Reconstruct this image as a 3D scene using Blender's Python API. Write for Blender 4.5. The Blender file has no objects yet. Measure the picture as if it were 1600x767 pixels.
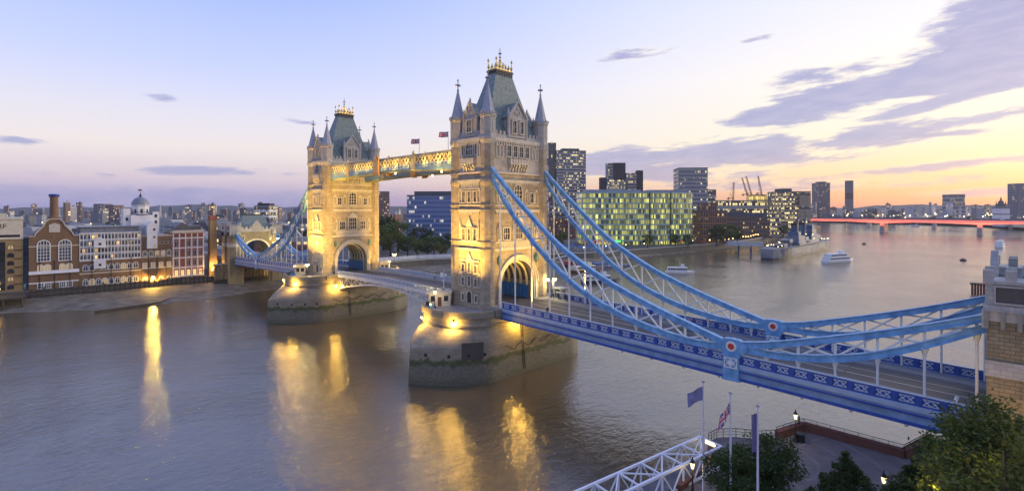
import bpy, bmesh, math, random
from math import sin, cos, pi, radians as R, atan2, sqrt, tan, exp
from mathutils import Vector, Matrix
random.seed(7)
S = bpy.context.scene
COL = S.collection
# ------------------------------------------------------------------ camera
CX, CD, H, PHI, F, YH = 92.56, 88.52, 37.46, R(44.93), 796.61, 326.13
cam_data = bpy.data.cameras.new('camera'); cam = bpy.data.objects.new('camera', cam_data); COL.objects.link(cam)
cam.location = (CX, -CD, H); cam.rotation_euler = (R(90), 0, PHI)
cam_data.sensor_width = 36; cam_data.lens = 36 * F / 1600
cam_data.shift_y = -(383.5 - YH) / 1600
cam_data.clip_start = 0.5; cam_data.clip_end = 40000
S.camera = cam
S.view_settings.view_transform = 'Standard'; S.view_settings.look = 'None'
S.view_settings.exposure = 0.18; S.view_settings.gamma = 1
S.cycles.use_denoising = True
S.cycles.max_bounces = 6; S.cycles.diffuse_bounces = 2; S.cycles.glossy_bounces = 3
S.cycles.transmission_bounces = 2; S.cycles.volume_bounces = 0; S.cycles.transparent_max_bounces = 4
S.cycles.caustics_reflective = False; S.cycles.caustics_refractive = False
S.cycles.sample_clamp_indirect = 6; S.cycles.sample_clamp_direct = 0

def lin(c):
    return tuple((x / 255 / 12.92) if x / 255 <= 0.04045 else ((x / 255 + 0.055) / 1.055) ** 2.4 for x in c) + (1,)

# ------------------------------------------------------------------ sky
W = bpy.data.worlds.new('World'); S.world = W; W.use_nodes = True
nt = W.node_tree; nt.nodes.clear()
SUN_EL = R(4); SUN_AZ_VEC = Vector((cos(PHI) * .9 - sin(PHI) * .42, sin(PHI) * .9 + cos(PHI) * .42, 0)).normalized()   # west-north-west, right of the view

class NT:
    def __init__(s, nt): s.nt = nt
    def n(s, typ, **kw):
        nd = s.nt.nodes.new(typ)
        for k, v in kw.items(): setattr(nd, k, v)
        return nd
    def lk(s, a, b): s.nt.links.new(a, b)
    def put(s, sock, v):
        if isinstance(v, (int, float)): sock.default_value = v
        elif isinstance(v, tuple): sock.default_value = v
        else: s.lk(v, sock)
    def m(s, op, a, b=0.0, c=0.0, clamp=False):
        nd = s.n('ShaderNodeMath', operation=op); nd.use_clamp = clamp
        s.put(nd.inputs[0], a); s.put(nd.inputs[1], b); s.put(nd.inputs[2], c)
        return nd.outputs[0]
    def ss(s, x, a, b, t0=0.0, t1=1.0, kind='SMOOTHSTEP'):
        nd = s.n('ShaderNodeMapRange', interpolation_type=kind)
        s.put(nd.inputs['Value'], x); nd.inputs['From Min'].default_value = a; nd.inputs['From Max'].default_value = b
        nd.inputs['To Min'].default_value = t0; nd.inputs['To Max'].default_value = t1
        return nd.outputs[0]
    def mix(s, f, a, b, blend='MIX'):
        nd = s.n('ShaderNodeMix', data_type='RGBA', blend_type=blend); nd.clamp_factor = True
        s.put(nd.inputs[0], f); s.put(nd.inputs[6], a); s.put(nd.inputs[7], b)
        return nd.outputs[2]
    def ramp(s, x, stops, interp='LINEAR'):
        nd = s.n('ShaderNodeValToRGB'); cr = nd.color_ramp; cr.interpolation = interp
        cr.elements[0].position, cr.elements[0].color = stops[0]
        cr.elements[1].position, cr.elements[1].color = stops[-1]
        for p, c in stops[1:-1]:
            e = cr.elements.new(p); e.color = c
        s.put(nd.inputs[0], x)
        return nd.outputs[0]

def build_sky():
    g = NT(nt)
    tc = g.n('ShaderNodeTexCoord')
    sep = g.n('ShaderNodeSeparateXYZ'); g.lk(tc.outputs['Generated'], sep.inputs[0])
    x, y, z = sep.outputs
    fw = g.m('ADD', g.m('MULTIPLY', x, -sin(PHI)), g.m('MULTIPLY', y, cos(PHI)))
    rt = g.m('ADD', g.m('MULTIPLY', x, cos(PHI)), g.m('MULTIPLY', y, sin(PHI)))
    az = g.m('ARCTAN2', rt, fw)                      # radians, right of north-west positive
    el = g.m('ARCSINE', g.m('MINIMUM', g.m('MAXIMUM', z, -1.0), 1.0))
    # clear sky: two elevation ramps, east (left) and west (right)
    e01 = g.m('DIVIDE', el, 0.60, clamp=True)
    east = g.ramp(e01, [(0.0, lin((150, 150, 200))), (0.035, lin((172, 164, 208))), (0.085, lin((214, 196, 212))), (0.17, lin((238, 224, 224))), (0.26, lin((228, 222, 236))),
                        (0.40, lin((200, 208, 250))), (0.62, lin((166, 186, 252))), (1.0, lin((140, 165, 246)))])
    west = g.ramp(e01, [(0.0, lin((236, 150, 118))), (0.035, lin((255, 182, 112))), (0.10, lin((250, 212, 166))), (0.22, lin((248, 232, 210))),
                        (0.38, lin((252, 240, 230))), (0.62, lin((232, 232, 250))), (1.0, lin((196, 206, 250)))])
    faz = g.ss(az, -0.55, 0.70)
    back = g.ss(g.m('ABSOLUTE', az), 1.3, 2.6, 1.0, 0.35)
    clear = g.mix(g.m('MULTIPLY', faz, back), east, west)
    # clouds: soft elongated banks in azimuth and elevation broken up by noise
    def ae(u, v):
        a = math.atan((u - 800) / F); return a, math.atan((YH - v) / F * cos(a))
    cv = g.n('ShaderNodeCombineXYZ'); g.lk(g.m('MULTIPLY', az, 5.0), cv.inputs[0]); g.lk(g.m('MULTIPLY', g.m('SUBTRACT', el, g.m('MULTIPLY', az, 0.06)), 24.0), cv.inputs[1])
    no = g.n('ShaderNodeTexNoise'); no.inputs['Scale'].default_value = 1.5; no.inputs['Detail'].default_value = 9; no.inputs['Roughness'].default_value = .58; no.inputs['Distortion'].default_value = .35
    g.lk(cv.outputs[0], no.inputs['Vector'])
    no2 = g.n('ShaderNodeTexNoise'); no2.inputs['Scale'].default_value = 3.2; no2.inputs['Detail'].default_value = 7; no2.inputs['Roughness'].default_value = .62
    g.lk(cv.outputs[0], no2.inputs['Vector'])
    CL = [(1580, 50, 125, 66, 12, 1.3), (1470, 112, 135, 38, 14, 1.1), (1290, 118, 110, 16, 4, .75), (1330, 148, 160, 26, 8, 1.05), (1225, 178, 95, 17, 0, .95),
          (1500, 152, 150, 13, 10, .95), (1385, 212, 210, 20, 6, .9), (1130, 238, 190, 24, 0, .95), (1010, 262, 190, 26, -2, .8), (1190, 290, 330, 14, 0, .55), (1470, 258, 190, 10, 4, .6),
          (990, 84, 62, 11, 3, .72), (257, 155, 36, 7, 0, .72), (1180, 60, 45, 7, 0, .55), (20, 218, 70, 9, 0, .7), (340, 268, 150, 9, 0, .6), (640, 262, 70, 6, 0, .55), (450, 188, 60, 5, -4, .5),
          (200, 306, 420, 17, 0, .75), (60, 270, 60, 6, 0, .55), (165, 274, 30, 6, 0, .55), (1560, 300, 200, 11, 0, .55)]
    tot = None
    for (u, v, su, sv, tilt, amp) in CL:
        a, e = ae(u, v); c2 = cos(a) ** 2
        sa, se = su / F * c2, sv / F * cos(a)
        da = g.m('SUBTRACT', az, a); de = g.m('SUBTRACT', el, e)
        t = R(tilt)
        p = g.m('ADD', g.m('MULTIPLY', da, cos(t) / sa), g.m('MULTIPLY', de, sin(t) / sa))
        q = g.m('SUBTRACT', g.m('MULTIPLY', de, cos(t) / se), g.m('MULTIPLY', da, sin(t) / se))
        r2 = g.m('ADD', g.m('MULTIPLY', p, p), g.m('MULTIPLY', q, q))
        w = g.m('MULTIPLY', g.m('EXPONENT', g.m('MULTIPLY', r2, -0.7)), amp)
        tot = w if tot is None else g.m('SMOOTH_MAX', tot, w, .12)
    tot = g.m('MINIMUM', tot, 1.15)
    fld = g.m('ADD', tot, g.m('ADD', g.m('MULTIPLY', g.m('SUBTRACT', no.outputs[0], .5), 1.7), g.m('MULTIPLY', g.m('SUBTRACT', no2.outputs[0], .5), 1.2)))
    nz = g.m('SUBTRACT', fld, tot); fld = g.m('ADD', tot, g.m('MULTIPLY', nz, g.ss(tot, .02, .5)))
    dens = g.ss(fld, .32, .72)
    rim = g.m('MULTIPLY', g.ss(fld, .2, .42), g.m('SUBTRACT', 1.0, g.ss(fld, .42, .66)))
    ccol = g.mix(faz, lin((156, 158, 206)), lin((150, 146, 194)))
    glow = g.m('MULTIPLY', g.ss(el, .14, .02), faz)
    ccol = g.mix(g.m('MULTIPLY', glow, .35), ccol, lin((214, 168, 176)))
    rim = g.m('MULTIPLY', rim, g.m('MULTIPLY', g.ss(tot, .25, .6), faz))
    cs = g.mix(g.m('MULTIPLY', rim, .5), clear, lin((255, 238, 214)))
    ccol = g.mix(g.ss(no2.outputs[0], .36, .66), g.mix(.16, ccol, (.22, .21, .40, 1)), g.mix(.14, ccol, lin((236, 214, 216))))
    cs = g.mix(g.m('MULTIPLY', dens, .92), cs, ccol)
    bg1 = g.n('ShaderNodeBackground'); g.lk(cs, bg1.inputs[0]); bg1.inputs[1].default_value = 0.90
    sk = g.n('ShaderNodeTexSky', sky_type='NISHITA'); sk.sun_disc = False
    sk.sun_elevation = SUN_EL; sk.sun_rotation = math.atan2(SUN_AZ_VEC.x, SUN_AZ_VEC.y)
    sk.air_density = 1; sk.dust_density = 1; sk.ozone_density = 2
    bg2 = g.n('ShaderNodeBackground'); g.lk(sk.outputs[0], bg2.inputs[0]); bg2.inputs[1].default_value = 0.05
    add = g.n('ShaderNodeAddShader'); g.lk(bg1.outputs[0], add.inputs[0]); g.lk(bg2.outputs[0], add.inputs[1])
    out = g.n('ShaderNodeOutputWorld'); g.lk(add.outputs[0], out.inputs[0])
build_sky()
W.cycles.sampling_method = 'MANUAL'; W.cycles.sample_map_resolution = 1024
sun_data = bpy.data.lights.new('sun', 'SUN'); sun = bpy.data.objects.new('sun', sun_data); COL.objects.link(sun)
sun_data.energy = 2.0; sun_data.angle = R(25); sun_data.color = (1.0, .80, .55)
sd = Vector((.93, -.05, 0)).normalized()
sun_dir = Vector((SUN_AZ_VEC.x, SUN_AZ_VEC.y, tan(SUN_EL + R(8))))
sun.rotation_euler = sun_dir.to_track_quat('Z', 'Y').to_euler()

# ------------------------------------------------------------------ pixel helpers (world positions measured from the photograph)
def at(u, dep):
    r = (u - 800) / F * dep
    return CX + r * cos(PHI) - dep * sin(PHI), -CD + r * sin(PHI) + dep * cos(PHI)
def zat(v, dep): return H - (v - YH) * dep / F
def onz(u, v, z):
    dep = -F * (z - H) / (v - YH); return at(u, dep)
def depth(x, y): return -(x - CX) * sin(PHI) + (y + CD) * cos(PHI)
def onX(u, v, X):
    t = (u - 800) / F; k = (X - CX) / (t * cos(PHI) - sin(PHI)); return -CD + k * (t * sin(PHI) + cos(PHI)), H - (v - YH) * k / F
def onY(u, v, Y):
    t = (u - 800) / F; k = (Y + CD) / (t * sin(PHI) + cos(PHI)); return CX + k * (t * cos(PHI) - sin(PHI)), H - (v - YH) * k / F

# ------------------------------------------------------------------ materials
MATS = {}
def mat(name, c, rough=.7, var=.18, scale=.6, metal=0., c2=None, emit=None, es=0., spec=.4, bump=0., bscale=8., detail=4, island=0.):
    if name in MATS: return MATS[name]
    m = bpy.data.materials.new(name); m.use_nodes = True; g = NT(m.node_tree); m.node_tree.nodes.clear()
    out = g.n('ShaderNodeOutputMaterial'); b = g.n('ShaderNodeBsdfPrincipled'); g.lk(b.outputs[0], out.inputs[0])
    tc = g.n('ShaderNodeTexCoord')
    no = g.n('ShaderNodeTexNoise'); no.inputs['Scale'].default_value = scale; no.inputs['Detail'].default_value = detail; g.lk(tc.outputs['Object'], no.inputs['Vector'])
    a = tuple(x * (1 - var) for x in c) + (1,); d = tuple(min(1, x * (1 + var)) for x in (c2 or c)) + (1,)
    f = g.ss(no.outputs[0], .3, .7, kind='LINEAR')
    col = g.mix(f, a, d)
    if island:
        ge = g.n('ShaderNodeNewGeometry')
        col = g.mix(g.m('MULTIPLY', ge.outputs['Random Per Island'], island), col, tuple(min(1, x * 2.2) for x in c) + (1,))
        rr = g.m('ADD', g.m('MULTIPLY', ge.outputs['Random Per Island'], .9), .45)
        hv = g.n('ShaderNodeHueSaturation'); g.lk(col, hv.inputs['Color']); g.lk(rr, hv.inputs['Value']); col = hv.outputs[0]
    g.lk(col, b.inputs['Base Color'])
    b.inputs['Roughness'].default_value = rough; b.inputs['Metallic'].default_value = metal; b.inputs['Specular IOR Level'].default_value = spec
    if bump:
        nb = g.n('ShaderNodeTexNoise'); nb.inputs['Scale'].default_value = bscale; nb.inputs['Detail'].default_value = 5; g.lk(tc.outputs['Object'], nb.inputs['Vector'])
        bp = g.n('ShaderNodeBump'); bp.inputs['Strength'].default_value = bump; bp.inputs['Distance'].default_value = .1
        g.lk(nb.outputs[0], bp.inputs['Height']); g.lk(bp.outputs[0], b.inputs['Normal'])
    if emit:
        b.inputs['Emission Color'].default_value = tuple(emit) + (1,); b.inputs['Emission Strength'].default_value = es
    MATS[name] = m
    return m

def blockmat(name, c1, c2, mortar, bw=1.2, bh=.5, rough=.8, stain=.25, ms=.02, tide=False, bump=.4):
    """coursed masonry: blocks laid along (x+y, z) of the object"""
    if name in MATS: return MATS[name]
    m = bpy.data.materials.new(name); m.use_nodes = True; g = NT(m.node_tree); m.node_tree.nodes.clear()
    out = g.n('ShaderNodeOutputMaterial'); b = g.n('ShaderNodeBsdfPrincipled'); g.lk(b.outputs[0], out.inputs[0])
    tc = g.n('ShaderNodeTexCoord'); sp = g.n('ShaderNodeSeparateXYZ'); g.lk(tc.outputs['Object'], sp.inputs[0])
    cb = g.n('ShaderNodeCombineXYZ'); g.lk(g.m('ADD', sp.outputs[0], sp.outputs[1]), cb.inputs[0]); g.lk(sp.outputs[2], cb.inputs[1])
    br = g.n('ShaderNodeTexBrick'); g.lk(cb.outputs[0], br.inputs['Vector'])
    br.inputs['Color1'].default_value = tuple(c1) + (1,); br.inputs['Color2'].default_value = tuple(c2) + (1,); br.inputs['Mortar'].default_value = tuple(mortar) + (1,)
    br.inputs['Scale'].default_value = 1; br.inputs['Brick Width'].default_value = bw; br.inputs['Row Height'].default_value = bh
    br.inputs['Mortar Size'].default_value = ms; br.inputs['Mortar Smooth'].default_value = .3; br.inputs['Bias'].default_value = -.1
    no = g.n('ShaderNodeTexNoise'); no.inputs['Scale'].default_value = .35; no.inputs['Detail'].default_value = 7; no.inputs['Roughness'].default_value = .65; g.lk(tc.outputs['Object'], no.inputs['Vector'])
    # rain streaks: noise stretched vertically
    mp = g.n('ShaderNodeMapping'); mp.inputs['Scale'].default_value = (1.6, 1.6, .12); g.lk(tc.outputs['Object'], mp.inputs[0])
    n2 = g.n('ShaderNodeTexNoise'); n2.inputs['Scale'].default_value = 1; n2.inputs['Detail'].default_value = 5; g.lk(mp.outputs[0], n2.inputs['Vector'])
    f = g.m('MULTIPLY', g.ss(no.outputs[0], .35, .75), stain)
    col = g.mix(f, br.outputs[0], tuple(x * .35 for x in c1) + (1,))
    col = g.mix(g.m('MULTIPLY', g.ss(n2.outputs[0], .48, .75), stain * .9), col, tuple(x * .4 for x in c1) + (1,))
    rgh = rough
    if tide:
        ge = g.n('ShaderNodeNewGeometry'); s2 = g.n('ShaderNodeSeparateXYZ'); g.lk(ge.outputs['Position'], s2.inputs[0])
        hz = g.m('ADD', s2.outputs[2], g.m('MULTIPLY', g.m('SUBTRACT', no.outputs[0], .5), 4.2))
        n3 = g.n('ShaderNodeTexNoise'); n3.inputs['Scale'].default_value = 2.2; n3.inputs['Detail'].default_value = 6; g.lk(ge.outputs['Position'], n3.inputs['Vector'])
        hz = g.m('ADD', hz, g.m('MULTIPLY', g.m('SUBTRACT', n3.outputs[0], .5), 1.0))
        wet = g.ss(hz, 5.6, 4.6)
        wcol = g.mix(g.ss(n3.outputs[0], .35, .7), (.135, .125, .095, 1), (.20, .185, .135, 1))
        wcol = g.mix(g.m('MULTIPLY', g.ss(hz, 2.0, .4), .6), wcol, (.09, .095, .05, 1))
        wcol = g.mix(g.m('MULTIPLY', br.outputs[1], .6), wcol, (.06, .055, .04, 1))
        col = g.mix(wet, col, wcol)
        slime = g.m('MULTIPLY', g.ss(hz, 3.9, 4.5), g.ss(hz, 5.9, 4.9))
        col = g.mix(g.m('MULTIPLY', slime, .85), col, (.055, .075, .018, 1))
        rgh = g.ss(wet, 0, 1, rough, .55)
    g.lk(col, b.inputs['Base Color'])
    g.put(b.inputs['Roughness'], rgh); b.inputs['Specular IOR Level'].default_value = .3
    bp = g.n('ShaderNodeBump'); bp.inputs['Strength'].default_value = bump; bp.inputs['Distance'].default_value = .05
    hh = g.m('ADD', g.m('MULTIPLY', br.outputs[1], -1.0), g.m('MULTIPLY', no.outputs[0], .8))
    g.lk(hh, bp.inputs['Height']); g.lk(bp.outputs[0], b.inputs['Normal'])
    MATS[name] = m
    return m

def winmat(name, pane, frame, lit, pw=1.5, ph=3.0, fw=.12, litfrac=.35, es=1.6, rough=.12, row=True, fh=.1, soft=False):
    """glazing laid out in panes along (x+y, z) of the object; some panes have their room lamps on"""
    if name in MATS: return MATS[name]
    m = bpy.data.materials.new(name); m.use_nodes = True; g = NT(m.node_tree); m.node_tree.nodes.clear()
    out = g.n('ShaderNodeOutputMaterial'); b = g.n('ShaderNodeBsdfPrincipled'); g.lk(b.outputs[0], out.inputs[0])
    tc = g.n('ShaderNodeTexCoord'); sp = g.n('ShaderNodeSeparateXYZ'); g.lk(tc.outputs['Object'], sp.inputs[0])
    xx = g.m('DIVIDE', g.m('ADD', sp.outputs[0], sp.outputs[1]), pw); zz = g.m('DIVIDE', sp.outputs[2], ph)
    fx, fz = g.m('FRACT', xx), g.m('FRACT', zz); ix, iz = g.m('FLOOR', xx), g.m('FLOOR', zz)
    oi = g.n('ShaderNodeObjectInfo')
    cv = g.n('ShaderNodeCombineXYZ'); g.lk(ix, cv.inputs[0]); g.lk(iz, cv.inputs[1]); g.lk(g.m('MULTIPLY', oi.outputs['Random'], 91.0), cv.inputs[2])
    wn = g.n('ShaderNodeTexWhiteNoise', noise_dimensions='3D'); g.lk(cv.outputs[0], wn.inputs['Vector'])
    cl = g.n('ShaderNodeTexNoise'); cl.inputs['Scale'].default_value = .17; cl.inputs['Detail'].default_value = 2; g.lk(cv.outputs[0], cl.inputs['Vector'])
    on = g.m('LESS_THAN', g.m('ADD', wn.outputs['Value'], g.m('MULTIPLY', g.m('SUBTRACT', .5, cl.outputs[0]), 1.6)), litfrac)
    if soft:      # many dim rooms, some bright ones, brightness drifting along the floors
        on = g.m('MULTIPLY', g.m('POWER', wn.outputs['Value'], 1.6), g.ss(cl.outputs[0], .30, .62, .12, 1.5, kind='LINEAR'))
    ins = g.m('MULTIPLY', g.m('GREATER_THAN', fx, fw), g.m('GREATER_THAN', fz, fh))
    col = g.mix(ins, tuple(frame) + (1,), tuple(pane) + (1,))
    g.lk(col, b.inputs['Base Color'])
    g.lk(g.ss(ins, 0, 1, .6, rough), b.inputs['Roughness']); b.inputs['Specular IOR Level'].default_value = .6
    # rooms are brighter towards their ceiling lamps and differ from each other
    sc = g.m('MULTIPLY', g.m('MULTIPLY', on, ins), g.m('ADD', .25, g.m('MULTIPLY', g.m('FRACT', g.m('MULTIPLY', wn.outputs['Value'], 17.3)), .9)))
    sc = g.m('MULTIPLY', sc, g.ss(fz, .1, .9, .45, 1.15))
    g.lk(g.m('MULTIPLY', sc, es), b.inputs['Emission Strength'])
    b.inputs['Emission Color'].default_value = tuple(lit) + (1,)
    MATS[name] = m
    return m

# ------------------------------------------------------------------ mesh builder
class MB:
    def __init__(s, o=(0, 0, 0)): s.v = []; s.f = []; s.mi = []; s.o = Vector(o); s.k = 0
    def add(s, vs, fs):
        b = len(s.v); s.v += [Vector(v) for v in vs]
        for f in fs: s.f.append([b + i for i in f]); s.mi.append(s.k)
        return s
    def box(s, x0, x1, y0, y1, z0, z1):
        return s.add([(x0, y0, z0), (x1, y0, z0), (x1, y1, z0), (x0, y1, z0), (x0, y0, z1), (x1, y0, z1), (x1, y1, z1), (x0, y1, z1)],
                     [(3, 2, 1, 0), (4, 5, 6, 7), (0, 1, 5, 4), (1, 2, 6, 5), (2, 3, 7, 6), (3, 0, 4, 7)])
    def prism(s, p, z0, z1, cap=True):
        n = len(p); vs = [(a, b, z0) for a, b in p] + [(a, b, z1) for a, b in p]
        fs = [(i, (i + 1) % n, n + (i + 1) % n, n + i) for i in range(n)]
        if cap: fs += [tuple(range(n))[::-1], tuple(range(n, 2 * n))]
        return s.add(vs, fs)
    def ext(s, p, y0, y1):                            # polygon in x,z pushed along y
        n = len(p); vs = [(a, y0, b) for a, b in p] + [(a, y1, b) for a, b in p]
        return s.add(vs, [(i, (i + 1) % n, n + (i + 1) % n, n + i)[::-1] for i in range(n)] + [tuple(range(n)), tuple(range(n, 2 * n))[::-1]])
    def extx(s, p, x0, x1):                           # polygon in y,z pushed along x
        n = len(p); vs = [(x0, a, b) for a, b in p] + [(x1, a, b) for a, b in p]
        return s.add(vs, [(i, (i + 1) % n, n + (i + 1) % n, n + i) for i in range(n)] + [tuple(range(n))[::-1], tuple(range(n, 2 * n))])
    def comb(s, axis, a, b, t0, t1, z0, z1, teeth, z2):
        """wall t0..t1 between z0 and z1 with teeth [(ta, tb)] reaching z2 (up or down), pushed from a to b along axis"""
        far = [(t0, z0), (t1, z0)] if z2 > z1 else [(t0, z1), (t1, z1)]
        e = z1 if z2 > z1 else z0
        p = far + [(t1, e)]
        for ta, tb in sorted(teeth, reverse=True): p += [(tb, e), (tb, z2), (ta, z2), (ta, e)]
        p += [(t0, e)]
        q = [p[0]]
        for c in p[1:]:
            if abs(c[0] - q[-1][0]) + abs(c[1] - q[-1][1]) > 1e-5: q.append(c)
        if abs(q[0][0] - q[-1][0]) + abs(q[0][1] - q[-1][1]) < 1e-5: q.pop()
        return s.extx(q, a, b) if axis == 'x' else s.ext(q, a, b)
    def lathe(s, pr, n=12, cx=0, cy=0, rot=0., cap=True, sx=1., sy=1.):
        vs = []
        for r, z in pr:
            for i in range(n):
                a = rot + 2 * pi * i / n; vs.append((cx + r * cos(a) * sx, cy + r * sin(a) * sy, z))
        fs = []
        for j in range(len(pr) - 1):
            for i in range(n):
                k = (i + 1) % n; fs.append((j * n + i, j * n + k, (j + 1) * n + k, (j + 1) * n + i))
        if cap: fs += [tuple(range(n))[::-1], tuple(range((len(pr) - 1) * n, len(pr) * n))]
        return s.add(vs, fs)
    def loft(s, rings, cap=True, closed=True):
        n = len(rings[0]); vs = [p for r in rings for p in r]; fs = []
        for j in range(len(rings) - 1):
            for i in range(n if closed else n - 1):
                k = (i + 1) % n; fs.append((j * n + i, j * n + k, (j + 1) * n + k, (j + 1) * n + i))
        if cap: fs += [tuple(range(n))[::-1], tuple(range((len(rings) - 1) * n, len(rings) * n))]
        return s.add(vs, fs)
    def bar(s, p, q, w, h=None):                      # rectangular bar: w sideways, h in the vertical plane
        p, q = Vector(p), Vector(q); h = h or w; d = (q - p)
        if d.length < 1e-6: return s
        d.normalize(); sd = d.cross(Vector((0, 0, 1)))
        if sd.length < 1e-3: sd = Vector((1, 0, 0))
        sd.normalize(); up = sd.cross(d); a, b = sd * w / 2, up * h / 2
        c = [-a - b, a - b, a + b, -a + b]
        return s.add([p + x for x in c] + [q + x for x in c], [(3, 2, 1, 0), (4, 5, 6, 7), (0, 1, 5, 4), (1, 2, 6, 5), (2, 3, 7, 6), (3, 0, 4, 7)])
    def tube(s, pts, r, n=8):
        pts = [Vector(p) for p in pts]; rings = []
        for i, p in enumerate(pts):
            d = (pts[min(i + 1, len(pts) - 1)] - pts[max(i - 1, 0)]).normalized()
            a = d.cross(Vector((0, 0, 1)))
            if a.length < 1e-3: a = Vector((1, 0, 0))
            a.normalize(); b = a.cross(d); rr = r[i] if isinstance(r, (list, tuple)) else r
            rings.append([p + (a * cos(2 * pi * k / n) + b * sin(2 * pi * k / n)) * rr for k in range(n)])
        return s.loft(rings)
    def sphere(s, c, r, n=10, m=7, sz=1.):
        return s.lathe([(max(.001, r * sin(pi * j / m)), c[2] - r * sz * cos(pi * j / m)) for j in range(m + 1)], n, c[0], c[1])
    def merge(s, o, mtx):
        b = len(s.v); s.v += [mtx @ v for v in o.v]
        for f, k in zip(o.f, o.mi): s.f.append([b + i for i in f]); s.mi.append(k)
        return s
    def mesh(s, name, mats, smooth=False, recalc=True):
        me = bpy.data.meshes.new(name)
        me.from_pydata([tuple(v - s.o) for v in s.v], [], s.f)
        for m in (mats if isinstance(mats, (list, tuple)) else [mats]): me.materials.append(m)
        me.polygons.foreach_set('material_index', s.mi)
        if recalc:
            bm = bmesh.new(); bm.from_mesh(me); bmesh.ops.recalc_face_normals(bm, faces=bm.faces[:]); bm.to_mesh(me); bm.free()
        if smooth:
            me.polygons.foreach_set('use_smooth', [True] * len(me.polygons))
            try: me.set_sharp_from_angle(angle=R(38))
            except Exception: pass
        me.update()
        return me
    def build(s, name, mats, parent=None, smooth=False, recalc=True):
        return link(name, s.mesh(name, mats, smooth, recalc), parent)

def link(name, me, parent=None, loc=(0, 0, 0), rz=0.):
    o = bpy.data.objects.new(name, me); COL.objects.link(o)
    o.location = loc; o.rotation_euler = (0, 0, rz)
    if parent is not None: o.parent = parent
    return o
def tag(o, label=None, cat=None, group=None, kind=None):
    if label: o['label'] = label
    if cat: o['category'] = cat
    if group: o['group'] = group
    if kind: o['kind'] = kind
    return o
def thing(name, label, cat, loc=(0, 0, 0), rz=0., group=None):
    o = bpy.data.objects.new(name, None); COL.objects.link(o); o.location = loc; o.rotation_euler = (0, 0, rz)
    o.empty_display_size = .5
    return tag(o, label, cat, group)
KIDS = {}
def kids(o): return [c for c in COL.objects if c.parent == o]
def copy_tree(o, parent=None, index=None):
    if index is None:
        index = {}
        for c in COL.objects:
            if c.parent: index.setdefault(c.parent.name, []).append(c)
    c = o.copy(); COL.objects.link(c)
    if parent is not None: c.parent = parent
    for ch in index.get(o.name, []): copy_tree(ch, c, index)
    return c
def struct(o): return tag(o, kind='structure')

def smooth_curve(pts, xs):
    """monotone cubic through pts"""
    n = len(pts); X = [p[0] for p in pts]; Y = [p[1] for p in pts]
    d = [(Y[i + 1] - Y[i]) / (X[i + 1] - X[i]) for i in range(n - 1)]
    t = [d[0]] + [(d[i - 1] * (X[i + 1] - X[i]) + d[i] * (X[i] - X[i - 1])) / (X[i + 1] - X[i - 1]) for i in range(1, n - 1)] + [d[-1]]
    r = []
    for x in xs:
        i = min(max(0, next((k for k in range(n - 1) if x <= X[k + 1]), n - 2)), n - 2)
        h = X[i + 1] - X[i]; s = (x - X[i]) / h
        r.append((2 * s ** 3 - 3 * s * s + 1) * Y[i] + (s ** 3 - 2 * s * s + s) * h * t[i] + (-2 * s ** 3 + 3 * s * s) * Y[i + 1] + (s ** 3 - s * s) * h * t[i + 1])
    return r
def light(kind, loc, col, energy, parent=None, aim=None, size=.3, spot=None, blend=.6, name='lamp_light', sy=None):
    d = bpy.data.lights.new(name, kind); d.energy = energy; d.color = col
    if kind == 'AREA':
        d.size = size
        if sy: d.shape = 'RECTANGLE'; d.size_y = sy
    else: d.shadow_soft_size = size
    if spot: d.spot_size = R(spot); d.spot_blend = blend
    o = bpy.data.objects.new(name, d); COL.objects.link(o); o.location = loc
    if aim is not None: o.rotation_euler = (Vector(loc) - Vector(aim)).to_track_quat('Z', 'Y').to_euler()
    if parent is not None: o.parent = parent
    return o
YEL = (1.0, .57, .09); WARM = (1.0, .74, .36)

# palette
STONE = blockmat('granite_courses', (.43, .37, .27), (.29, .25, .18), (.19, .165, .12), 1.25, .52, stain=.42)
PALE = mat('portland_dressings', (.52, .48, .40), .75, .14, 1.3, bump=.2, bscale=3)
TOPST = blockmat('upper_stone', (.50, .475, .43), (.40, .38, .345), (.28, .265, .24), 1.0, .5, stain=.3)
PIERM = blockmat('pier_masonry', (.35, .305, .215), (.28, .245, .175), (.17, .15, .11), 2.2, .85, stain=.38, tide=True, ms=.035)
SLATE = mat('green_slate_roof', (.165, .215, .205), .6, .22, 1.6, c2=(.20, .25, .235), bump=.3, bscale=5)
LEAD = mat('spire_stone', (.36, .37, .40), .7, .15, 1.5)
GOLD = mat('gilded_metal', (.85, .58, .16), .3, .1, 3, metal=.85)
DARKG = mat('dark_window_glass', (.025, .028, .035), .08, .2, .5, spec=.7)
BLUE = mat('bridge_sky_blue_paint', (.13, .33, .58), .45, .2, .9, c2=(.19, .38, .60), bump=.1)
DBLUE = mat('bridge_deep_blue_paint', (.035, .085, .34), .45, .2, .8)
WHITE = mat('white_paint', (.74, .74, .72), .45, .07, .7)
CREAM = mat('cream_paint', (.70, .64, .44), .5, .08, .6)
RED = mat('red_paint', (.55, .05, .03), .4, .1, 1)
ASPH = mat('road_asphalt', (.075, .073, .075), .75, .22, .35, bump=.15, bscale=20)
PAVE = mat('footway_paving', (.24, .235, .23), .8, .12, .6)
BLACK = mat('black_iron', (.018, .018, .02), .5, .2, 2)
DSTEEL = mat('dark_blue_steel', (.03, .06, .15), .5, .2, .5)
GREY = mat('grey_steel', (.25, .27, .3), .5, .15, .8)
BULB = mat('lamp_glass_lit', (.9, .8, .5), .3, .02, 1, emit=(1, .78, .35), es=14)
BULBY = mat('flood_lamp_lit', (.9, .8, .5), .3, .02, 1, emit=(1, .72, .22), es=28)
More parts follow.
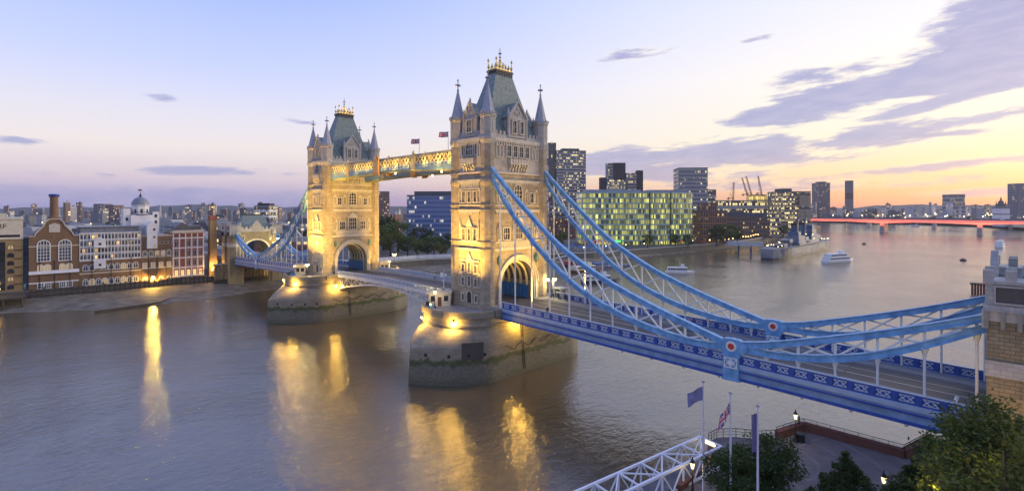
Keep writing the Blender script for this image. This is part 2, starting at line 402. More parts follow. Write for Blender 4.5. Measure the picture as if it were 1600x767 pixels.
SMALLB = mat('small_lamp_lit', (.9, .8, .5), .3, .02, 1, emit=(1, .66, .25), es=6)
TIMBER = mat('wet_timber', (.075, .06, .04), .75, .3, 1.2, bump=.3, bscale=6)
# ================================================================== ground and water
def water_mat():
    m = bpy.data.materials.new('river_water'); m.use_nodes = True; g = NT(m.node_tree); m.node_tree.nodes.clear()
    out = g.n('ShaderNodeOutputMaterial'); b = g.n('ShaderNodeBsdfPrincipled'); g.lk(b.outputs[0], out.inputs[0])
    ge = g.n('ShaderNodeNewGeometry')
    big = g.n('ShaderNodeTexNoise'); big.inputs['Scale'].default_value = .019; big.inputs['Detail'].default_value = 5; big.inputs['Distortion'].default_value = 1.2; g.lk(ge.outputs['Position'], big.inputs['Vector'])
    col = g.mix(g.ss(big.outputs[0], .35, .65), (.095, .072, .038, 1), (.115, .088, .050, 1))
    g.lk(col, b.inputs['Base Color'])
    b.inputs['Roughness'].default_value = .13; b.inputs['IOR'].default_value = 1.8; b.inputs['Specular IOR Level'].default_value = 1.0
    mp = g.n('ShaderNodeMapping'); mp.inputs['Scale'].default_value = (1, .55, 1); mp.inputs['Rotation'].default_value = (0, 0, R(25)); g.lk(ge.outputs['Position'], mp.inputs[0])
    n1 = g.n('ShaderNodeTexNoise'); n1.inputs['Scale'].default_value = .85; n1.inputs['Detail'].default_value = 5; n1.inputs['Roughness'].default_value = .55; n1.inputs['Distortion'].default_value = .6; g.lk(mp.outputs[0], n1.inputs['Vector'])
    n2 = g.n('ShaderNodeTexNoise'); n2.inputs['Scale'].default_value = .07; n2.inputs['Detail'].default_value = 3; n2.inputs['Distortion'].default_value = .8; g.lk(mp.outputs[0], n2.inputs['Vector'])
    amp = g.ss(big.outputs[0], .34, .66, .62, 1.25)
    # churned water in the wake of the tour boat
    sp = g.n('ShaderNodeSeparateXYZ'); g.lk(ge.outputs['Position'], sp.inputs[0])
    wx, wy = onz(1212, 505, 0); bx, by = 2.0, 320.0; L = sqrt((bx - wx) ** 2 + (by - wy) ** 2); ux, uy = (bx - wx) / L, (by - wy) / L
    al = g.m('ADD', g.m('MULTIPLY', g.m('SUBTRACT', sp.outputs[0], wx), ux), g.m('MULTIPLY', g.m('SUBTRACT', sp.outputs[1], wy), uy))
    ac = g.m('ABSOLUTE', g.m('ADD', g.m('MULTIPLY', g.m('SUBTRACT', sp.outputs[0], wx), -uy), g.m('ADD', g.m('MULTIPLY', g.m('SUBTRACT', sp.outputs[1], wy), ux), g.m('MULTIPLY', g.m('SUBTRACT', big.outputs[0], .5), 30.0))))
    wk = g.m('MULTIPLY', g.m('MULTIPLY', g.ss(ac, 9, 3), g.ss(al, -10, 40)), g.ss(al, L - 8, L - 40))
    amp = g.m('ADD', amp, g.m('MULTIPLY', wk, 1.6))
    n3 = g.n('ShaderNodeTexNoise'); n3.inputs['Scale'].default_value = 3.2; n3.inputs['Detail'].default_value = 4; g.lk(mp.outputs[0], n3.inputs['Vector'])
    h = g.m('ADD', g.m('MULTIPLY', g.m('ADD', g.m('MULTIPLY', n1.outputs[0], .40), g.m('MULTIPLY', n3.outputs[0], .14)), amp), g.m('MULTIPLY', n2.outputs[0], .6))
    bp = g.n('ShaderNodeBump'); bp.inputs['Strength'].default_value = .8; bp.inputs['Distance'].default_value = .5
    g.lk(h, bp.inputs['Height']); g.lk(bp.outputs[0], b.inputs['Normal'])
    return m
BIG = 5200
wm = MB(); wm.add([(-BIG, -BIG, 0), (BIG, -BIG, 0), (BIG, BIG, 0), (-BIG, BIG, 0)], [(0, 1, 2, 3)])
struct(wm.build('river_water', water_mat()))
LANDM = mat('city_ground', (.10, .10, .095), .9, .45, .02, detail=8)
LZ = 4.8
SBANK = [(-215, -1500), (-197, -150), (-186, -80), (-184, -60), (-186, -30), (-182, -9), (-180, 14), (-178, 50), (-172, 100), (-150, 160), (-128, 215), (-121, 260), (-108, 350), (-104, 430), (-112, 520), (-128, 640), (-150, 800), (-165, 960), (-215, 1080), (-330, 1190), (-560, 1310), (-1000, 1420), (-5200, 1600)]
NB = [(96, -12), (96, 30), (100, 200), (108, 500), (112, 900), (100, 1130), (40, 1330), (-150, 1470), (-500, 1570), (-1000, 1640), (-5200, 1800)]
def on_land(x, y):
    if y > 1795: return True
    f = lambda L: next((xa + (xb - xa) * (y - ya) / (yb - ya) for (xa, ya), (xb, yb) in zip(L, L[1:]) if ya <= y <= yb), None)
    s, n = f(SBANK), f(NB)
    return (s is not None and x < s - 6) or (n is not None and x > n + 6)
def bank_x(y):
    for (xa, ya), (xb, yb) in zip(SBANK, SBANK[1:]):
        if ya <= y <= yb: return xa + (xb - xa) * (y - ya) / (yb - ya)
lm = MB()
n = len(SBANK)
for (xa, ya), (xb, yb) in zip(SBANK, SBANK[1:]):
    lm.add([(xa, ya, LZ), (xb, yb, LZ), (-BIG, yb, LZ), (-BIG, ya, LZ)], [(0, 1, 2, 3)])
struct(lm.build('south_bank_ground', LANDM, recalc=False))
lm = MB()
for (xa, ya), (xb, yb) in zip(NB, NB[1:]):
    lm.add([(xa, ya, LZ), (BIG, ya, LZ), (BIG, yb, LZ), (xb, yb, LZ)], [(0, 1, 2, 3)])
lm.add([(-BIG, 1800, LZ), (BIG, 1800, LZ), (BIG, BIG, LZ), (-BIG, BIG, LZ)], [(0, 1, 2, 3)])
lm.add([(96, -600, LZ), (BIG, -600, LZ), (BIG, -12, LZ), (96, -12, LZ)], [(0, 1, 2, 3)])
struct(lm.build('north_bank_ground', LANDM, recalc=False))
# low hills beyond the city
hm = MB(); hv = []
rng = random.Random(3)
N = 150
for i in range(N + 1):
    a = R(-62) + R(124) * i / N
    d = 4100
    hgt = 50 + 9 * sin(i * .21) + 6 * sin(i * .53 + 1) + 3 * sin(i * 1.7 + 2) + rng.uniform(-1.5, 1.5)
    if a > 0: hgt *= 1.1
    for dd, hh in ((d - 700, 0), (d, hgt), (d + 700, 0)):
        hv.append((CX + dd * (sin(a) * cos(PHI) - cos(a) * sin(PHI)), -CD + dd * (sin(a) * sin(PHI) + cos(a) * cos(PHI)), hh))
hf = []
for i in range(N):
    for j in range(2): b = i * 3 + j; hf.append((b, b + 3, b + 4, b + 1))
hm.add(hv, hf)
struct(hm.build('far_hills', mat('wooded_hills', (.05, .06, .055), .9, .3, .01)))

# foreshore on the south side
def foreshore():
    pts_in, pts_out = [], []
    wl = [(-172, -150), (-166, -100), (-160.3, -85.5), (-150, -70), (-143.5, -64), (-141, -52), (-140.5, -43.5), (-140.5, -34), (-142, -25.4), (-146, -10), (-150.7, 3.7), (-156, 25), (-161, 45), (-161, 64), (-150, 95), (-137, 130), (-131, 165), (-122, 200), (-117, 240), (-112, 300), (-106, 340)]
    vs, fs = [], []
    rr = random.Random(5)
    N = 160; K = 10
    ys = [w[1] for w in wl]
    for i in range(N + 1):
        y = -150 + (340 + 150) * i / N
        xo = smooth_curve([(b, a) for a, b in wl], [y])[0] + rr.uniform(-.5, .5)
        xi = bank_x(y) - .6
        for k in range(K + 1):
            t = k / K; z = -.55 + (2.2 + .55) * (t ** .8) + (rr.uniform(-.10, .10) if 0 < k < K else 0)
            vs.append((xo + (xi - xo) * t, y, z))
    for i in range(N):
        for k in range(K):
            b = i * (K + 1) + k; fs.append((b, b + 1, b + K + 2, b + K + 1))
    m = MB(); m.add(vs, fs)
    mm = mat('foreshore_shingle', (.17, .145, .105), .75, .45, .25, bump=.8, bscale=3, detail=9)
    return struct(m.build('foreshore', mm, smooth=True))
foreshore()

# river walls (south bank): stone wall with timber fenders in front of the warehouses
def wall_strip(m, pts, z0, z1, th):
    for (xa, ya), (xb, yb) in zip(pts, pts[1:]):
        d = Vector((xb - xa, yb - ya, 0)).normalized(); nn = Vector((d.y, -d.x, 0)) * th
        a, b = Vector((xa, ya, 0)), Vector((xb, yb, 0))
        p = [a, b, b + nn, a + nn]
        m.add([(q.x, q.y, z0) for q in p] + [(q.x, q.y, z1) for q in p], [(0, 1, 2, 3), (4, 7, 6, 5), (0, 4, 5, 1), (1, 5, 6, 2), (2, 6, 7, 3), (3, 7, 4, 0)])
WALLM = blockmat('river_wall_stone', (.20, .19, .15), (.16, .15, .12), (.10, .09, .07), 1.6, .6, stain=.5)
def wall_pts(y0, y1): return [(bank_x(y0), y0)] + [p for p in SBANK if y0 < p[1] < y1] + [(bank_x(y1), y1)]
rw = thing('river_wall', 'dark river wall with upright timber fenders below the brick warehouses', 'river wall', (bank_x(-50), -50, 0))
m = MB((bank_x(-50), -50, 0)); wall_strip(m, wall_pts(-150, -17), -.5, 5.2, .9); m.build('wall', WALLM, rw)
fm = MB(); fm.box(-.05, .45, -.22, .22, 0, 3.6); fm.box(-.1, .55, -.28, .28, 3.6, 3.9)
fme = fm.mesh('timber_fender', TIMBER)
y = -80.0
while y < -18:
    link('timber_fender', fme, rw, (bank_x(y) + .95 - bank_x(-50), y + 50, 1.7 + random.uniform(-.3, .2))); y += 1.75
m = MB((bank_x(-50), -50, 0))
for z in (2.7, 4.5):
    for (xa, ya), (xb, yb) in zip(wall_pts(-81, -17), wall_pts(-81, -17)[1:]): m.bar((xa + 1.05, ya, z), (xb + 1.05, yb, z), .2, .3)
m.build('waling_beam', TIMBER, rw)
# lit sheet pile wall under the southern approach
sp = thing('sheet_pile_wall', 'ribbed retaining wall lit yellow beside the far stone gateway', 'retaining wall', (-181, 2, 0))
m = MB((-181, 2, 0)); prof = []
yy = -17.0; xw = -178.4
while yy < 21: prof += [(xw, yy), (xw, yy + .6), (xw - .45, yy + .8), (xw - .45, yy + 1.4), (xw, yy + 1.6)]; yy += 1.6
vs = [(a, b, 0) for a, b in prof] + [(a, b, 10.6) for a, b in prof]; nn = len(prof)
m.add(vs, [(i, i + 1, nn + i + 1, nn + i) for i in range(nn - 1)])
m.build('sheet_piling', mat('ochre_sheet_pile', (.32, .25, .13), .7, .3, .6), sp, recalc=False)
m = MB((-181, 2, 0)); m.box(xw - 1.0, xw + .25, -17.3, 21, 10.6, 11.2); m.build('capping_beam', PALE, sp)
m = MB((-181, 2, 0)); m.box(-182, xw + .3, -17, 21, -.3, 3.6); m.build('wall_footing', TIMBER, sp)
# embankment between the towers and further upstream
ew = thing('embankment_wall', 'long grey embankment wall above the mud behind the bridge', 'embankment wall', (bank_x(100), 100, 0))
m = MB((bank_x(100), 100, 0)); wall_strip(m, wall_pts(21, 1180), -.5, 5.5, 1.0); m.build('wall', WALLM, ew)
m = MB((bank_x(100), 100, 0)); wall_strip(m, [(x + .2, y) for x, y in wall_pts(21, 1180)], 5.5, 5.9, 1.3); m.build('coping', PALE, ew)

# ================================================================== bridge piers
def outline(hw, ys, yn, pw, n=18, nose=True):
    """closed plan outline, counter-clockwise"""
    R_ = []
    for i in range(n + 1):
        t = i / n
        R_.append((hw * (1 - t ** pw) if nose else hw * sqrt(max(0, 1 - t * t)), ys + (yn - ys) * t))
    up = R_                                        # +x side going to +y nose
    pts = [(hw, -ys)] + up
    left = [(-x, y) for x, y in up[::-1][1:]] + [(-hw, -ys)]
    low = [(-x, -y) for x, y in up[1:]]
    low2 = [(x, -y) for x, y in up[::-1][1:-1]]
    return pts + left + low + low2
def fit_outline(o, z): return [(x, y, z) for x, y in o]
PB = outline(12.3, 12.5, 27.0, 2.0); PB2 = outline(11.7, 12.5, 26.6, 2.0); PC = outline(10.6, 11.5, 20.6, 2, nose=False)
def make_pier():
    r = thing('bridge_pier', 'near masonry pier with pointed cutwater carrying the closest bridge tower', 'bridge pier', (0, 0, 0), group='masonry bridge piers')
    m = MB()
    def blend(a, b, t): return [(p[0] + (q[0] - p[0]) * t, p[1] + (q[1] - p[1]) * t) for p, q in zip(a, b)]
    rings = [fit_outline(PB, -1.5), fit_outline(PB, 1), fit_outline(blend(PB, PB2, .6), 4), fit_outline(PB2, 7.3), fit_outline(PB2, 7.6)]
    for t, z in ((.12, 8.3), (.3, 9.2), (.5, 9.9), (.72, 10.6), (.9, 11.1), (1, 11.4)): rings.append(fit_outline(blend(PB2, PC, t), z))
    rings += [fit_outline(PC, 14.0)]
    m.loft(rings); m.build('masonry_body', PIERM, r, smooth=True)
    PD = [(x * 1.03, y * 1.02) for x, y in PC]
    m = MB(); m.loft([fit_outline([(x * 1.025, y * 1.015) for x, y in PC], 7.2 + 4.6), fit_outline([(x * 1.025, y * 1.015) for x, y in PC], 12.2)]); m.build('string_course', PIERM, r, smooth=True)
    n = len(PD); ends = {1: MB(), -1: MB()}
    for i in range(n):
        j = (i + 1) % n; a, b = PD[i], PD[j]
        if abs(a[0]) > 10.9 and abs(b[0]) > 10.9:      # long straight side: only its ends stay, the road passes between
            continue
        sg = 1 if a[1] + b[1] > 0 else -1; s1 = .955
        q = [a, b, (b[0] * s1, b[1] * s1), (a[0] * s1, a[1] * s1)]
        ends[sg].add([(x, y, 13.7) for x, y in q] + [(x, y, 15.1) for x, y in q], [(0, 1, 2, 3), (4, 7, 6, 5), (0, 4, 5, 1), (2, 6, 7, 3)])
    for sg in (1, -1):
        ends[sg].build('parapet', PIERM, r)
        for sx in (1, -1):
            y0, y1 = sorted((9.9 * sg, 11.72 * sg)); x0, x1 = sorted((10.91 * sx, 10.4 * sx)); MB().box(x0, x1, y0, y1, 13.7, 15.1).build('parapet_end', PIERM, r)
    # iron ladder and mooring chains on the flank of the pier
    for sx in (1, -1):
        m = MB()
        for yy in (-4.3, -3.7): m.bar((12.32 * sx, yy, 1.0), (11.2 * sx, yy, 12.0), .09)
        for k in range(22): t = (k + .5) / 22; m.bar(((12.32 - 1.12 * t) * sx, -4.3, 1.0 + 11 * t), ((12.32 - 1.12 * t) * sx, -3.7, 1.0 + 11 * t), .06)
        m.build('iron_ladder', BLACK, r)
        m = MB(); pts = [(12.2 * sx, -10 + k * 1.0, 7.4 - 1.3 * sin(pi * k / 20 * 4) ** 2) for k in range(21)]; m.tube(pts, .10, 5); m.build('mooring_chain', BLACK, r)
    m = MB(); m.loft([fit_outline([(x * .955, y * .955) for x, y in PC], 14.0), fit_outline([(x * .955, y * .955) for x, y in PC], 14.2)]); m.build('pavement', PAVE, r)
    # small drain openings
    dm = MB(); dm.box(-.3, .3, -.12, .12, -.3, .3); dme = dm.mesh('drain_opening', BLACK)
    for i, z in ((4, 6.2), (58, 6.4), (62, 6.2), (66, 6.3), (70, 6.3), (60, 2.2), (64, 2.0), (68, 2.4), (71, 2.3)):
        i %= len(PB2)
        a, b = PB2[i], PB2[(i + 1) % len(PB2)]; o = link('drain_opening', dme, r, ((a[0] + b[0]) / 2 * 1.005, (a[1] + b[1]) / 2 * 1.005, z), atan2(b[1] - a[1], b[0] - a[0]))
    return r
pier1 = make_pier()
pier2 = copy_tree(pier1); pier2.location = (-82.3, 0, 0); pier2['label'] = 'farther masonry pier with pointed cutwater carrying the tower at the left'
# dark patch of newer stone on the near pier
m = MB()
idx = [i for i in range(len(PB2)) if PB2[i][0] > 7.6 and -22 < PB2[i][1] < -14.5]
pp = [(11.7 * (1 - ((y - 12.5) / 14.1) ** 2) * 1.012 + .06, -y * 1.006) for y in (15.6, 16.6, 17.6, 18.6, 19.6)]
n = len(pp); m.add([(x, y, 5.4) for x, y in pp] + [(x, y, 9.0) for x, y in pp], [(i, i + 1, n + i + 1, n + i) for i in range(n - 1)])
q = [(x * .98, y * .98) for x, y in pp]
m.add([(x, y, 9.0) for x, y in pp] + [(x, y, 9.0) for x, y in q], [(i, i + 1, n + i + 1, n + i) for i in range(n - 1)])
m.build('repair_patch', blockmat('dark_repair_brick', (.12, .10, .085), (.10, .085, .075), (.05, .045, .04), .5, .18), pier1)['label'] = 'square patch of darker masonry'

# ================================================================== windows
WCACHE = {}
def window_mesh(w, h, lights=2, rows=2, arched=False, frame=None, glass=None, proud=.28, border=.26, name='window'):
    key = (w, h, lights, rows, arched, id(frame), id(glass), proud, border, name)
    if key in WCACHE: return WCACHE[key]
    frame = frame or PALE; glass = glass or DARKG
    m = MB()
    if arched:
        hs = h - w / 2; n = 10
        arc = [(w / 2 * cos(pi * i / n), hs + w / 2 * sin(pi * i / n)) for i in range(n + 1)]
        inner = [(w / 2, 0)] + arc + [(-w / 2, 0)]
        wb = w / 2 + border
        outer = [(wb, -border)] + [(wb * cos(pi * i / n), hs + wb * sin(pi * i / n)) for i in range(n + 1)] + [(-wb, -border)]
        k = len(inner)
        vs = [(a, -proud, b) for a, b in inner] + [(a, -proud, b) for a, b in outer] + [(a, .0, b) for a, b in outer] + [(a, 0, b) for a, b in inner]
        fs = []
        for i in range(k - 1):
            fs += [(i, i + 1, k + i + 1, k + i), (k + i, k + i + 1, 2 * k + i + 1, 2 * k + i), (i + 1, i, 3 * k + i, 3 * k + i + 1)]
        fs += [(k - 1, 0, k, 2 * k - 1), (2 * k - 1, k, 2 * k, 3 * k - 1), (0, k - 1, 4 * k - 1, 3 * k)]
        m.add(vs, fs)
        m.k = 1; m.add([(a, -.04, b) for a, b in inner], [tuple(range(k))]); m.k = 0
        top = lambda x: hs + sqrt(max(0, (w / 2) ** 2 - x * x))
    else:
        m.box(-w / 2 - border, -w / 2, -proud, 0, -border, h + border); m.box(w / 2, w / 2 + border, -proud, 0, -border, h + border)
        m.box(-w / 2, w / 2, -proud, 0, h, h + border); m.box(-w / 2, w / 2, -proud * 1.25, 0, -border, 0)
        m.k = 1; m.add([(-w / 2, -.04, 0), (w / 2, -.04, 0), (w / 2, -.04, h), (-w / 2, -.04, h)], [(0, 1, 2, 3)]); m.k = 0
        top = lambda x: h
    bw = max(.05, min(.16, w * .07))
    for i in range(1, lights):
        x = -w / 2 + w * i / lights; m.box(x - bw / 2, x + bw / 2, -proud * .6, -.03, 0, top(x) - .01)
    for j in range(1, rows):
        z = (h - (w / 2 if arched else 0)) * j / rows if not arched or rows > 1 else 0
        if arched: z = (h - w / 2) * j / (rows - 1)
        m.box(-w / 2 + .01, w / 2 - .01, -proud * .5, -.035, z - bw / 2, z + bw / 2)
    WCACHE[key] = m.mesh(name, [frame, glass])
    return WCACHE[key]
FACE = {'S': 0, 'E': pi / 2, 'W': -pi / 2, 'N': pi}
def on_face(me, face, t, z, off, parent, name=None, z0=0):
    """hang a mesh modelled with its outside towards -y on one face of a block; t runs left to right as seen from outside"""
    a = FACE[face]
    p = Vector((t, -off, z - z0)); p = Matrix.Rotation(a, 3, 'Z') @ p
    return link(name or me.name.split('.')[0], me, parent, p, a)

# ================================================================== bridge towers
TZ = 14.2
def octagon(r): return [(r * cos(pi / 8 + i * pi / 4), r * sin(pi / 8 + i * pi / 4)) for i in range(8)]
def make_tower():
    T = thing('bridge_tower', 'nearer gothic stone bridge tower with steep green roof and corner spires', 'bridge tower', (0, 0, TZ), group='gothic bridge towers')
    O = (0, 0, TZ); HX, HY = 6.2, 9.9; AR = 5.6; AZ = 19.4; A0 = 26.2
    m = MB(O)
    for s in (1, -1):
        y0, y1 = sorted((AR * s, HY * s)); m.box(-HX, HX, y0, y1, TZ, A0)
    m.box(-HX, HX, -HY, HY, A0, 45.8)
    n = 18
    for x0, x1 in ((HX - 1.1, HX), (-HX, -HX + 1.1)):
        for i in range(n):
            a0, a1 = pi * i / n, pi * (i + 1) / n
            p = [(AR * cos(a0), AZ + AR * sin(a0)), (AR * cos(a1), AZ + AR * sin(a1))]
            m.extx([p[1], p[0], (p[0][0], A0), (p[1][0], A0)], x0, x1)
    m.build('wall', STONE, T)
    m = MB(O); m.box(-HX, HX, -HY, HY, 45.8, 54.0); m.build('upper_wall', TOPST, T)
    # vault and ribs inside the archway
    m = MB(O)
    arc = [(AR * cos(pi * i / n), AZ + AR * sin(pi * i / n)) for i in range(n + 1)]; arc2 = [((AR + .3) * cos(pi * i / n), AZ + (AR + .3) * sin(pi * i / n)) for i in range(n + 1)]
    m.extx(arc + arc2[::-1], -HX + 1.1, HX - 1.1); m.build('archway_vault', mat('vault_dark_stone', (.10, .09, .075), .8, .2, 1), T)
    rb = MB(O)
    for i in range(n):
        a0, a1 = pi * i / n, pi * (i + 1) / n
        rb.extx([(5.6 * cos(a0), AZ + 5.6 * sin(a0)), (5.05 * cos(a0), AZ + 5.05 * sin(a0)), (5.05 * cos(a1), AZ + 5.05 * sin(a1)), (5.6 * cos(a1), AZ + 5.6 * sin(a1))], -.18, .18)
    for s in (1, -1): y0, y1 = sorted((5.05 * s, 5.6 * s)); rb.box(-.18, .18, y0, y1, TZ, AZ)
    rbm = rb.mesh('vault_rib', CREAM)
    for i in range(5): link('vault_rib', rbm, T, (-4.2 + 2.1 * i, 0, 0))
    # moulding round each arch
    mo = MB()
    for k, (ra, rc, pr) in enumerate(((5.6, 6.15, .18), (6.15, 6.7, .42), (6.7, 7.0, .62))):
        for i in range(n):
            a0, a1 = pi * i / n, pi * (i + 1) / n
            mo.ext([(ra * cos(a0), 5.2 + ra * sin(a0)), (rc * cos(a0), 5.2 + rc * sin(a0)), (rc * cos(a1), 5.2 + rc * sin(a1)), (ra * cos(a1), 5.2 + ra * sin(a1))], -pr, 0)
        if rc < 6.8:
            for s in (1, -1): x0, x1 = sorted((ra * s, rc * s)); mo.box(x0, x1, -pr, 0, .8, 5.2)
    mom = mo.mesh('arch_moulding', PALE)
    on_face(mom, 'E', 0, 14.2, HX, T, z0=TZ); on_face(mom, 'W', 0, 14.2, HX, T, z0=TZ)
    # painted hoarding in the archway and white posts
    m = MB(O)
    for i in range(7): m.box(-5.5 + i * 1.5, -4.2 + i * 1.5, 4.5, 4.62, 15.25, 18.5)
    m.box(-5.6, 5.2, 4.64, 4.72, 15.25, 18.3)
    m.build('blue_hoarding', mat('hoarding_blue', (.03, .16, .38), .5, .15, .7), T)
    # corner turrets with spire and cross
    tu = MB(); tu.prism(octagon(1.72), 0, 53.6 - TZ)
    for z in (15.0, 28.0, 29.6, 37.0, 38.2, 44.0, 45.8): tu.prism(octagon(1.92), z - TZ - .22, z - TZ + .22)
    tu.prism(octagon(2.0), 0, .9); tu.lathe([(1.73, 42.6 - TZ), (1.95, 43.6 - TZ), (1.95, 44.0 - TZ)], 8, rot=pi / 8)
    tum = tu.mesh('corner_turret', STONE)
    up = MB(); up.lathe([(1.75, 52.4 - TZ), (2.05, 53.4 - TZ), (2.05, 53.9 - TZ), (1.9, 54 - TZ), (1.9, 58.4 - TZ), (2.12, 58.8 - TZ), (2.12, 59.3 - TZ)], 8, rot=pi / 8)
    for i in range(8):
        a = i * pi / 4; up.merge(MB().box(-.28, .28, -.14, .14, 0, .5), Matrix.Translation((2.0 * cos(a), 2.0 * sin(a), 59.3 - TZ)) @ Matrix.Rotation(a + pi / 2, 4, 'Z'))
        up.merge(MB().box(-.16, .16, -.05, .05, 0, 2.4), Matrix.Translation((1.77 * cos(a), 1.77 * sin(a), 55.2 - TZ)) @ Matrix.Rotation(a + pi / 2, 4, 'Z'))
    upm = up.mesh('turret_top', TOPST)
    spz = MB(); spz.lathe([(1.86, 59.3 - TZ), (1.45, 60.6 - TZ), (.12, 66.6 - TZ)], 8, rot=pi / 8); spm = spz.mesh('spire', LEAD)
    cr = MB(); cr.lathe([(.13, 66.2), (.30, 66.5), (.13, 66.8), (.11, 69.0)], 6, cap=True)
    cr.box(-.62, .62, -.12, .12, 67.55, 67.9); cr.box(-.12, .12, -.62, .62, 67.55, 67.9)
    for dx, dy in ((.62, 0), (-.62, 0), (0, .62), (0, -.62)): cr.sphere((dx, dy, 67.72), .2, 6, 4)
    cr.sphere((0, 0, 69), .22, 6, 4); cr.o = Vector(O)
    crm = cr.mesh('spire_cross', LEAD)
    for sx in (1, -1):
        for sy in (1, -1):
            t = link('corner_turret', tum, T, (5.45 * sx, 9.1 * sy, 0)); link('turret_top', upm, t); s_ = link('spire', spm, t); link('spire_cross', crm, t)
    # string courses round the body
    def ring(z, hgt, pr):
        m = MB(O); x, y = HX, HY
        m.box(x, x + pr, -y - pr, y + pr, z, z + hgt); m.box(-x - pr, -x, -y - pr, y + pr, z, z + hgt)
        m.box(-x, x, y, y + pr, z, z + hgt); m.box(-x, x, -y - pr, -y, z, z + hgt); return m
    for z, hh, pr in ((27.6, .5, .35), (29.4, .35, .22), (36.8, .45, .3), (38.1, .3, .2), (43.8, .5, .4), (45.7, .4, .28), (53.2, .9, .5)):
        ring(z, hh, pr).build('string_course', PALE, T)
    ring2 = MB(O)
    for s in (1, -1):
        for (a, b) in ((5.62, 9.9),): y0, y1 = sorted((a * s, b * s)); ring2.box(HX, HX + .3, y0, y1, TZ, 15.2); ring2.box(-HX - .3, -HX, y0, y1, TZ, 15.2)
        y0, y1 = sorted((HY * s, (HY + .3) * s)); ring2.box(-HX, HX, y0, y1, TZ, 15.2)
    ring2.build('plinth', STONE, T)
    # rows of small corbels below the main courses
    for z, h in ((52.45, .75), (43.1, .7), (36.2, .6)):
        for s in (1, -1):
            x0, x1 = sorted((HX * s, (HX + .32) * s)); MB(O).comb('x', x0, x1, -7.4, 7.4, z + h - .22, z + h - .005, [(-7.2 + i * .8 - .17, -7.2 + i * .8 + .17) for i in range(19)], z).build('corbel_row', PALE, T)
            y0, y1 = sorted((HY * s, (HY + .32) * s)); MB(O).comb('y', y0, y1, -3.7, 3.7, z + h - .22, z + h - .005, [(-3.4 + i * .85 - .17, -3.4 + i * .85 + .17) for i in range(9)], z).build('corbel_row', PALE, T)
    # parapet with crenels
    for s in (1, -1):
        y0, y1 = sorted((HY * s, (HY - .4) * s)); MB(O).comb('y', y0, y1, -HX + 1, HX - 1, 54.1, 55.0, [(-3.45, -2.75), (2.75, 3.45)], 55.8).build('parapet', TOPST, T)
        x0, x1 = sorted((HX * s, (HX - .4) * s)); MB(O).comb('x', x0, x1, -HY + 1, HY - 1, 54.1, 55.0, [(y - .32, y + .32) for y in [-7.0 + i * 14 / 11 for i in range(12)] if abs(y) > 3.4], 55.8).build('parapet', TOPST, T)
    # roof
    m = MB(O); rr = []
    for hx, hy, z in ((5.3, 8.6, 54.4), (4.2, 7.2, 57.6), (3.15, 5.7, 62), (2.2, 4.2, 66.5), (1.45, 2.7, 70.9)):
        rr.append([(-hx, -hy, z), (hx, -hy, z), (hx, hy, z), (-hx, hy, z)])
    m.loft(rr); roof = m.build('roof', SLATE, T)
    m = MB(O); m.box(-1.6, 1.6, -2.85, 2.85, 70.9, 71.25); m.box(-1.75, 1.75, -3.0, 3.0, 71.25, 71.75)
    for i in range(7): m.box(-1.66, 1.66, -2.6 + i * .85, -2.3 + i * .85, 70.3, 70.9)
    m.build('roof_cornice', mat('dark_lead', (.06, .06, .055), .6, .2, 2), roof)
    m = MB(O)
    for s in (1, -1):
        for i in range(6): y = -2.6 + i * 1.04; m.lathe([(.10, 71.75), (.1, 72.3), (.30, 72.6), (.03, 73.5)], 6, 1.5 * s, y)
        for i in range(3): x = -1.2 + i * 1.2; m.lathe([(.10, 71.75), (.1, 72.3), (.28, 72.6), (.03, 73.4)], 6, x, 2.7 * s)
        m.box(1.42 * s - .05, 1.42 * s + .05, -2.7, 2.7, 71.75, 72.1); m.box(-1.4, 1.4, 2.7 * s - .05, 2.7 * s + .05, 71.75, 72.1)
        for sy in (1, -1):
            m.lathe([(.15, 71.75), (.12, 74.0), (.3, 74.3), (.02, 74.9)], 6, 1.45 * s, 2.65 * sy); m.bar((1.2 * s, 2.2 * sy, 71.8), (0, 0, 74.6), .14)
    m.lathe([(.55, 71.75), (.4, 73), (.2, 74.2), (.35, 74.6), (.12, 75.0)], 8)
    m.build('gilded_crown', GOLD, roof)
    m = MB(O); m.lathe([(.12, 75.0), (.1, 77.4), (.02, 77.9)], 6); m.box(-.45, .45, -.1, .1, 76.2, 76.45); m.box(-.1, .1, -.45, .45, 76.2, 76.45); m.sphere((0, 0, 75.4), .28, 8, 5)
    m.build('roof_finial', LEAD, roof)
    # dormers
    def dormer(face, w, off, ztop):
        d = MB(); h = ztop - 54.1; e = h * .58
        d.ext([(-w / 2, 0), (w / 2, 0), (w / 2, e), (0, h), (-w / 2, e)], 0, .55)
        d.ext([(-w / 2 + .3, .3), (w / 2 - .3, .3), (w / 2 - .3, e), (0, h - .8), (-w / 2 + .3, e)], .55, 3.6)
        for s in (1, -1):
            d.bar((s * w / 2 * 1.08, -.05, e - .1), (0, -.05, h + .25), .5, .32)
            d.lathe([(.34, 0), (.34, e + .5), (.40, e + .6), (.04, e + 2.3)], 6, s * (w / 2), .1)
        d.lathe([(.12, h), (.28, h + .5), (.05, h + 1.2)], 6, 0, .1)
        # tracery on the gable
        for x, z in ((0, h - 2.0), (-.75, h - 3.1), (.75, h - 3.1), (0, h - 3.4)): d.box(x - .22, x + .22, -.14, 0, z, z + .8)
        d.box(-w / 2 + .3, w / 2 - .3, -.2, 0, e - .55, e - .3); d.box(-w / 2 + .3, w / 2 - .3, -.25, 0, .4, .7)
        o = on_face(d.mesh('gothic_dormer', TOPST), face, 0, 54.1, off, T, z0=TZ)
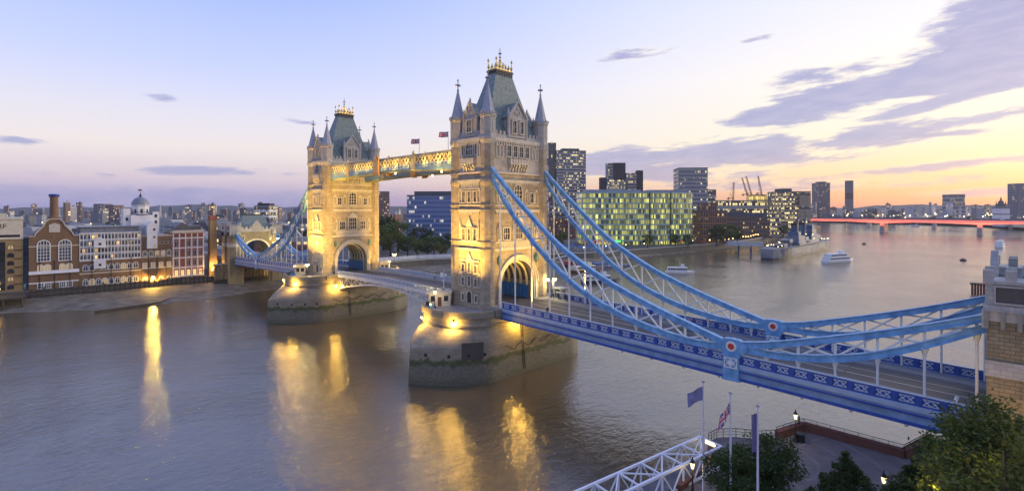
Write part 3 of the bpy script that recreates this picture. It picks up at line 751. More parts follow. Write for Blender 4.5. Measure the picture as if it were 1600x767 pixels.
        wd = MB(); wd.ext([(-w / 2 - .1, e), (0, h), (w / 2 + .1, e), (w / 2 + .1, e - .25), (0, h - .35), (-w / 2 - .1, e - .25)], .6, 4.0)
        link('dormer_roof', wd.mesh('dormer_roof', SLATE), o)
        if w > 5:
            for x in (-1.25, 1.25): link('window', window_mesh(1.15, 2.9, 2, 2), o, (x, 0, 1.5))
        else: link('window', window_mesh(1.7, 2.7, 3, 2), o, (0, 0, 1.5))
    dormer('E', 6.2, HX + .02, 63.2); dormer('W', 6.2, HX + .02, 63.2); dormer('S', 4.6, HY + .02, 62.6); dormer('N', 4.6, HY + .02, 62.6)
    # balcony on corbels
    def balcony(w, name='balcony'):
        b = MB(); b.box(-w / 2, w / 2, -.95, 0, 0, .3)
        b.box(-w / 2, w / 2, -.95, -.75, .3, 1.3); b.box(-w / 2, -w / 2 + .2, -.75, 0, .3, 1.3); b.box(w / 2 - .2, w / 2, -.75, 0, .3, 1.3)
        k = max(3, int(w / .85))
        for i in range(k + 1): x = -w / 2 + w * i / k; b.box(x - .1, x + .1, -1.06, -.95, .2, 1.45)
        for i in range(k):
            x = -w / 2 + w * (i + .5) / k
            b.extx([(0, 0), (-.85, 0), (-.8, -.5), (-.45, -.7), (-.4, -1.2), (0, -1.9)], x - .2, x + .2)
        return b.mesh(name, PALE)
    def panel(w, h, name='carved_panel'):
        b = MB(); b.box(-w / 2, w / 2, -.1, 0, 0, h); k = max(3, int(w / .6))
        for i in range(k): x = -w / 2 + w * (i + .5) / k; b.box(x - .14, x + .14, -.24, -.1, .15, h - .15)
        b.box(-w / 2, w / 2, -.3, -.1, h - .14, h + .08); b.box(-w / 2, w / 2, -.3, -.1, -.08, .14)
        return b.mesh(name, PALE)
    def niche(name='statue_niche'):
        b = MB(); b.box(-.45, .45, -.25, 0, 0, .35); b.lathe([(.28, .35), (.32, 1.0), (.22, 1.7), (.1, 1.8), (.17, 2.0), (.16, 2.2), (.02, 2.35)], 8, 0, -.28)
        b.lathe([(.5, 2.7), (.45, 3.0), (.05, 4.2)], 6, 0, -.2); b.box(-.62, -.45, -.3, 0, 0, 3.0); b.box(.45, .62, -.3, 0, 0, 3.0)
        return b.mesh(name, PALE)
    W1 = lambda *a, **k: window_mesh(*a, **k)
    bal6, bal5, bal3 = balcony(6.6), balcony(5.2), balcony(4.6)
    for f in ('E', 'W'):
        if True:
            for i in range(4): on_face(W1(1.35, 2.5, 2, 2), f, -3.1 + i * 2.07, 49.9, HX, T, z0=TZ)
            on_face(bal6, f, 0, 48.0, HX, T, z0=TZ)
        on_face(W1(2.7, 4.3, 3, 4, arched=True), f, 0, 38.9, HX, T, z0=TZ)
        for s in (-1, 1): on_face(W1(1.3, 2.3, 2, 2), f, 4.9 * s, 38.9, HX, T, z0=TZ)
        on_face(W1(2.8, 3.9, 4, 3), f, 0, 30.2, HX, T, z0=TZ)
        for s in (-1, 1):
            on_face(W1(1.9, 2.7, 3, 2), f, 3.9 * s, 30.2, HX, T, z0=TZ); on_face(niche(), f, 6.3 * s, 30.0, HX, T, z0=TZ)
        on_face(bal5 if f == 'W' else bal5, f, 0, 34.9, HX, T, z0=TZ) if f == 'W' else None
        on_face(panel(12.6, 1.1), f, 0, 28.15, HX, T, z0=TZ)
        g = MB(); g.ext([(-1.9, 0), (1.9, 0), (0, 1.7)], -.35, 0); on_face(g.mesh('window_gable', PALE), f, 0, 34.45, HX, T, z0=TZ)
        for s in (-1, 1):
            sh = MB(); sh.lathe([(.05, 0), (.55, .7), (.6, 1.6), (.3, 2.2), (.05, 2.6)], 8, 0, -.35); on_face(sh.mesh('carved_shield', mat('bronze_green', (.10, .20, .19), .5, .2, 3)), f, 6.4 * s, 24.0, HX, T, z0=TZ)
    bl = MB()
    for dx in (-.5, .5): bl.box(dx - .09, dx + .09, -.2, 0, 0, 2.6)
    bl.box(-.59, .59, -.2, 0, -.2, 0); bl.ext([(-.59, 2.6), (.59, 2.6), (0, 3.5)], -.2, 0)
    blm = bl.mesh('blind_lancet', PALE)
    for f in ('E', 'W'):
        for t, z in ((-2.95, 38.95), (2.95, 38.95), (-6.6, 38.95), (6.6, 38.95), (-5.6, 49.6), (5.6, 49.6), (-6.7, 46.4 + 3.2), (6.7, 49.6)): on_face(blm, f, t, z, HX, T, z0=TZ)
    for f in ('S', 'N'):
        for t, z in ((-3.25, 49.6), (3.25, 49.6), (-3.35, 39.0), (3.35, 39.0), (-3.4, 19.2), (3.4, 19.2)): on_face(blm, f, t, z, HY, T, z0=TZ)
    for f in ('S', 'N'):
        on_face(W1(2.4, 2.9, 3, 2), f, 0, 50.1, HY, T, z0=TZ)
        for s in (-1, 1): on_face(W1(.7, 2.6, 1, 2), f, 2.45 * s, 50.1, HY, T, z0=TZ)
        on_face(bal3, f, 0, 48.0, HY, T, z0=TZ)
        on_face(panel(6.4, 1.5), f, 0, 42.1, HY, T, z0=TZ)
        for i in range(3): on_face(W1(1.05, 2.5, 2, 2), f, -2.1 + 2.1 * i, 39.0, HY, T, z0=TZ); on_face(W1(1.05, 2.7, 2, 2), f, -2.1 + 2.1 * i, 30.0, HY, T, z0=TZ)
        g = MB(); g.ext([(-1.2, 0), (1.2, 0), (0, 2.2)], -.35, 0)
        for s in (-1, 1): g.lathe([(.22, -3.0), (.22, .6), (.03, 1.6)], 6, 3.3 * s, -.2)
        on_face(g.mesh('window_gable', PALE), f, 0, 33.2, HY, T, z0=TZ)
        for z in (19.2, 22.4):
            for i in range(3): on_face(W1(.95, 2.3 if i == 1 else 1.8, 2, 2), f, -2.3 + 2.3 * i, z, HY, T, z0=TZ)
        g = MB(); g.ext([(-1.1, 0), (1.1, 0), (0, 1.8)], -.35, 0); g.box(-3.6, 3.6, -.22, 0, -.35, -.05); on_face(g.mesh('window_gable', PALE), f, 0, 25.4, HY, T, z0=TZ)
        on_face(W1(1.7, 3.0, 1, 1, arched=True, glass=BLACK, name='doorway'), f, 0, 14.9, HY, T, z0=TZ)
        for s in (-1, 1): on_face(W1(.8, 1.5, 1, 1), f, 2.4 * s, 15.6, HY, T, z0=TZ)
    return T
tower1 = make_tower()
tower2 = copy_tree(tower1); tower2.location = (-82.3, 0, TZ); tower2['label'] = 'smaller-looking gothic bridge tower at the left, floodlit gold on both faces'

# ================================================================== decks
RAILP = None
def rail_panel(L, h=1.3, name='railing_panel'):
    m = MB(); t = .10
    m.k = 0; m.box(-L / 2, L / 2, -.14, .14, 0, .16); m.box(-L / 2, L / 2, -.16, .16, h - .16, h); m.box(-L / 2, -L / 2 + .3, -.18, .18, .16, h - .16); m.box(L / 2 - .3, L / 2, -.18, .18, .16, h - .16)
    m.box(-L / 2 + .3, L / 2 - .3, -.03, .03, .16, h - .16)
    m.k = 1; x0, x1 = -L / 2 + .42, L / 2 - .42; z0, z1 = .28, h - .28
    for sy in (-.09, .09):
        mid = (x0 + x1) / 2
        for a, b in ((x0, mid), (mid, x1)):
            m.bar((a, sy, z0), (b, sy, z1), .10, .12); m.bar((a, sy, z1), (b, sy, z0), .10, .12)
        m.bar((x0, sy, z0), (x1, sy, z0), .1, .1); m.bar((x0, sy, z1), (x1, sy, z1), .1, .1)
        m.lathe([(.17, -.04), (.17, .04)], 8)
    return m
def deck_z(x): return 15.25 - .0262 * (x - 7)
def make_span():
    x0, x1 = 10.4, 92.0
    O = Vector((50, 0, deck_z(50)))
    Dk = thing('suspended_deck', 'long suspended road deck with blue railings nearest the camera', 'bridge deck', O, group='suspended side spans')
    P = lambda x, y, dz: (x, y, deck_z(x) + dz)
    def slab(name, ya, yb, za, zb, mt, xa=x0, xb=x1):
        m = MB(O); m.add([P(xa, ya, za), P(xb, ya, za), P(xb, yb, za), P(xa, yb, za), P(xa, ya, zb), P(xb, ya, zb), P(xb, yb, zb), P(xa, yb, zb)],
                         [(3, 2, 1, 0), (4, 5, 6, 7), (0, 1, 5, 4), (1, 2, 6, 5), (2, 3, 7, 6), (3, 0, 4, 7)])
        return m.build(name, mt, Dk)
    slab('roadway', -6.0, 6.0, -.45, -.14, ASPH)
    for s in (1, -1):
        a, b = sorted((6.0 * s, 9.2 * s)); slab('footway', a, b, -.45, 0, PAVE)
        a, b = sorted((9.2 * s, 9.75 * s)); slab('edge_girder', a, b, -2.2, .16, mat('girder_grey_blue', (.20, .30, .46), .5, .2, .7))
        a, b = sorted((9.76 * s, 9.95 * s)); slab('girder_flange', a, b, -2.3, -1.9, DBLUE); slab('fascia_band', a, b, -1.0, -.78, DBLUE)
        a, b = sorted((9.755 * s, 9.86 * s)); slab('fascia_strip', a, b, -.5, .12, mat('pale_blue_grey_paint', (.36, .44, .55), .5, .1, .8))
        a, b = sorted((5.7 * s, 5.78 * s)); m = slab('edge_line', a, b, -.139, -.134, mat('road_paint', (.62, .62, .58), .6, .12, 2))
        # railing
        L = 2.35; n = int((x1 - x0 - 1) / L)
        pm = [rail_panel(L).mesh('railing_panel', [DBLUE, mat('lattice_white', (.46, .52, .62), .5, .12, 1)])]
        for i in range(n):
            x = x0 + .5 + L * (i + .5); o = link('railing_panel', pm[0], Dk, Vector(P(x, 9.5 * s, .16)) - O); o.rotation_euler = (0, math.atan(.0262), 0)
        slab('hand_rail', 9.5 * s - .2, 9.5 * s + .2, 1.46, 1.56, mat('pale_blue_grey_paint', (.36, .44, .55)))
    for yy in (-3.1, 3.1): slab('lane_line', yy - .05, yy + .05, -.139, -.134, MATS['road_paint'])
    slab('centre_line', -.07, .07, -.139, -.134, MATS['road_paint'])
    slab('stop_line', -5.6, -.4, -.139, -.134, MATS['road_paint'], 86.5, 86.9)
    for i in range(14):
        x = 13 + i * 5.8; m = MB(O); z = deck_z(x)
        m.ext([(x - .25, z - 2.0), (x + .25, z - 2.0), (x + .25, z - .45), (x - .25, z - .45)], -9.1, 9.1); m.build('cross_girder', DSTEEL, Dk)
        lm = MB(O); lm.lathe([(.16, z - 2.55), (.22, z - 2.35), (.16, z - 2.3)], 8, x, -9.85); lm.build('soffit_lamp', PALE, Dk)
    # road gullies and joints: cross strips
    for x in (30, 52, 74): slab('expansion_joint', -5.99, 5.99, -.1385, -.133, BLACK, x, x + .18)
    return Dk
deckA = make_span()
deckB = copy_tree(deckA); deckB.location = (-82.3 - 50, 0, deck_z(50)); deckB.rotation_euler = (0, 0, pi); deckB['label'] = 'distant suspended road deck leading from the left tower to the far stone gateway'

# bascules
def make_leaf():
    L = 71.9 - 41.2; O = Vector((-10.4, 0, 15.2))
    Bk = thing('bascule_leaf', 'raised-span leaf of the road hinged on the near pier', 'bascule leaf', O, group='bascule leaves of the opening span')
    xa, xb = -10.4, -41.1
    ztop = lambda x: 15.15 + .35 * sin(pi * (-(x + 10.4)) / 61.5)
    zbot = lambda x: ztop(x) - (1.2 + 3.6 * max(0, 1 - (-(x + 10.4)) / 30.7) ** 1.6)
    N = 10; xs = [xa + (xb - xa) * i / N for i in range(N + 1)]
    def strip(name, ya, yb, za, zb, mt):
        m = MB(O)
        for i in range(N):
            x, X = xs[i], xs[i + 1]
            m.add([(x, ya, ztop(x) + za), (X, ya, ztop(X) + za), (X, yb, ztop(X) + za), (x, yb, ztop(x) + za), (x, ya, ztop(x) + zb), (X, ya, ztop(X) + zb), (X, yb, ztop(X) + zb), (x, yb, ztop(x) + zb)],
                  [(3, 2, 1, 0), (4, 5, 6, 7), (0, 1, 5, 4), (2, 3, 7, 6)] + ([(3, 0, 4, 7)] if i == 0 else []) + ([(1, 2, 6, 5)] if i == N - 1 else []))
        return m.build(name, mt, Bk)
    strip('roadway', -5.2, 5.2, -.45, -.14, ASPH)
    LW = mat('pale_grey_paint', (.60, .62, .62), .5, .1, .8)
    for s in (1, -1):
        a, b = sorted((5.2 * s, 7.6 * s)); strip('footway', a, b, -.45, 0, PAVE)
        a, b = sorted((7.6 * s, 7.85 * s)); strip('edge_beam', a, b, -.75, .15, LW)
        pm = rail_panel(1.9).mesh('railing_panel', [mat('pale_blue_grey_paint', (.36, .44, .55)), MATS['lattice_white']])
        for i in range(16):
            x = xa - .2 - 1.9 * (i + .5); link('railing_panel', pm, Bk, Vector((x, 7.72 * s, ztop(x) + .15)) - O)
        for k, yy in enumerate((7.35, 2.6)):
            m = MB(O)
            for i in range(N):
                x, X = xs[i], xs[i + 1]
                m.bar((x, yy * s, zbot(x)), (X, yy * s, zbot(X)), .4, .42); m.bar((x, yy * s, zbot(x)), (x, yy * s, ztop(x) - .6), .25, .25)
                if i % 2: m.bar((x, yy * s, zbot(x)), (X, yy * s, ztop(X) - .7), .22, .25)
                else: m.bar((x, yy * s, ztop(x) - .7), (X, yy * s, zbot(X)), .22, .25)
                m.bar((x, yy * s, ztop(x) - .7), (X, yy * s, ztop(X) - .7), .35, .35)
            m.build('lattice_girder', LW if k == 0 else GREY, Bk)
    for x in xs[1:]:
        m = MB(O); m.box(x - .12, x + .12, -7.3, 7.3, ztop(x) - 1.0, ztop(x) - .5); m.build('cross_beam', GREY, Bk)
    strip('centre_line', -.07, .07, -.139, -.134, MATS['road_paint'])
    return Bk
leaf1 = make_leaf()
leaf2 = copy_tree(leaf1); leaf2.location = (-71.9, 0, 15.2); leaf2.rotation_euler = (0, 0, pi); leaf2['label'] = 'raised-span leaf of the road hinged on the farther pier'

# road through each archway: fixed deck on the piers
for xc, lab in ((0, 'road surface passing through the archway of the nearer tower'), (-82.3, 'road surface passing through the archway of the farther tower')):
    m = MB(); m.box(xc - 10.35, xc + 10.35, -5.0, 5.0, 14.2, 15.05)
    struct(m.build('bridge_road', ASPH))
    for s in (1, -1):
        for xa, xb in ((6.6, 10.35), (-10.35, -6.6)):
            m = MB(); a, b = sorted((5.0 * s, 9.8 * s)); m.box(xc + xa, xc + xb, a, b, 14.19, 15.18); struct(m.build('bridge_pavement', PAVE))

# ================================================================== suspension chains
TOPC = [(6.3, 47.2), (14, 40.3), (20, 35.4), (23, 32.9), (35.4, 25.4), (46.2, 21.1), (54.4, 18.5), (61.3, 16.5)]
BOTC = [(6.3, 45.6), (12, 38.2), (19.1, 31.2), (29.4, 23.4), (39.4, 18.9), (48.6, 16.7), (56.2, 15.95), (61.3, 16.3)]
TOP2 = [(61.3, 16.7), (66, 17.5), (70.8, 18.8), (76.6, 20.5), (82.5, 22.4), (92, 25.9)]
BOT2 = [(61.3, 16.4), (64.5, 16.25), (68, 16.35), (73.6, 17.1), (78.8, 18.5), (84, 20.8), (92, 25.2)]
def make_chain():
    O = Vector((61.3, 0, 16.4))
    Cn = thing('suspension_chain', 'near blue suspension chain sweeping from the tower over the roadway', 'suspension chain', (61.3, -9.3, 16.4), group='suspension chains')
    def chord(name, pts, xa, xb, mt, w=.62, h=.85, N=26):
        xs = [xa + (xb - xa) * i / N for i in range(N + 1)]; zs = smooth_curve(pts, xs); m = MB(O)
        for i in range(N):
            m.bar((xs[i], 0, zs[i]), (xs[i + 1], 0, zs[i + 1]), w, h)
        for i in range(N):   # flanges
            d = .02
            m.bar((xs[i], 0, zs[i] + h / 2), (xs[i + 1], 0, zs[i + 1] + h / 2), w + .3, .1); m.bar((xs[i], 0, zs[i] - h / 2), (xs[i + 1], 0, zs[i + 1] - h / 2), w + .3, .1)
        for i in range(1, N, 2):
            m.box(xs[i] - .3, xs[i] + .3, -w / 2 - .06, w / 2 + .06, zs[i] - h * .42, zs[i] + h * .42)
        return m.build(name, mt, Cn)
    chord('top_chord', TOPC, 6.3, 60.6, BLUE); chord('bottom_chord', BOTC, 6.3, 60.4, BLUE)
    chord('top_chord', TOP2, 62.0, 90.5, BLUE, N=14); chord('bottom_chord', BOT2, 62.2, 90.5, BLUE, N=14)
    CW = mat('truss_white', (.70, .72, .70), .45, .06, 1)
    def web(tp, bp, nodes):
        zt = smooth_curve(tp, nodes); zb = smooth_curve(bp, nodes)
        for i in range(len(nodes)):
            x = nodes[i]
            if zt[i] - zb[i] > .9:
                m = MB(O); m.bar((x, 0, zb[i] + .3), (x, 0, zt[i] - .3), .30, .30); m.build('web_post', CW, Cn)
            if i + 1 < len(nodes) and (zt[i] - zb[i] > .9 or zt[i + 1] - zb[i + 1] > .9):
                X = nodes[i + 1]; m = MB(O)
                m.bar((x, -.11, zb[i] + .2), (X, -.11, zt[i + 1] - .2), .18, .26); m.bar((x, .11, zt[i] - .2), (X, .11, zb[i + 1] + .2), .18, .26)
                m.build('web_brace', CW, Cn)
            if zb[i] - deck_z(x) > 1.7:
                m = MB(O); z = zb[i] - .45; top = z
                m.tube([(x, 0, deck_z(x) + .1), (x, 0, z - 1.0)], .15, 8); m.lathe([(.15, z - 1.1), (.2, z - .8), (.42, z - .05), (.42, z + .1)], 8, x, 0)
                m.build('hanger', CW, Cn)
    web(TOPC, BOTC, [9.8, 14.5, 19.4, 24.4, 29.5, 34.6, 39.6, 44.5, 49.2, 53.6, 57.4]); web(TOP2, BOT2, [66.2, 70.4, 74.9, 79.6, 84.3, 89.0])
    m = MB(O); m.merge(MB().lathe([(1.15, -.55), (1.15, .55)], 20), Matrix.Translation((61.3, 0, 16.5)) @ Matrix.Rotation(pi / 2, 4, 'X'))
    m.ext([(59.3, 16.0), (60.2, 15.4), (62.5, 15.4), (63.6, 15.9), (63.6, 17.0), (62.4, 17.6), (60.2, 17.6), (59.3, 17.0)], -.48, .48)
    pb = m.build('pin_boss', BLUE, Cn)
    m = MB(O); m.merge(MB().lathe([(.80, -.62), (.80, .62)], 20), Matrix.Translation((61.3, 0, 16.5)) @ Matrix.Rotation(pi / 2, 4, 'X')); m.build('pin_ring', WHITE, pb)
    m = MB(O); m.merge(MB().lathe([(.46, -.72), (.48, 0), (.46, .72)], 18), Matrix.Translation((61.3, 0, 16.5)) @ Matrix.Rotation(pi / 2, 4, 'X')); m.build('pin_cap', RED, pb)
    # pedestal that ties the joint to the deck, with a cast panel
    m = MB(O); z = deck_z(61.3); m.box(60.1, 62.5, -.75, .75, z - 2.4, 15.45); m.box(59.9, 62.7, -.85, .85, z - 2.5, z - 2.2); m.box(59.95, 62.65, -.82, .82, 15.0, 15.3)
    pd = m.build('joint_pedestal', BLUE, Cn)
    for yy in (-.80, .80):
        m = MB(O)
        for a, b in ((60.3, 60.45), (62.15, 62.3)): m.box(a, b, yy - .06, yy + .06, z - .6, z + 1.0)
        for a, b in ((z - .6, z - .45), (z + .85, z + 1.0)): m.box(60.45, 62.15, yy - .06, yy + .06, a, b)
        for dx in (0, .85): m.bar((60.45 + dx, yy, z - .45), (61.3 + dx, yy, z + .85), .1, .12); m.bar((60.45 + dx, yy, z + .85), (61.3 + dx, yy, z - .45), .1, .12)
        m.merge(MB().lathe([(.38, -.1), (.38, .1)], 10), Matrix.Translation((61.3, yy, z + .2)) @ Matrix.Rotation(pi / 2, 4, 'X'))
        m.build('cast_panel', WHITE, pd)
    return Cn
ch1 = make_chain()
for loc, rz, lab in (((61.3, 9.3, 16.4), 0, 'blue suspension chain on the upstream side, behind the roadway and the near chain'),
                     ((-82.3 - 61.3, 9.3, 16.4), pi, 'farther chain of the pair between the left tower and the far gateway'),
                     ((-82.3 - 61.3, -9.3, 16.4), pi, 'chain lit pale green in front of the far gateway and left of the left tower')):
    c = copy_tree(ch1); c.location = loc; c.rotation_euler = (0, 0, rz); c['label'] = lab

# ================================================================== high level walkways
def make_walkway():
    xa, xb = -75.9, -6.4; O = Vector(((xa + xb) / 2, 0, 47))
    Wk = thing('high_walkway', 'near high walkway of lit yellow lattice joining the two towers', 'walkway', (O.x, -6.6, 47), group='high level walkways')
    hw = 1.9
    zb = lambda x: 47.4 + .9 * sin(pi * (x - xa) / (xb - xa)); zt = 52.1
    m = MB(O); N = 24; xs = [xa + (xb - xa) * i / N for i in range(N + 1)]
    for s in (1, -1):
        m = MB(O); a, b = sorted((hw * s, (hw - .35) * s))
        for i in range(N):
            m.ext([(xs[i], zb(xs[i])), (xs[i + 1], zb(xs[i + 1])), (xs[i + 1], 49.55), (xs[i], 49.55)], a, b)
        m.build('bottom_girder', mat('walkway_blue', (.22, .42, .56), .45, .1, .7), Wk)
    m = MB(O)
    for i in range(N): m.ext([(xs[i], zb(xs[i]) - .3), (xs[i + 1], zb(xs[i + 1]) - .3), (xs[i + 1], zb(xs[i + 1]) + .2), (xs[i], zb(xs[i]) + .2)], -hw + .36, hw - .36)
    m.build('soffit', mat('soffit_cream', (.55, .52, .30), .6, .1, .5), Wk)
    m = MB(O)
    for s in (1, -1):
        a, b = sorted(((hw + .02) * s, (hw + .22) * s))
        m.box(xa, xb, a, b, 49.45, 49.75); m.box(xa, xb, a, b, 48.55, 48.7)
        for i in range(N * 2): x = xa + (xb - xa) * (i + .5) / (N * 2); m.box(x - .12, x + .12, min(a, b), max(a, b) - .05, 48.7, 49.45)
    m.build('girder_band', mat('pale_blue_grey_paint', (.36, .44, .55)), Wk)
    m = MB(O); m.box(xa, xb, -hw, hw, zt - .3, zt); m.box(xa, xb, -hw - .2, hw + .2, zt, zt + .22); m.build('top_boom', GREY, Wk)
    LC = mat('lattice_cream', (.78, .72, .48), .5, .06, 1)
    for s in (1, -1):
        m = MB(O); k = 43; yy = (hw - .12) * s
        for i in range(k):
            x, X = xa + (xb - xa) * i / k, xa + (xb - xa) * (i + 1) / k
            for y2 in (yy - .07, yy + .07): pass
            m.bar((x, yy - .06, 49.75), (X, yy - .06, zt - .3), .10, .26); m.bar((x, yy + .06, zt - .3), (X, yy + .06, 49.75), .10, .26)
        m.build('lattice_side', LC, Wk)
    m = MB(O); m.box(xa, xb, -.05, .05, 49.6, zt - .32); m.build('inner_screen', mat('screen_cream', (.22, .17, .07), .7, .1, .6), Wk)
    gd = MB(); gd.box(-.7, .7, -.3, .3, -.6, 3.6); gd.ext([(-.8, .6), (-.5, 0), (.5, 0), (.8, .6), (.8, 2.2), (0, 3.0), (-.8, 2.2)], -.5, -.3); gd.lathe([(.3, 3.6), (.45, 4.0), (.05, 4.9)], 8)
    gm = gd.mesh('crest_post', mat('gilt_cream', (.72, .60, .26), .5, .15, 3))
    for x in (-62.8, -25.4): link('crest_post', gm, Wk, (x - O.x, -hw - .1, 48.6 - 47)); o = link('crest_post', gm, Wk, (x - O.x, hw + .1, 48.6 - 47), pi)
    gd = MB(); gd.box(-1.0, 1.0, -.35, .35, -.9, 4.2); gd.ext([(-1.2, .4), (-.6, -.2), (.6, -.2), (1.2, .4), (1.2, 2.6), (.7, 3.7), (0, 4.3), (-.7, 3.7), (-1.2, 2.6)], -.7, -.35); gd.lathe([(.4, 4.2), (.5, 4.6), (.05, 5.6)], 8)
    for s in (-1, 1): gd.lathe([(.28, -.6), (.28, 4.4), (.02, 5.2)], 6, s * 1.3, -.3)
    gm2 = gd.mesh('gilded_crest', mat('gilt_red', (.80, .42, .12), .4, .3, 2.5))
    link('gilded_crest', gm2, Wk, (-44.4 - O.x, -hw - .1, 48.2 - 47)); link('gilded_crest', gm2, Wk, (-44.4 - O.x, hw + .1, 48.2 - 47), pi)
    sl = MB(); sl.lathe([(.12, 0), (.3, -.25), (.22, -.5), (.05, -.55)], 8); slm = sl.mesh('soffit_lamp', SMALLB)
    for x in (-36, -14): link('soffit_lamp', slm, Wk, (x - O.x, -1.0, zb(x) - .32 - 47))
    return Wk
wk1 = make_walkway()
wk2 = copy_tree(wk1); wk2.location = (wk1.location.x, 6.6, 47); wk2['label'] = 'upstream high walkway running parallel behind the near one'
for x in (-69, -58, -47, -36, -25, -14): light('POINT', (x, -9.4, 45.9), YEL, 420, size=.2, name='walkway_fill_light')  # bare lights added below to brighten the soffit, most without a lamp
for x in (-72, -66, -56.5, -50, -40, -34.5, -28.5, -20, -14, -9):
    light('POINT', (x, -9.6, 50.1), YEL, 300, size=.15, name='walkway_fill_light'); light('POINT', (x, -7.6, 51.0), YEL, 120, size=.15, name='walkway_fill_light')  # added lights without fixtures: outer row brightens the lattice bars, inner row within
def flag_mesh(L, h, seed=0, rows=8, droop=0.0, wave=.25, name='flag', union=True, colr=None):
    """cloth rippling away from its hoist along +x; union cross as separate thin strips of faces"""
    NX, NZ = 18, 12; m = MB()
    def P(i, j):
        t = i / NX; x = L * t * (1 - .3 * droop); z = h * (j / NZ) - droop * L * .75 * t ** 1.25
        return (x, wave * sin(t * 7 + seed + j * .12) * (t ** .6), z)
    m.add([P(i, j) for i in range(NX + 1) for j in range(NZ + 1)], [])
    fs = []
    for i in range(NX):
        for j in range(NZ):
            b = i * (NZ + 1) + j; m.f.append([b, b + NZ + 1, b + NZ + 2, b + 1])
            u, v = abs((i + .5) / NX - .5) * 2, abs((j + .5) / NZ - .5) * 2
            k = 0
            if union:
                d = abs(u - v)
                if u < .12 or v < .18: k = 2
                elif u < .24 or v < .36: k = 1
                elif d < .10: k = 2
                elif d < .22: k = 1
            m.mi.append(k)
    mats = [mat('flag_navy', (.025, .04, .20), .8, .05, 1), mat('flag_white', (.7, .7, .7), .8, .05, 1), mat('flag_red', (.60, .03, .04), .8, .05, 1)] if union else [colr]
    return m.mesh(name, mats, smooth=True, recalc=False)
FP = [((-25.4, -6.6, 52.3), 4.6, 2.5, 1.35, 'union flag flying above the middle of the near walkway'), ((-12.5, -6.6, 52.3), 5.2, 2.6, 1.4, 'union flag flying just left of the nearer tower')]
for loc, hh, L, hgt, lab in FP:
    fl = thing('flagpole', lab.replace('union flag flying', 'slim white pole with union flag flying'), 'flagpole', loc, group='flags over the walkway')
    m = MB(); m.tube([(0, 0, 0), (0, 0, hh)], [.09, .05], 6); m.sphere((0, 0, hh), .14, 6, 4); m.build('pole', WHITE, fl)
    f = link('flag', flag_mesh(L, hgt, 1, wave=.3), fl, (-.05, 0, hh - hgt - .1), R(180 + 25))
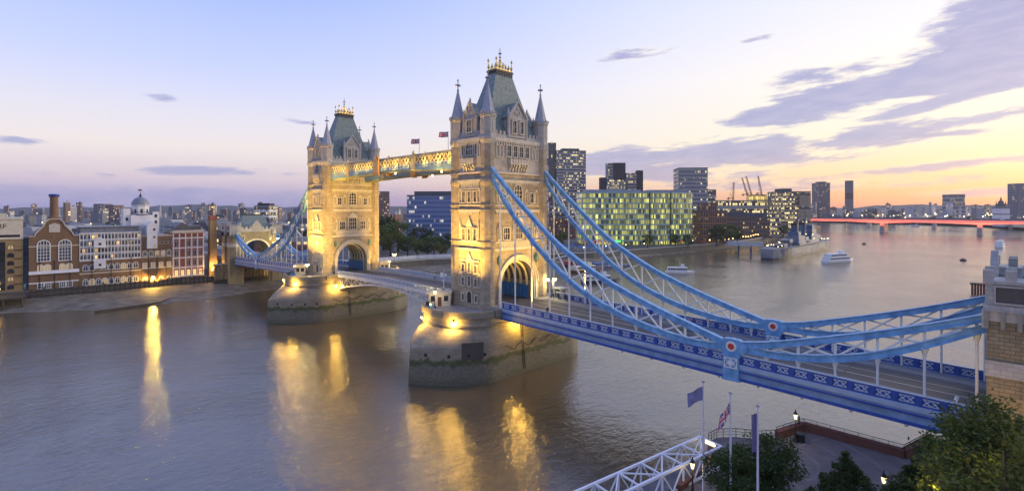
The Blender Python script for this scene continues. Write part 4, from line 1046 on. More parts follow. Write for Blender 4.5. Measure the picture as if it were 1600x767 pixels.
# ================================================================== abutment gateways
def make_gateway():
    G = thing('gateway_tower', 'crenellated stone gateway cut by the right edge, where the near chains end', 'gateway', (95.9, 0, 0), group='stone gateways at the bridge ends')
    O = (95, 0, 0); ROUGH = blockmat('rough_ashlar', (.33, .27, .165), (.24, .20, .125), (.12, .10, .065), .85, .42, stain=.4, bump=.9)
    X0, X1 = 89.3, 100.8
    for sy in (1, -1):
        for xa, xb in ((89.0, 92.9), (97.2, 101.1)):
            def bx(m, e, z0, z1):
                a, b = sorted(((12 + e) * sy, (7.2 - e * .3) * sy)); m.box(xa - e, xb + e, a, b, z0, z1)
            m = MB(O); bx(m, 0, -.5, 19.2); bx(m, .0, 20.9, 25.2); p = m.build('corner_pier', ROUGH, G)
            m = MB(O); bx(m, .12, 19.2, 20.9); m.build('stone_band', TOPST, p)
            m = MB(O); bx(m, .25, 26.3, 26.9); bx(m, .1, 26.9, 29.3); bx(m, .28, 29.3, 29.6)
            for k in range(3):
                for f in range(2):
                    x = xa - .28 + (xb - xa + .56 - .9) * k / 2; y = (12.28 if f == 0 else 7.8) * sy; a, b = sorted((y, y - .6 * sy)); m.box(x, x + .9, a, b, 29.6, 30.8)
            m.build('pier_top', TOPST, p)
            m = MB(O); bx(m, .05, 25.2, 26.3)
            n = 4
            for k in range(n):
                for s in (0, 1):
                    x = xa + (xb - xa) * (k + .0) / (n - 1) - .16; a, b = sorted((12 * sy, (12.4) * sy)); m.box(x, x + .36, a, b, 24.4, 26.3)
            for k in range(4):
                y = 7.3 + 4.6 * k / 3; a, b = sorted((y * sy, (y + .35) * sy)); xx = (xa - .38, xa) if xa < 95 else (xb, xb + .38); m.box(xx[0], xx[1], a, b, 24.4, 26.3)
            m.build('corbel_table', PALE, p)
            pn = MB(); pn.box(-1.35, 1.35, -.14, .0, 0, .18); pn.box(-1.35, 1.35, -.14, 0, 1.85, 2.03); pn.box(-1.35, -1.2, -.14, 0, .18, 1.85); pn.box(1.2, 1.35, -.14, 0, .18, 1.85); pn.k = 1; pn.box(-1.2, 1.2, -.06, 0, .18, 1.85)
            link('recessed_panel', pn.mesh('recessed_panel', [TOPST, blockmat('panel_brick', (.14, .12, .11), (.11, .10, .09), (.07, .06, .06), .4, .16)]), p, ((xa + xb) / 2 - 95, 12.11 * sy, 27.1), 0 if sy < 0 else pi)
    m = MB(O); AR, AZ = 5.8, 17.0; n = 16
    for x0, x1 in ((X0, X0 + 1.2), (X1 - 1.2, X1)):
        for i in range(n):
            a0, a1 = pi * i / n, pi * (i + 1) / n; p = [(AR * cos(a0), AZ + .88 * AR * sin(a0)), (AR * cos(a1), AZ + .88 * AR * sin(a1))]
            m.extx([p[1], p[0], (p[0][0], 26.2), (p[1][0], 26.2)], x0, x1)
        for s in (1, -1): a, b = sorted((AR * s, 7.25 * s)); m.box(x0, x1, a, b, -.5, 26.2)
    m.build('arch_wall', ROUGH, G)
    m = MB(O)
    arc = [(AR * cos(pi * i / n), AZ + .88 * AR * sin(pi * i / n)) for i in range(n + 1)]; arc2 = [((AR + .4) * cos(pi * i / n), AZ + (.88 * AR + .4) * sin(pi * i / n)) for i in range(n + 1)]
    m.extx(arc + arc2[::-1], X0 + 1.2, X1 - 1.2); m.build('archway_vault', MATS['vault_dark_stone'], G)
    for x0, x1 in ((X0 - .22, X0), (X1, X1 + .22)):
        m = MB(O)
        for i in range(n):
            a0, a1 = pi * i / n, pi * (i + 1) / n
            m.extx([(AR * cos(a0), AZ + .88 * AR * sin(a0)), ((AR + .8) * cos(a0), AZ + (.88 * AR + .8) * sin(a0)), ((AR + .8) * cos(a1), AZ + (.88 * AR + .8) * sin(a1)), (AR * cos(a1), AZ + .88 * AR * sin(a1))], x0, x1)
        m.build('arch_moulding', PALE, G)
    m = MB(O); m.box(X0 - .3, X1 + .3, -7.1, 7.1, 26.2, 26.8)
    m.build('wall_head', TOPST, G)
    for x0, x1 in ((X0 - .2, X0 + .3), (X1 - .3, X1 + .2)):
        p = MB(O).comb('x', x0, x1, -7.1, 7.1, 26.8, 27.7, [(y - .5, y + .5) for y in [-6.6 + i * 13.2 / 7 for i in range(8)] if abs(y) > 1.6], 28.7).build('parapet', TOPST, G)
        g = MB(O); g.extx([(-2.2, 27.7), (2.2, 27.7), (2.2, 29.2), (0, 32.2), (-2.2, 29.2)], x0 - .1, x1 + .1); g.build('central_gable', TOPST, p)
    w = window_mesh(.7, 1.9, 1, 1, name='slit_window')
    for s in (-1, 1): link('slit_window', w, G, (X0 - .02 - 95, 6.2 * s, 22.4), -pi / 2)
    m = MB(O); m.loft([[(90.6, -7.4, 26.8), (99.4, -7.4, 26.8), (99.4, 7.4, 26.8), (90.6, 7.4, 26.8)], [(93.8, -4.6, 34.2), (96.2, -4.6, 34.2), (96.2, 4.6, 34.2), (93.8, 4.6, 34.2)]]); m.build('roof', SLATE, G)
    m = MB(O); m.box(93.7, 96.3, -4.8, 4.8, 34.2, 34.6); m.build('roof_ridge', MATS['dark_lead'], G)
    m = MB(O); m.box(88.6, 101.5, -5.75, 5.75, 12.2, deck_z(91) - .15); m.build('road_floor', ASPH, G)
    return G
gate1 = make_gateway()
gate2 = copy_tree(gate1); gate2.location = (-82.3 - 95.9, 0, 0); gate2.rotation_euler = (0, 0, pi); gate2['label'] = 'distant crenellated stone gateway with lit arch at the far end of the bridge'
for xa, xb, nm in ((-440, -82.3 - 101.2, 'stone approach viaduct running inland behind the far gateway'), (101.2, 190, 'stone approach viaduct beyond the right-hand gateway')):
    av = thing('approach_viaduct', nm, 'viaduct', ((xa + xb) / 2, 0, 0)); O = ((xa + xb) / 2, 0, 0)
    m = MB(O); m.box(xa, xb, -10, 10, 0, 12.6); m.build('masonry', STONE, av)
    m = MB(O); m.box(xa, xb, -6, 6, 12.6, 12.75); m.build('roadway', ASPH, av)
    for s in (-1, 1):
        m = MB(O); a, b = sorted((9.2 * s, 10.2 * s)); m.box(xa, xb, a, b, 12.6, 13.9); m.build('parapet', PALE, av)

# ================================================================== lamps on the bridge
def flood(loc, aim, en, ang=70, lab='', col=YEL, grp='floodlights on the bridge piers'):
    f = thing('floodlight', lab, 'floodlight', loc, group=grp)
    d = (Vector(aim) - Vector(loc)); rz = atan2(d.y, d.x)
    f.rotation_euler = (0, 0, rz)
    m = MB(); m.box(-.25, .05, -.35, .35, .35, .85); m.build('housing', BLACK, f)
    m = MB(); m.box(-.06, .06, -.3, -.22, 0, .4); m.box(-.06, .06, .22, .3, 0, .4); m.box(-.25, .25, -.35, .35, 0, .08); m.build('bracket', BLACK, f)
    m = MB(); m.box(.052, .07, -.28, .28, .42, .78); m.build('lens', SMALLB, f)
    light('SPOT', Vector(loc) + Vector((0, 0, .6)) + d.normalized() * .25, col, en, aim=aim, size=.25, spot=ang, blend=.9, name='floodlight_beam')
    return f
def wall_lamp(loc, out, en, lab, grp='lamps on the pier walls', r=.3, name='pier_lamp', glow=1.0, bulb=None):
    f = thing(name, lab, 'lamp', loc, group=grp); f.rotation_euler = (0, 0, atan2(out[1], out[0]))
    m = MB(); m.bar((-.5, 0, 0), (.25, 0, .25), .1, .1); m.lathe([(r * .5, .0), (r * 1.1, .12), (r * 1.15, .25), (.06, .5)], 10, .4, 0); m.build('bracket', BLACK, f)
    m = MB(); m.sphere((.4, 0, -.05), r * .8, 10, 7); m.build('bulb', bulb or BULBY, f, smooth=True)
    light('POINT', Vector(loc) + Vector((out[0] * 1.15, out[1] * 1.15, -.35)), YEL, en, size=.4, name='pier_lamp_light')
    return f
# floods on the piers and deck edges wash the towers from below
for xc, k, wh in ((0, 1.0, 'nearer'), (-82.3, 1.35, 'farther')):
    for x, ps in ((-4.2, 'left'), (4.2, 'right')):
        flood((xc + x, -19.0, 14.2), (xc + x * .5, -9.9, 36), 66000 * k, 66, f'black floodlight at the {ps} side of the rounded end of the {wh} pier')
for y, ps in ((-9.35, 'near'), (9.35, 'upstream')):
    flood((24, y, deck_z(24) + 1.6), (6.2, y * .2, 30), 24000, 70, f'black floodlight on the {ps} railing of the suspended deck aimed at the nearer tower')
    flood((-9.0, y * .86, 15.2), (-76.1, y * .15, 31), 400000, 36, f'black floodlight at the {ps} corner of the nearer pier aimed across at the farther tower')
    flood((-82.3 + 9.4, y * .9, 15.2), (-82.3 + 6.2, y * .4, 28), 2600, 100, f'black floodlight on the {ps} footway at the foot of the farther tower')
flood((-171.7 + 8, -8.6, 13), (-171.7, 0, 24), 9000, 100, 'black floodlight on the distant deck aimed at the far gateway', col=(1, .82, .3))
flood((90.5, -17.5, 8.0), (91.9, -12, 23), 3200, 80, 'black floodlight on the terrace aimed up at the right-hand gateway', grp=None)
wall_lamp((-3.6, -20.6, 12.9), (-.25, -1, 0), 1700, 'left of two wall lamps glowing on the nearer pier\'s rounded end')
wall_lamp((5.4, -18.9, 12.9), (.55, -.85, 0), 2400, 'right of two wall lamps glowing on the nearer pier\'s rounded end')
wall_lamp((-82.3 - 5.4, -19.2, 12.9), (-.5, -.85, 0), 1700, 'left of two wall lamps glowing on the farther pier\'s rounded end')
wall_lamp((-82.3 + 4.6, -19.5, 12.9), (.5, -.88, 0), 2500, 'right of two wall lamps glowing on the farther pier\'s rounded end')

wall_lamp((11.2, -5.5, 12.2), (1, -.1, 0), 1900, 'lamp under the edge of the suspended deck on the side of the nearer pier', grp=None)
wall_lamp((-82.3 + 11.2, -8.8, 11.6), (1, -.2, 0), 2000, 'lamp under the opening span on the side of the farther pier', grp=None)
def street_lamp(loc, lab, h=4.2, twin=False, en=900, bulb=None, grp=None, rz=0, r=.32, name='street_lamp', stem=BLACK, col=(1, .75, .32), lit=True):
    f = thing(name, lab, 'street lamp', loc, rz, group=grp)
    m = MB(); m.lathe([(.26, 0), (.26, .25), (.16, .4), (.13, 1.0), (.08, 1.2), (.06, h - .1), (.10, h)], 10); 
    if twin: m.bar((-.9, 0, h - .35), (.9, 0, h - .35), .09, .09); m.bar((-.6, 0, h - .35), (0, 0, h - .9), .05); m.bar((.6, 0, h - .35), (0, 0, h - .9), .05)
    m.build('post', stem, f)
    for x in ((-.85, .85) if twin else (0,)):
        l = MB(); l.lathe([(r * .55, h), (r, h + .55), (r, h + .6)], 8, x, 0); lo = l.build('lantern', bulb or BULB, f)
        l = MB(); l.lathe([(r * 1.15, h + .6), (r * .9, h + .72), (r * .3, h + 1.0), (.03, h + 1.25)], 8, x, 0); l.build('lantern_cap', BLACK, lo)
    if en: light('POINT', (loc[0], loc[1], loc[2] + h - .35), col, en, size=.3, name='street_lamp_light')
    return f
x, z = onY(866, 466, 10.2); street_lamp((x, 9.0, deck_z(x)), 'twin-headed lamp burning brightly beside the arch of the nearer tower', 4.2, True, 1500, rz=PHI, bulb=BULBY, r=.52)
x, y = onz(470, 436, 14.2); street_lamp((x + 1.5, y + 1.5, 14.2), 'bright lamp on the farther pier in front of its tower', 4.3, False, 1900, bulb=BULBY, r=.62)
x, y = onz(618, 428, 14.2); street_lamp((-82.3 + 7.5, 16.3, 14.2), 'very bright lamp on the upstream end of the farther pier', 5.6, False, 2600, bulb=BULBY, r=.75)
street_lamp((-4.5, -16.8, 14.2), 'small lamp beside the control cabin on the nearer pier', 3.4, False, 260, r=.26)
street_lamp((-171.7 + 4, 8.4, 12.9), 'tall lamp glowing on the deck right in front of the far gateway', 9.5, False, 2200, bulb=BULBY, r=.75)
street_lamp((-150, -8.3, 13.2), 'lamp among the hangers midway along the distant deck', 3.6, False, 700, bulb=BULBY, r=.45)

# control cabins and their clutter on the piers
def cabin(x, y, rz, lab):
    c = thing('control_cabin', lab, 'cabin', (x, y, 14.2), rz)
    m = MB(); m.box(-2.6, 2.6, -1.7, 1.7, 0, 3.1); m.build('wall', PALE, c)
    m = MB(); m.box(-2.95, 2.95, -2.0, 2.0, 3.1, 3.4); m.box(-2.4, 2.4, -1.5, 1.5, 3.4, 3.65); rf = m.build('roof', PALE, c)
    w = window_mesh(1.0, 1.3, 1, 1, proud=.12, border=.14)
    for xx in (-1.6, 1.5): link('window', w, c, (xx, -1.71, 1.2))
    for yy in (-.7, .8): link('window', w, c, (2.61, yy, 1.2), pi / 2); link('window', w, c, (-2.61, -yy, 1.2), -pi / 2)
    m = MB(); m.box(-.45, .45, -1.78, -1.7, 0, 2.2); m.build('door', mat('cabin_door_brown', (.10, .04, .03), .6, .2, 2), c)
    m = MB(); m.lathe([(.3, 3.65), (.3, 4.0), (.1, 4.1)], 8, -1, .3); m.box(.4, 1.2, -.4, .4, 3.65, 4.0); m.build('roof_vent', GREY, rf)
    return c
cabin(-7.0, -13.4, R(50), 'small flat-roofed stone control cabin on the rim of the nearer pier')
cabin(-82.3 - 6.4, -13.6, R(-20), 'small flat-roofed stone control cabin on the rim of the farther pier')
cabin(-82.3 + 6.0, 13.2, R(-35), 'flat-roofed stone cabin at the upstream end of the farther pier')
def barrier(cx, cy, pts, lab):
    b = thing('site_barrier', lab, 'barrier', (cx, cy, 14.2)); m = MB()
    for p, q in zip(pts, pts[1:]):
        m.bar((p[0] - cx, p[1] - cy, .75), (q[0] - cx, q[1] - cy, .75), .06, 1.1)
    m.build('blue_sheeting', mat('pale_blue_sheet', (.12, .32, .55), .6, .2, .6), b)
    m = MB()
    for p in pts: m.lathe([(.06, 0), (.06, 1.5)], 6, p[0] - cx, p[1] - cy)
    m.build('post', GREY, b)
barrier(-6, -16.5, [(-9.6, -11.0), (-9.0, -13.8), (-7.2, -16.4), (-4.6, -18.2), (-1.8, -19.0)], 'pale blue sheeted barrier round the cabin on the nearer pier')
barrier(-88, -16.5, [(-82.3 - 8.6, -13.2), (-82.3 - 6.2, -16.6), (-82.3 - 2.2, -18.4), (-82.3 + 2.0, -18.5)], 'pale blue sheeted barrier on the rounded end of the farther pier')
mt = thing('signal_mast', 'slim white signal mast beside the cabin on the nearer pier', 'mast', (-9.2, -10.6, 14.2))
m = MB(); m.tube([(0, 0, 0), (0, 0, 8.4)], [.14, .09], 8); m.bar((-.9, 0, 6.6), (.9, 0, 6.6), .1); m.bar((0, -.7, 5.4), (0, .7, 5.4), .1); m.build('pole', WHITE, mt)
m = MB(); m.box(-1.2, -.5, -.15, .15, 6.2, 7.3); m.sphere((.8, 0, 6.9), .3, 8, 5); m.build('signal_head', WHITE, mt)
for (x, y, lab) in ((-3.2, 20.9, 'plain white mast at the upstream rim of the nearer pier'),): pass
# shelter and people beside the arch
x0, _ = onY(868, 468, 9.4)
ks = thing('ticket_shelter', 'glazed shelter with flat roof beside the arch of the nearer tower', 'shelter', (9.2, 12.6, 14.1), 0)
m = MB(); m.box(-1.6, 1.6, -1.4, 1.4, 3.0, 3.25)
m.build('roof', GREY, ks)
for sx in (-1.5, 1.5):
    m = MB(); m.comb('x', sx - .06, sx + .06, -1.36, 1.36, 2.88, 3.0, [(-1.36, -1.24), (-.06, .06), (1.24, 1.36)], 0); m.build('frame', mat('shelter_green', (.08, .10, .10), .5, .1, 1), ks)
m = MB(); m.box(-1.45, -1.4, -1.2, 1.2, .3, 2.9); m.box(1.4, 1.45, -1.2, -.1, .3, 2.9); m.build('glazing', mat('shelter_glass', (.10, .13, .15), .1, .1, 1), ks)

def person_mesh():
    me = bpy.data.meshes.new('person')
    j = [(0, 0, .92), (0, 0, 1.15), (0, 0, 1.38), (0, 0, 1.50), (0, .02, 1.60), (0, .03, 1.70), (.10, 0, .88), (.115, .02, .48), (.12, -.02, .06), (.12, .12, .03), (-.10, 0, .88), (-.115, .06, .48), (-.12, .10, .07), (-.12, .24, .03),
         (.19, 0, 1.36), (.24, -.04, 1.10), (.23, .10, .88), (.23, .16, .80), (-.19, 0, 1.36), (-.25, -.02, 1.10), (-.24, .10, .88), (-.24, .16, .80)]
    e = [(0, 1), (1, 2), (2, 3), (3, 4), (4, 5), (0, 6), (6, 7), (7, 8), (8, 9), (0, 10), (10, 11), (11, 12), (12, 13), (2, 14), (14, 15), (15, 16), (16, 17), (2, 18), (18, 19), (19, 20), (20, 21)]
    me.from_pydata(j, e, [])
    o = bpy.data.objects.new('person', me); COL.objects.link(o)
    md = o.modifiers.new('skin', 'SKIN'); o.modifiers.new('sub', 'SUBSURF').levels = 1
    rad = [.15, .14, .16, .06, .09, .085, .10, .075, .05, .045, .10, .075, .05, .045, .075, .055, .045, .035, .075, .055, .045, .035]
    for v, r in zip(me.skin_vertices[0].data, rad): v.radius = (r, r * .85)
    me.skin_vertices[0].data[0].use_root = True
    dg = bpy.context.evaluated_depsgraph_get(); m2 = bpy.data.meshes.new_from_object(o.evaluated_get(dg)); bpy.data.objects.remove(o)
    for p in m2.polygons: p.use_smooth = True
    return m2
def clothes(name, top, legs):
    m = bpy.data.materials.new(name); m.use_nodes = True; g = NT(m.node_tree); b = m.node_tree.nodes['Principled BSDF']
    tc = g.n('ShaderNodeTexCoord'); sp = g.n('ShaderNodeSeparateXYZ'); g.lk(tc.outputs['Object'], sp.inputs[0])
    c = g.ramp(g.m('DIVIDE', sp.outputs[2], 1.8), [(0, (.02, .02, .02, 1)), (.05, legs + (1,)), (.5, top + (1,)), (.835, (.5, .3, .2, 1)), (.93, (.05, .03, .02, 1))], 'CONSTANT')
    g.lk(c, b.inputs['Base Color']); b.inputs['Roughness'].default_value = .85
    return m
PM = person_mesh()
PEOPLE = [(11.2, 7.4, 30, (.02, .03, .08), (.03, .03, .04), 'person in navy jacket standing nearest the twin lamp on the upstream footway'), (12.3, 8.2, 200, (.05, .05, .05), (.02, .03, .07), 'person in black top standing second from the shelter'),
          (13.3, 7.6, 150, (.35, .33, .3), (.02, .02, .03), 'person in pale jacket among the group by the upstream railing'), (14.3, 8.5, 90, (.10, .02, .02), (.03, .03, .03), 'person in dark red top in the group by the upstream railing'),
          (15.2, 7.9, 270, (.06, .08, .06), (.02, .02, .03), 'person in dark green jacket at the end of the group by the railing'), (46.5, 8.1, 95, (.55, .05, .04), (.03, .03, .05), 'person in bright red top walking alone by the upstream railing'),
          (-36, 6.4, 90, (.45, .43, .42), (.03, .03, .05), 'person in white top crossing the opening span'), (-27, 6.2, 260, (.03, .03, .04), (.02, .02, .02), 'person in black clothes crossing the opening span')]
for x, y, a, tp, lg, lab in PEOPLE:
    m2 = PM.copy(); m2.materials.clear(); m2.materials.append(clothes('clothes', tp, lg))
    zz = deck_z(x) if x > 0 else 15.15 + .35 * sin(pi * (-(x + 10.4)) / 61.5)
    tag(link('person', m2, None, (x, y, zz), R(a)), lab, 'person')

# ================================================================== trees
def leaf_mat(name, c, tr=.25):
    m = bpy.data.materials.new(name); m.use_nodes = True; g = NT(m.node_tree); m.node_tree.nodes.clear()
    out = g.n('ShaderNodeOutputMaterial'); b = g.n('ShaderNodeBsdfPrincipled')
    ge = g.n('ShaderNodeNewGeometry'); tc = g.n('ShaderNodeTexCoord')
    no = g.n('ShaderNodeTexNoise'); no.inputs['Scale'].default_value = .55; no.inputs['Detail'].default_value = 3; g.lk(tc.outputs['Object'], no.inputs['Vector'])
    col = g.mix(ge.outputs['Random Per Island'], tuple(x * .55 for x in c) + (1,), tuple(x * 1.5 for x in c) + (1,))
    col = g.mix(g.ss(no.outputs[0], .35, .65), col, (c[0] * 1.5, c[1] * 1.15, c[2] * .8, 1))
    g.lk(col, b.inputs['Base Color']); b.inputs['Roughness'].default_value = .6; b.inputs['Specular IOR Level'].default_value = .25
    t = g.n('ShaderNodeBsdfTranslucent'); g.lk(col, t.inputs[0])
    mx = g.n('ShaderNodeMixShader'); mx.inputs[0].default_value = tr; g.lk(b.outputs[0], mx.inputs[1]); g.lk(t.outputs[0], mx.inputs[2]); g.lk(mx.outputs[0], out.inputs[0])
    return m
LEAF = leaf_mat('leaf_green', (.055, .10, .02)); LEAFD = leaf_mat('leaf_dark_green', (.036, .070, .02)); LEAFY = leaf_mat('leaf_olive', (.075, .105, .022))
BARK = mat('bark', (.07, .055, .04), .9, .3, 2, bump=.5)
def tree_meshes(h, rx, n, leaf, seed, shape='round', lmat=None, trunk=.28, clumps=26, tr=.2):
    rr = random.Random(seed); cr = MB(); tk = MB()
    cl = []
    for i in range(clumps):
        while True:
            p = Vector((rr.uniform(-1, 1), rr.uniform(-1, 1), rr.uniform(-1, 1)))
            if .3 < p.length < 1: break
        z01 = (p.z + 1) / 2
        if shape == 'cone': w = max(.12, 1.05 * (1 - z01) ** .75); p.x *= w; p.y *= w
        elif shape == 'round': p.z *= 1
        c = Vector((p.x * rx, p.y * rx, h * trunk + (h * (1 - trunk)) * (z01 * .92 + .04)))
        s = rx * rr.uniform(.26, .46) * (1 if shape == 'round' else max(.35, 1.1 - z01))
        cl.append((c, s))
    for k in range(n):
        c, s = cl[k % clumps]
        d = Vector((rr.gauss(0, 1), rr.gauss(0, 1), rr.gauss(0, 1))).normalized() * s * (rr.random() ** .4) * rr.uniform(.8, 1.25)
        d.z *= .75
        p = c + d
        a = Vector((rr.gauss(0, 1), rr.gauss(0, 1), rr.gauss(0, .6))).normalized(); b = a.cross(Vector((rr.gauss(0, 1), rr.gauss(0, 1), rr.gauss(0, 1)))).normalized()
        l = leaf * rr.uniform(.6, 1.3)
        cr.add([p - a * l, p + b * l * .55, p + a * l, p - b * l * .55], [(0, 1, 2, 3)])
    t0 = h * .02 + rx * .035
    tk.tube([(0, 0, -.2), (.03 * h * .1, 0, h * trunk), (0, .02 * h, h * .62), (0, 0, h * .88)], [t0 * 1.5, t0, t0 * .6, t0 * .15], 8)
    for c, s in cl[::2]:
        z = max(h * trunk * .85, c.z - rx * rr.uniform(.4, .9)); tk.tube([(0, 0, z), ((c.x) * .55, c.y * .55, (z + c.z) / 2 + .1), tuple(c)], [t0 * .4, t0 * .22, t0 * .07], 5)
    return cr.mesh('crown', lmat or LEAF, recalc=False), tk.mesh('trunk', BARK)
def tree(meshes, loc, lab, grp=None, rz=0, sc=1., name='tree', sz=1.):
    t = thing(name, lab, 'tree', loc, rz, group=grp)
    link('crown', meshes[0], t); link('trunk', meshes[1], t); t.scale = (sc, sc, sc * sz)
    return t
# ================================================================== brick warehouses on the left bank
BRICK = blockmat('brown_brick', (.23, .135, .07), (.18, .105, .055), (.20, .15, .10), .6, .2, stain=.3, bump=.2)
BRICKR = blockmat('red_brick', (.32, .10, .06), (.27, .085, .05), (.2, .14, .1), .6, .2, stain=.25, bump=.2)
BRICKY = blockmat('yellow_stock_brick', (.36, .25, .12), (.30, .21, .10), (.22, .17, .1), .6, .2, stain=.25, bump=.2)
SLATEB = mat('blue_grey_slate', (.075, .085, .105), .5, .2, 1)
WHITEW = mat('white_render', (.68, .68, .70), .6, .08, .4)
GLASSB = mat('blue_glass', (.03, .08, .13), .08, .3, .3, spec=.8)
LITG = mat('lit_room_glass', (.5, .35, .15), .3, .3, .8, emit=(1, .62, .2), es=.9)
LITS = mat('softly_lit_glass', (.3, .25, .15), .2, .3, .8, emit=(1, .68, .30), es=.24)
PALEG = mat('sky_lit_glass', (.06, .075, .10), .05, .2, .6, spec=.9)
B = R(90); ZB = 4.8
def bank_thing(name, label, cat, u0, u1, XF):
    y0, y1 = onX(u0, 430, XF)[0], onX(u1, 430, XF)[0]
    t = thing(name, label, cat, (XF, (y0 + y1) / 2, ZB), B)
    return t, (lambda u: onX(u, 430, XF)[0] - (y0 + y1) / 2), (lambda u, v: onX(u, v, XF)[1] - ZB), (y1 - y0)
def gab(p, v=.0): return p
wrow = random.Random(11)
def win_row(T, xs, z, me, y=-.01, alt=None, pa=0.):
    for x in xs: link('window', alt if alt and wrow.random() < pa else me, T, (x, y, z))
FW = WHITE
# 1 boiler house with tall chimney
XF = -187.0
T, ux, uz, w = bank_thing('boiler_house', 'gabled brown brick boiler house with two tall arched windows and a tall chimney', 'building', 45, 123.5, XF)
e = uz(84, 369); pk = uz(84, 343); D = 26
m = MB(); sx = w / 2
prof = [(-sx, 0), (sx, 0), (sx, e), (sx * .78, e), (sx * .72, e + 1.3), (sx * .42, e + (pk - e) * .62), (sx * .36, pk - 1.2), (sx * .2, pk), (-sx * .2, pk), (-sx * .36, pk - 1.2), (-sx * .42, e + (pk - e) * .62), (-sx * .72, e + 1.3), (-sx * .78, e), (-sx, e)]
m.ext(prof, 0, .8); m.box(-sx, sx, .8, D, 0, e - .3); m.build('wall', BRICK, T)
m = MB(); m.ext([(-sx, e - .3), (sx, e - .3), (0, pk - 1.5)], .8, D); m.build('roof', SLATEB, T)
m = MB()
for a, b in zip(prof[2:-1], prof[3:]): m.bar((a[0], .3, a[1] + .15), (b[0], .3, b[1] + .15), 1.2, .35)
m.box(-sx - .1, sx + .1, -.15, -.002, uz(84, 385), uz(84, 385) + .4); m.build('coping', PALE, T)
m = MB(); m.box(-sx - .05, sx + .05, -.4, -.002, uz(84, 427), uz(84, 422)); m.box(-sx - .05, sx + .05, -.9, -.4, uz(84, 427), uz(84, 425.5)); m.box(-sx, sx, -.12, -.002, uz(84, 441.5), uz(84, 439.5)); m.build('stone_band', WHITEW, T)
m = MB(); m.ext([(-1.7, pk - 5.2), (1.7, pk - 5.2), (1.7, pk - 2.2), (0, pk - 1.4), (-1.7, pk - 2.2)], -.15, -.002); m.build('gable_panel', PALE, T)
for ua, ub in ((59, 77.5), (92.5, 110.5)):
    a, b = ux(ua), ux(ub); link('window', window_mesh(b - a, uz(84, 375.5) - uz(84, 407), 4, 6, arched=True, frame=WHITE, glass=PALEG, proud=.2, border=.32), T, ((a + b) / 2, -.01, uz(84, 407)))
for ua in (59, 70, 93, 104):
    x = ux(ua + 4.5); link('window', window_mesh(1.7, 2.4, 2, 2, arched=True, frame=WHITE, glass=LITS, proud=.15, border=.2), T, (x, -.01, uz(84, 422)))
    link('window', window_mesh(1.7, 2.1, 3, 2, frame=WHITE, glass=PALEG, proud=.15, border=.2), T, (x, -.01, uz(84, 449)))
m = MB(); zc = uz(84, 304); m.box(-1.9, 1.9, 1.0, 4.8, pk - 2, pk + .6); m.lathe([(1.9, pk + .6), (1.75, pk + 1.2), (1.45, pk + 1.4), (1.3, zc - 1.2), (1.5, zc - 1), (1.55, zc - .8)], 16, 0, 2.9); ch = m.build('chimney', BRICK, T)
m = MB(); m.lathe([(1.56, zc - .8), (1.75, zc - .5), (1.75, zc), (1.2, zc + .25)], 16, 0, 2.9); m.build('chimney_cap', mat('blue_cap', (.02, .05, .30), .5, .1, 1), ch)
m = MB(); m.box(-2.1, 2.1, .8, 5.0, pk - .4, pk + .3); m.build('chimney_base', PALE, ch)
# 2 white gridded range
T, ux, uz, w = bank_thing('brewery_range', 'long brewery range with white window grid above brown brick', 'building', 124, 220.5, XF)
zt = uz(170, 364.5); zm = uz(170, 406); sx = w / 2
m = MB(); m.box(-sx, sx, 0, 18, 0, zm); m.build('brick_wall', BRICK, T)
m = MB(); m.box(-sx, sx, .5, 18, zm, zt); m.build('upper_wall', WHITEW, T)
gm = winmat('grid_glazing', (.07, .08, .10), (.5, .5, .52), (1, .6, .2), 1.05, 2.2, .10, .16, 1.1, row=True)
for k in range(4):
    z0 = zm + (zt - zm) * k / 4; z1 = zm + (zt - zm) * (k + 1) / 4
    m = MB((0, 0, z0)); m.box(-sx + .2, sx - .2, .3, .5, z0 + .6, z1 - .3); link('glazing_band', m.mesh('glazing_band', gm), T, (0, 0, z0))
    m = MB((0, 0, z0)); m.box(-sx, sx, -.12, .5, z0, z0 + .55); link('white_rail', m.mesh('white_rail', WHITEW), T, (0, 0, z0))
pm = MB(); pm.box(-.14, .14, -.2, .5, 0, zt - zm + .3); pme = pm.mesh('white_post', WHITEW)
for i in range(19): link('white_post', pme, T, (-sx + .15 + (w - .3) * i / 18, 0, zm))
m = MB(); m.box(-sx + .5, sx - .5, 2.5, 16, zt, zt + 2.6); m.box(-sx, sx, 1.9, 16.5, zt + 2.6, zt + 2.9); m.build('roof_storey', mat('zinc_grey', (.16, .18, .21), .4, .2, .8), T)
m = MB(); m.box(-sx, sx, -.25, .5, zt, zt + .4); m.build('cornice', WHITEW, T)
for ua in (148,):
    x = ux(ua + 7.5)
    for va, vb in ((374, 386), (406, 418)):
        om = MB(); om.box(-2.0, 2.0, -1.5, -.22, 0, uz(170, va) - uz(170, vb)); om.ext([(-2.1, uz(170, va) - uz(170, vb)), (2.1, uz(170, va) - uz(170, vb)), (0, uz(170, va) - uz(170, vb) + 1.2)], -1.6, -.22) if va < 400 else None
        o = link('oriel_box', om.mesh('oriel_box', WHITEW), T, (x, 0, uz(170, vb))); link('window', window_mesh(.8, .9, 1, 1, frame=GREY, glass=DARKG, proud=.05, border=.08), o, (0, -1.51, 1.1))
for r_, va, hh in ((0, 420.5, 2.3), (1, 442.5, 2.4)):
    me = window_mesh(1.5, hh, 2, 2, arched=True, frame=WHITE, glass=PALEG, proud=.15, border=.22); me2 = window_mesh(1.5, hh, 2, 2, arched=True, frame=WHITE, glass=LITS, proud=.15, border=.22)
    win_row(T, [-sx + 2 + (w - 4) * i / 8 for i in range(9)], uz(170, va), me, alt=me2, pa=.3)
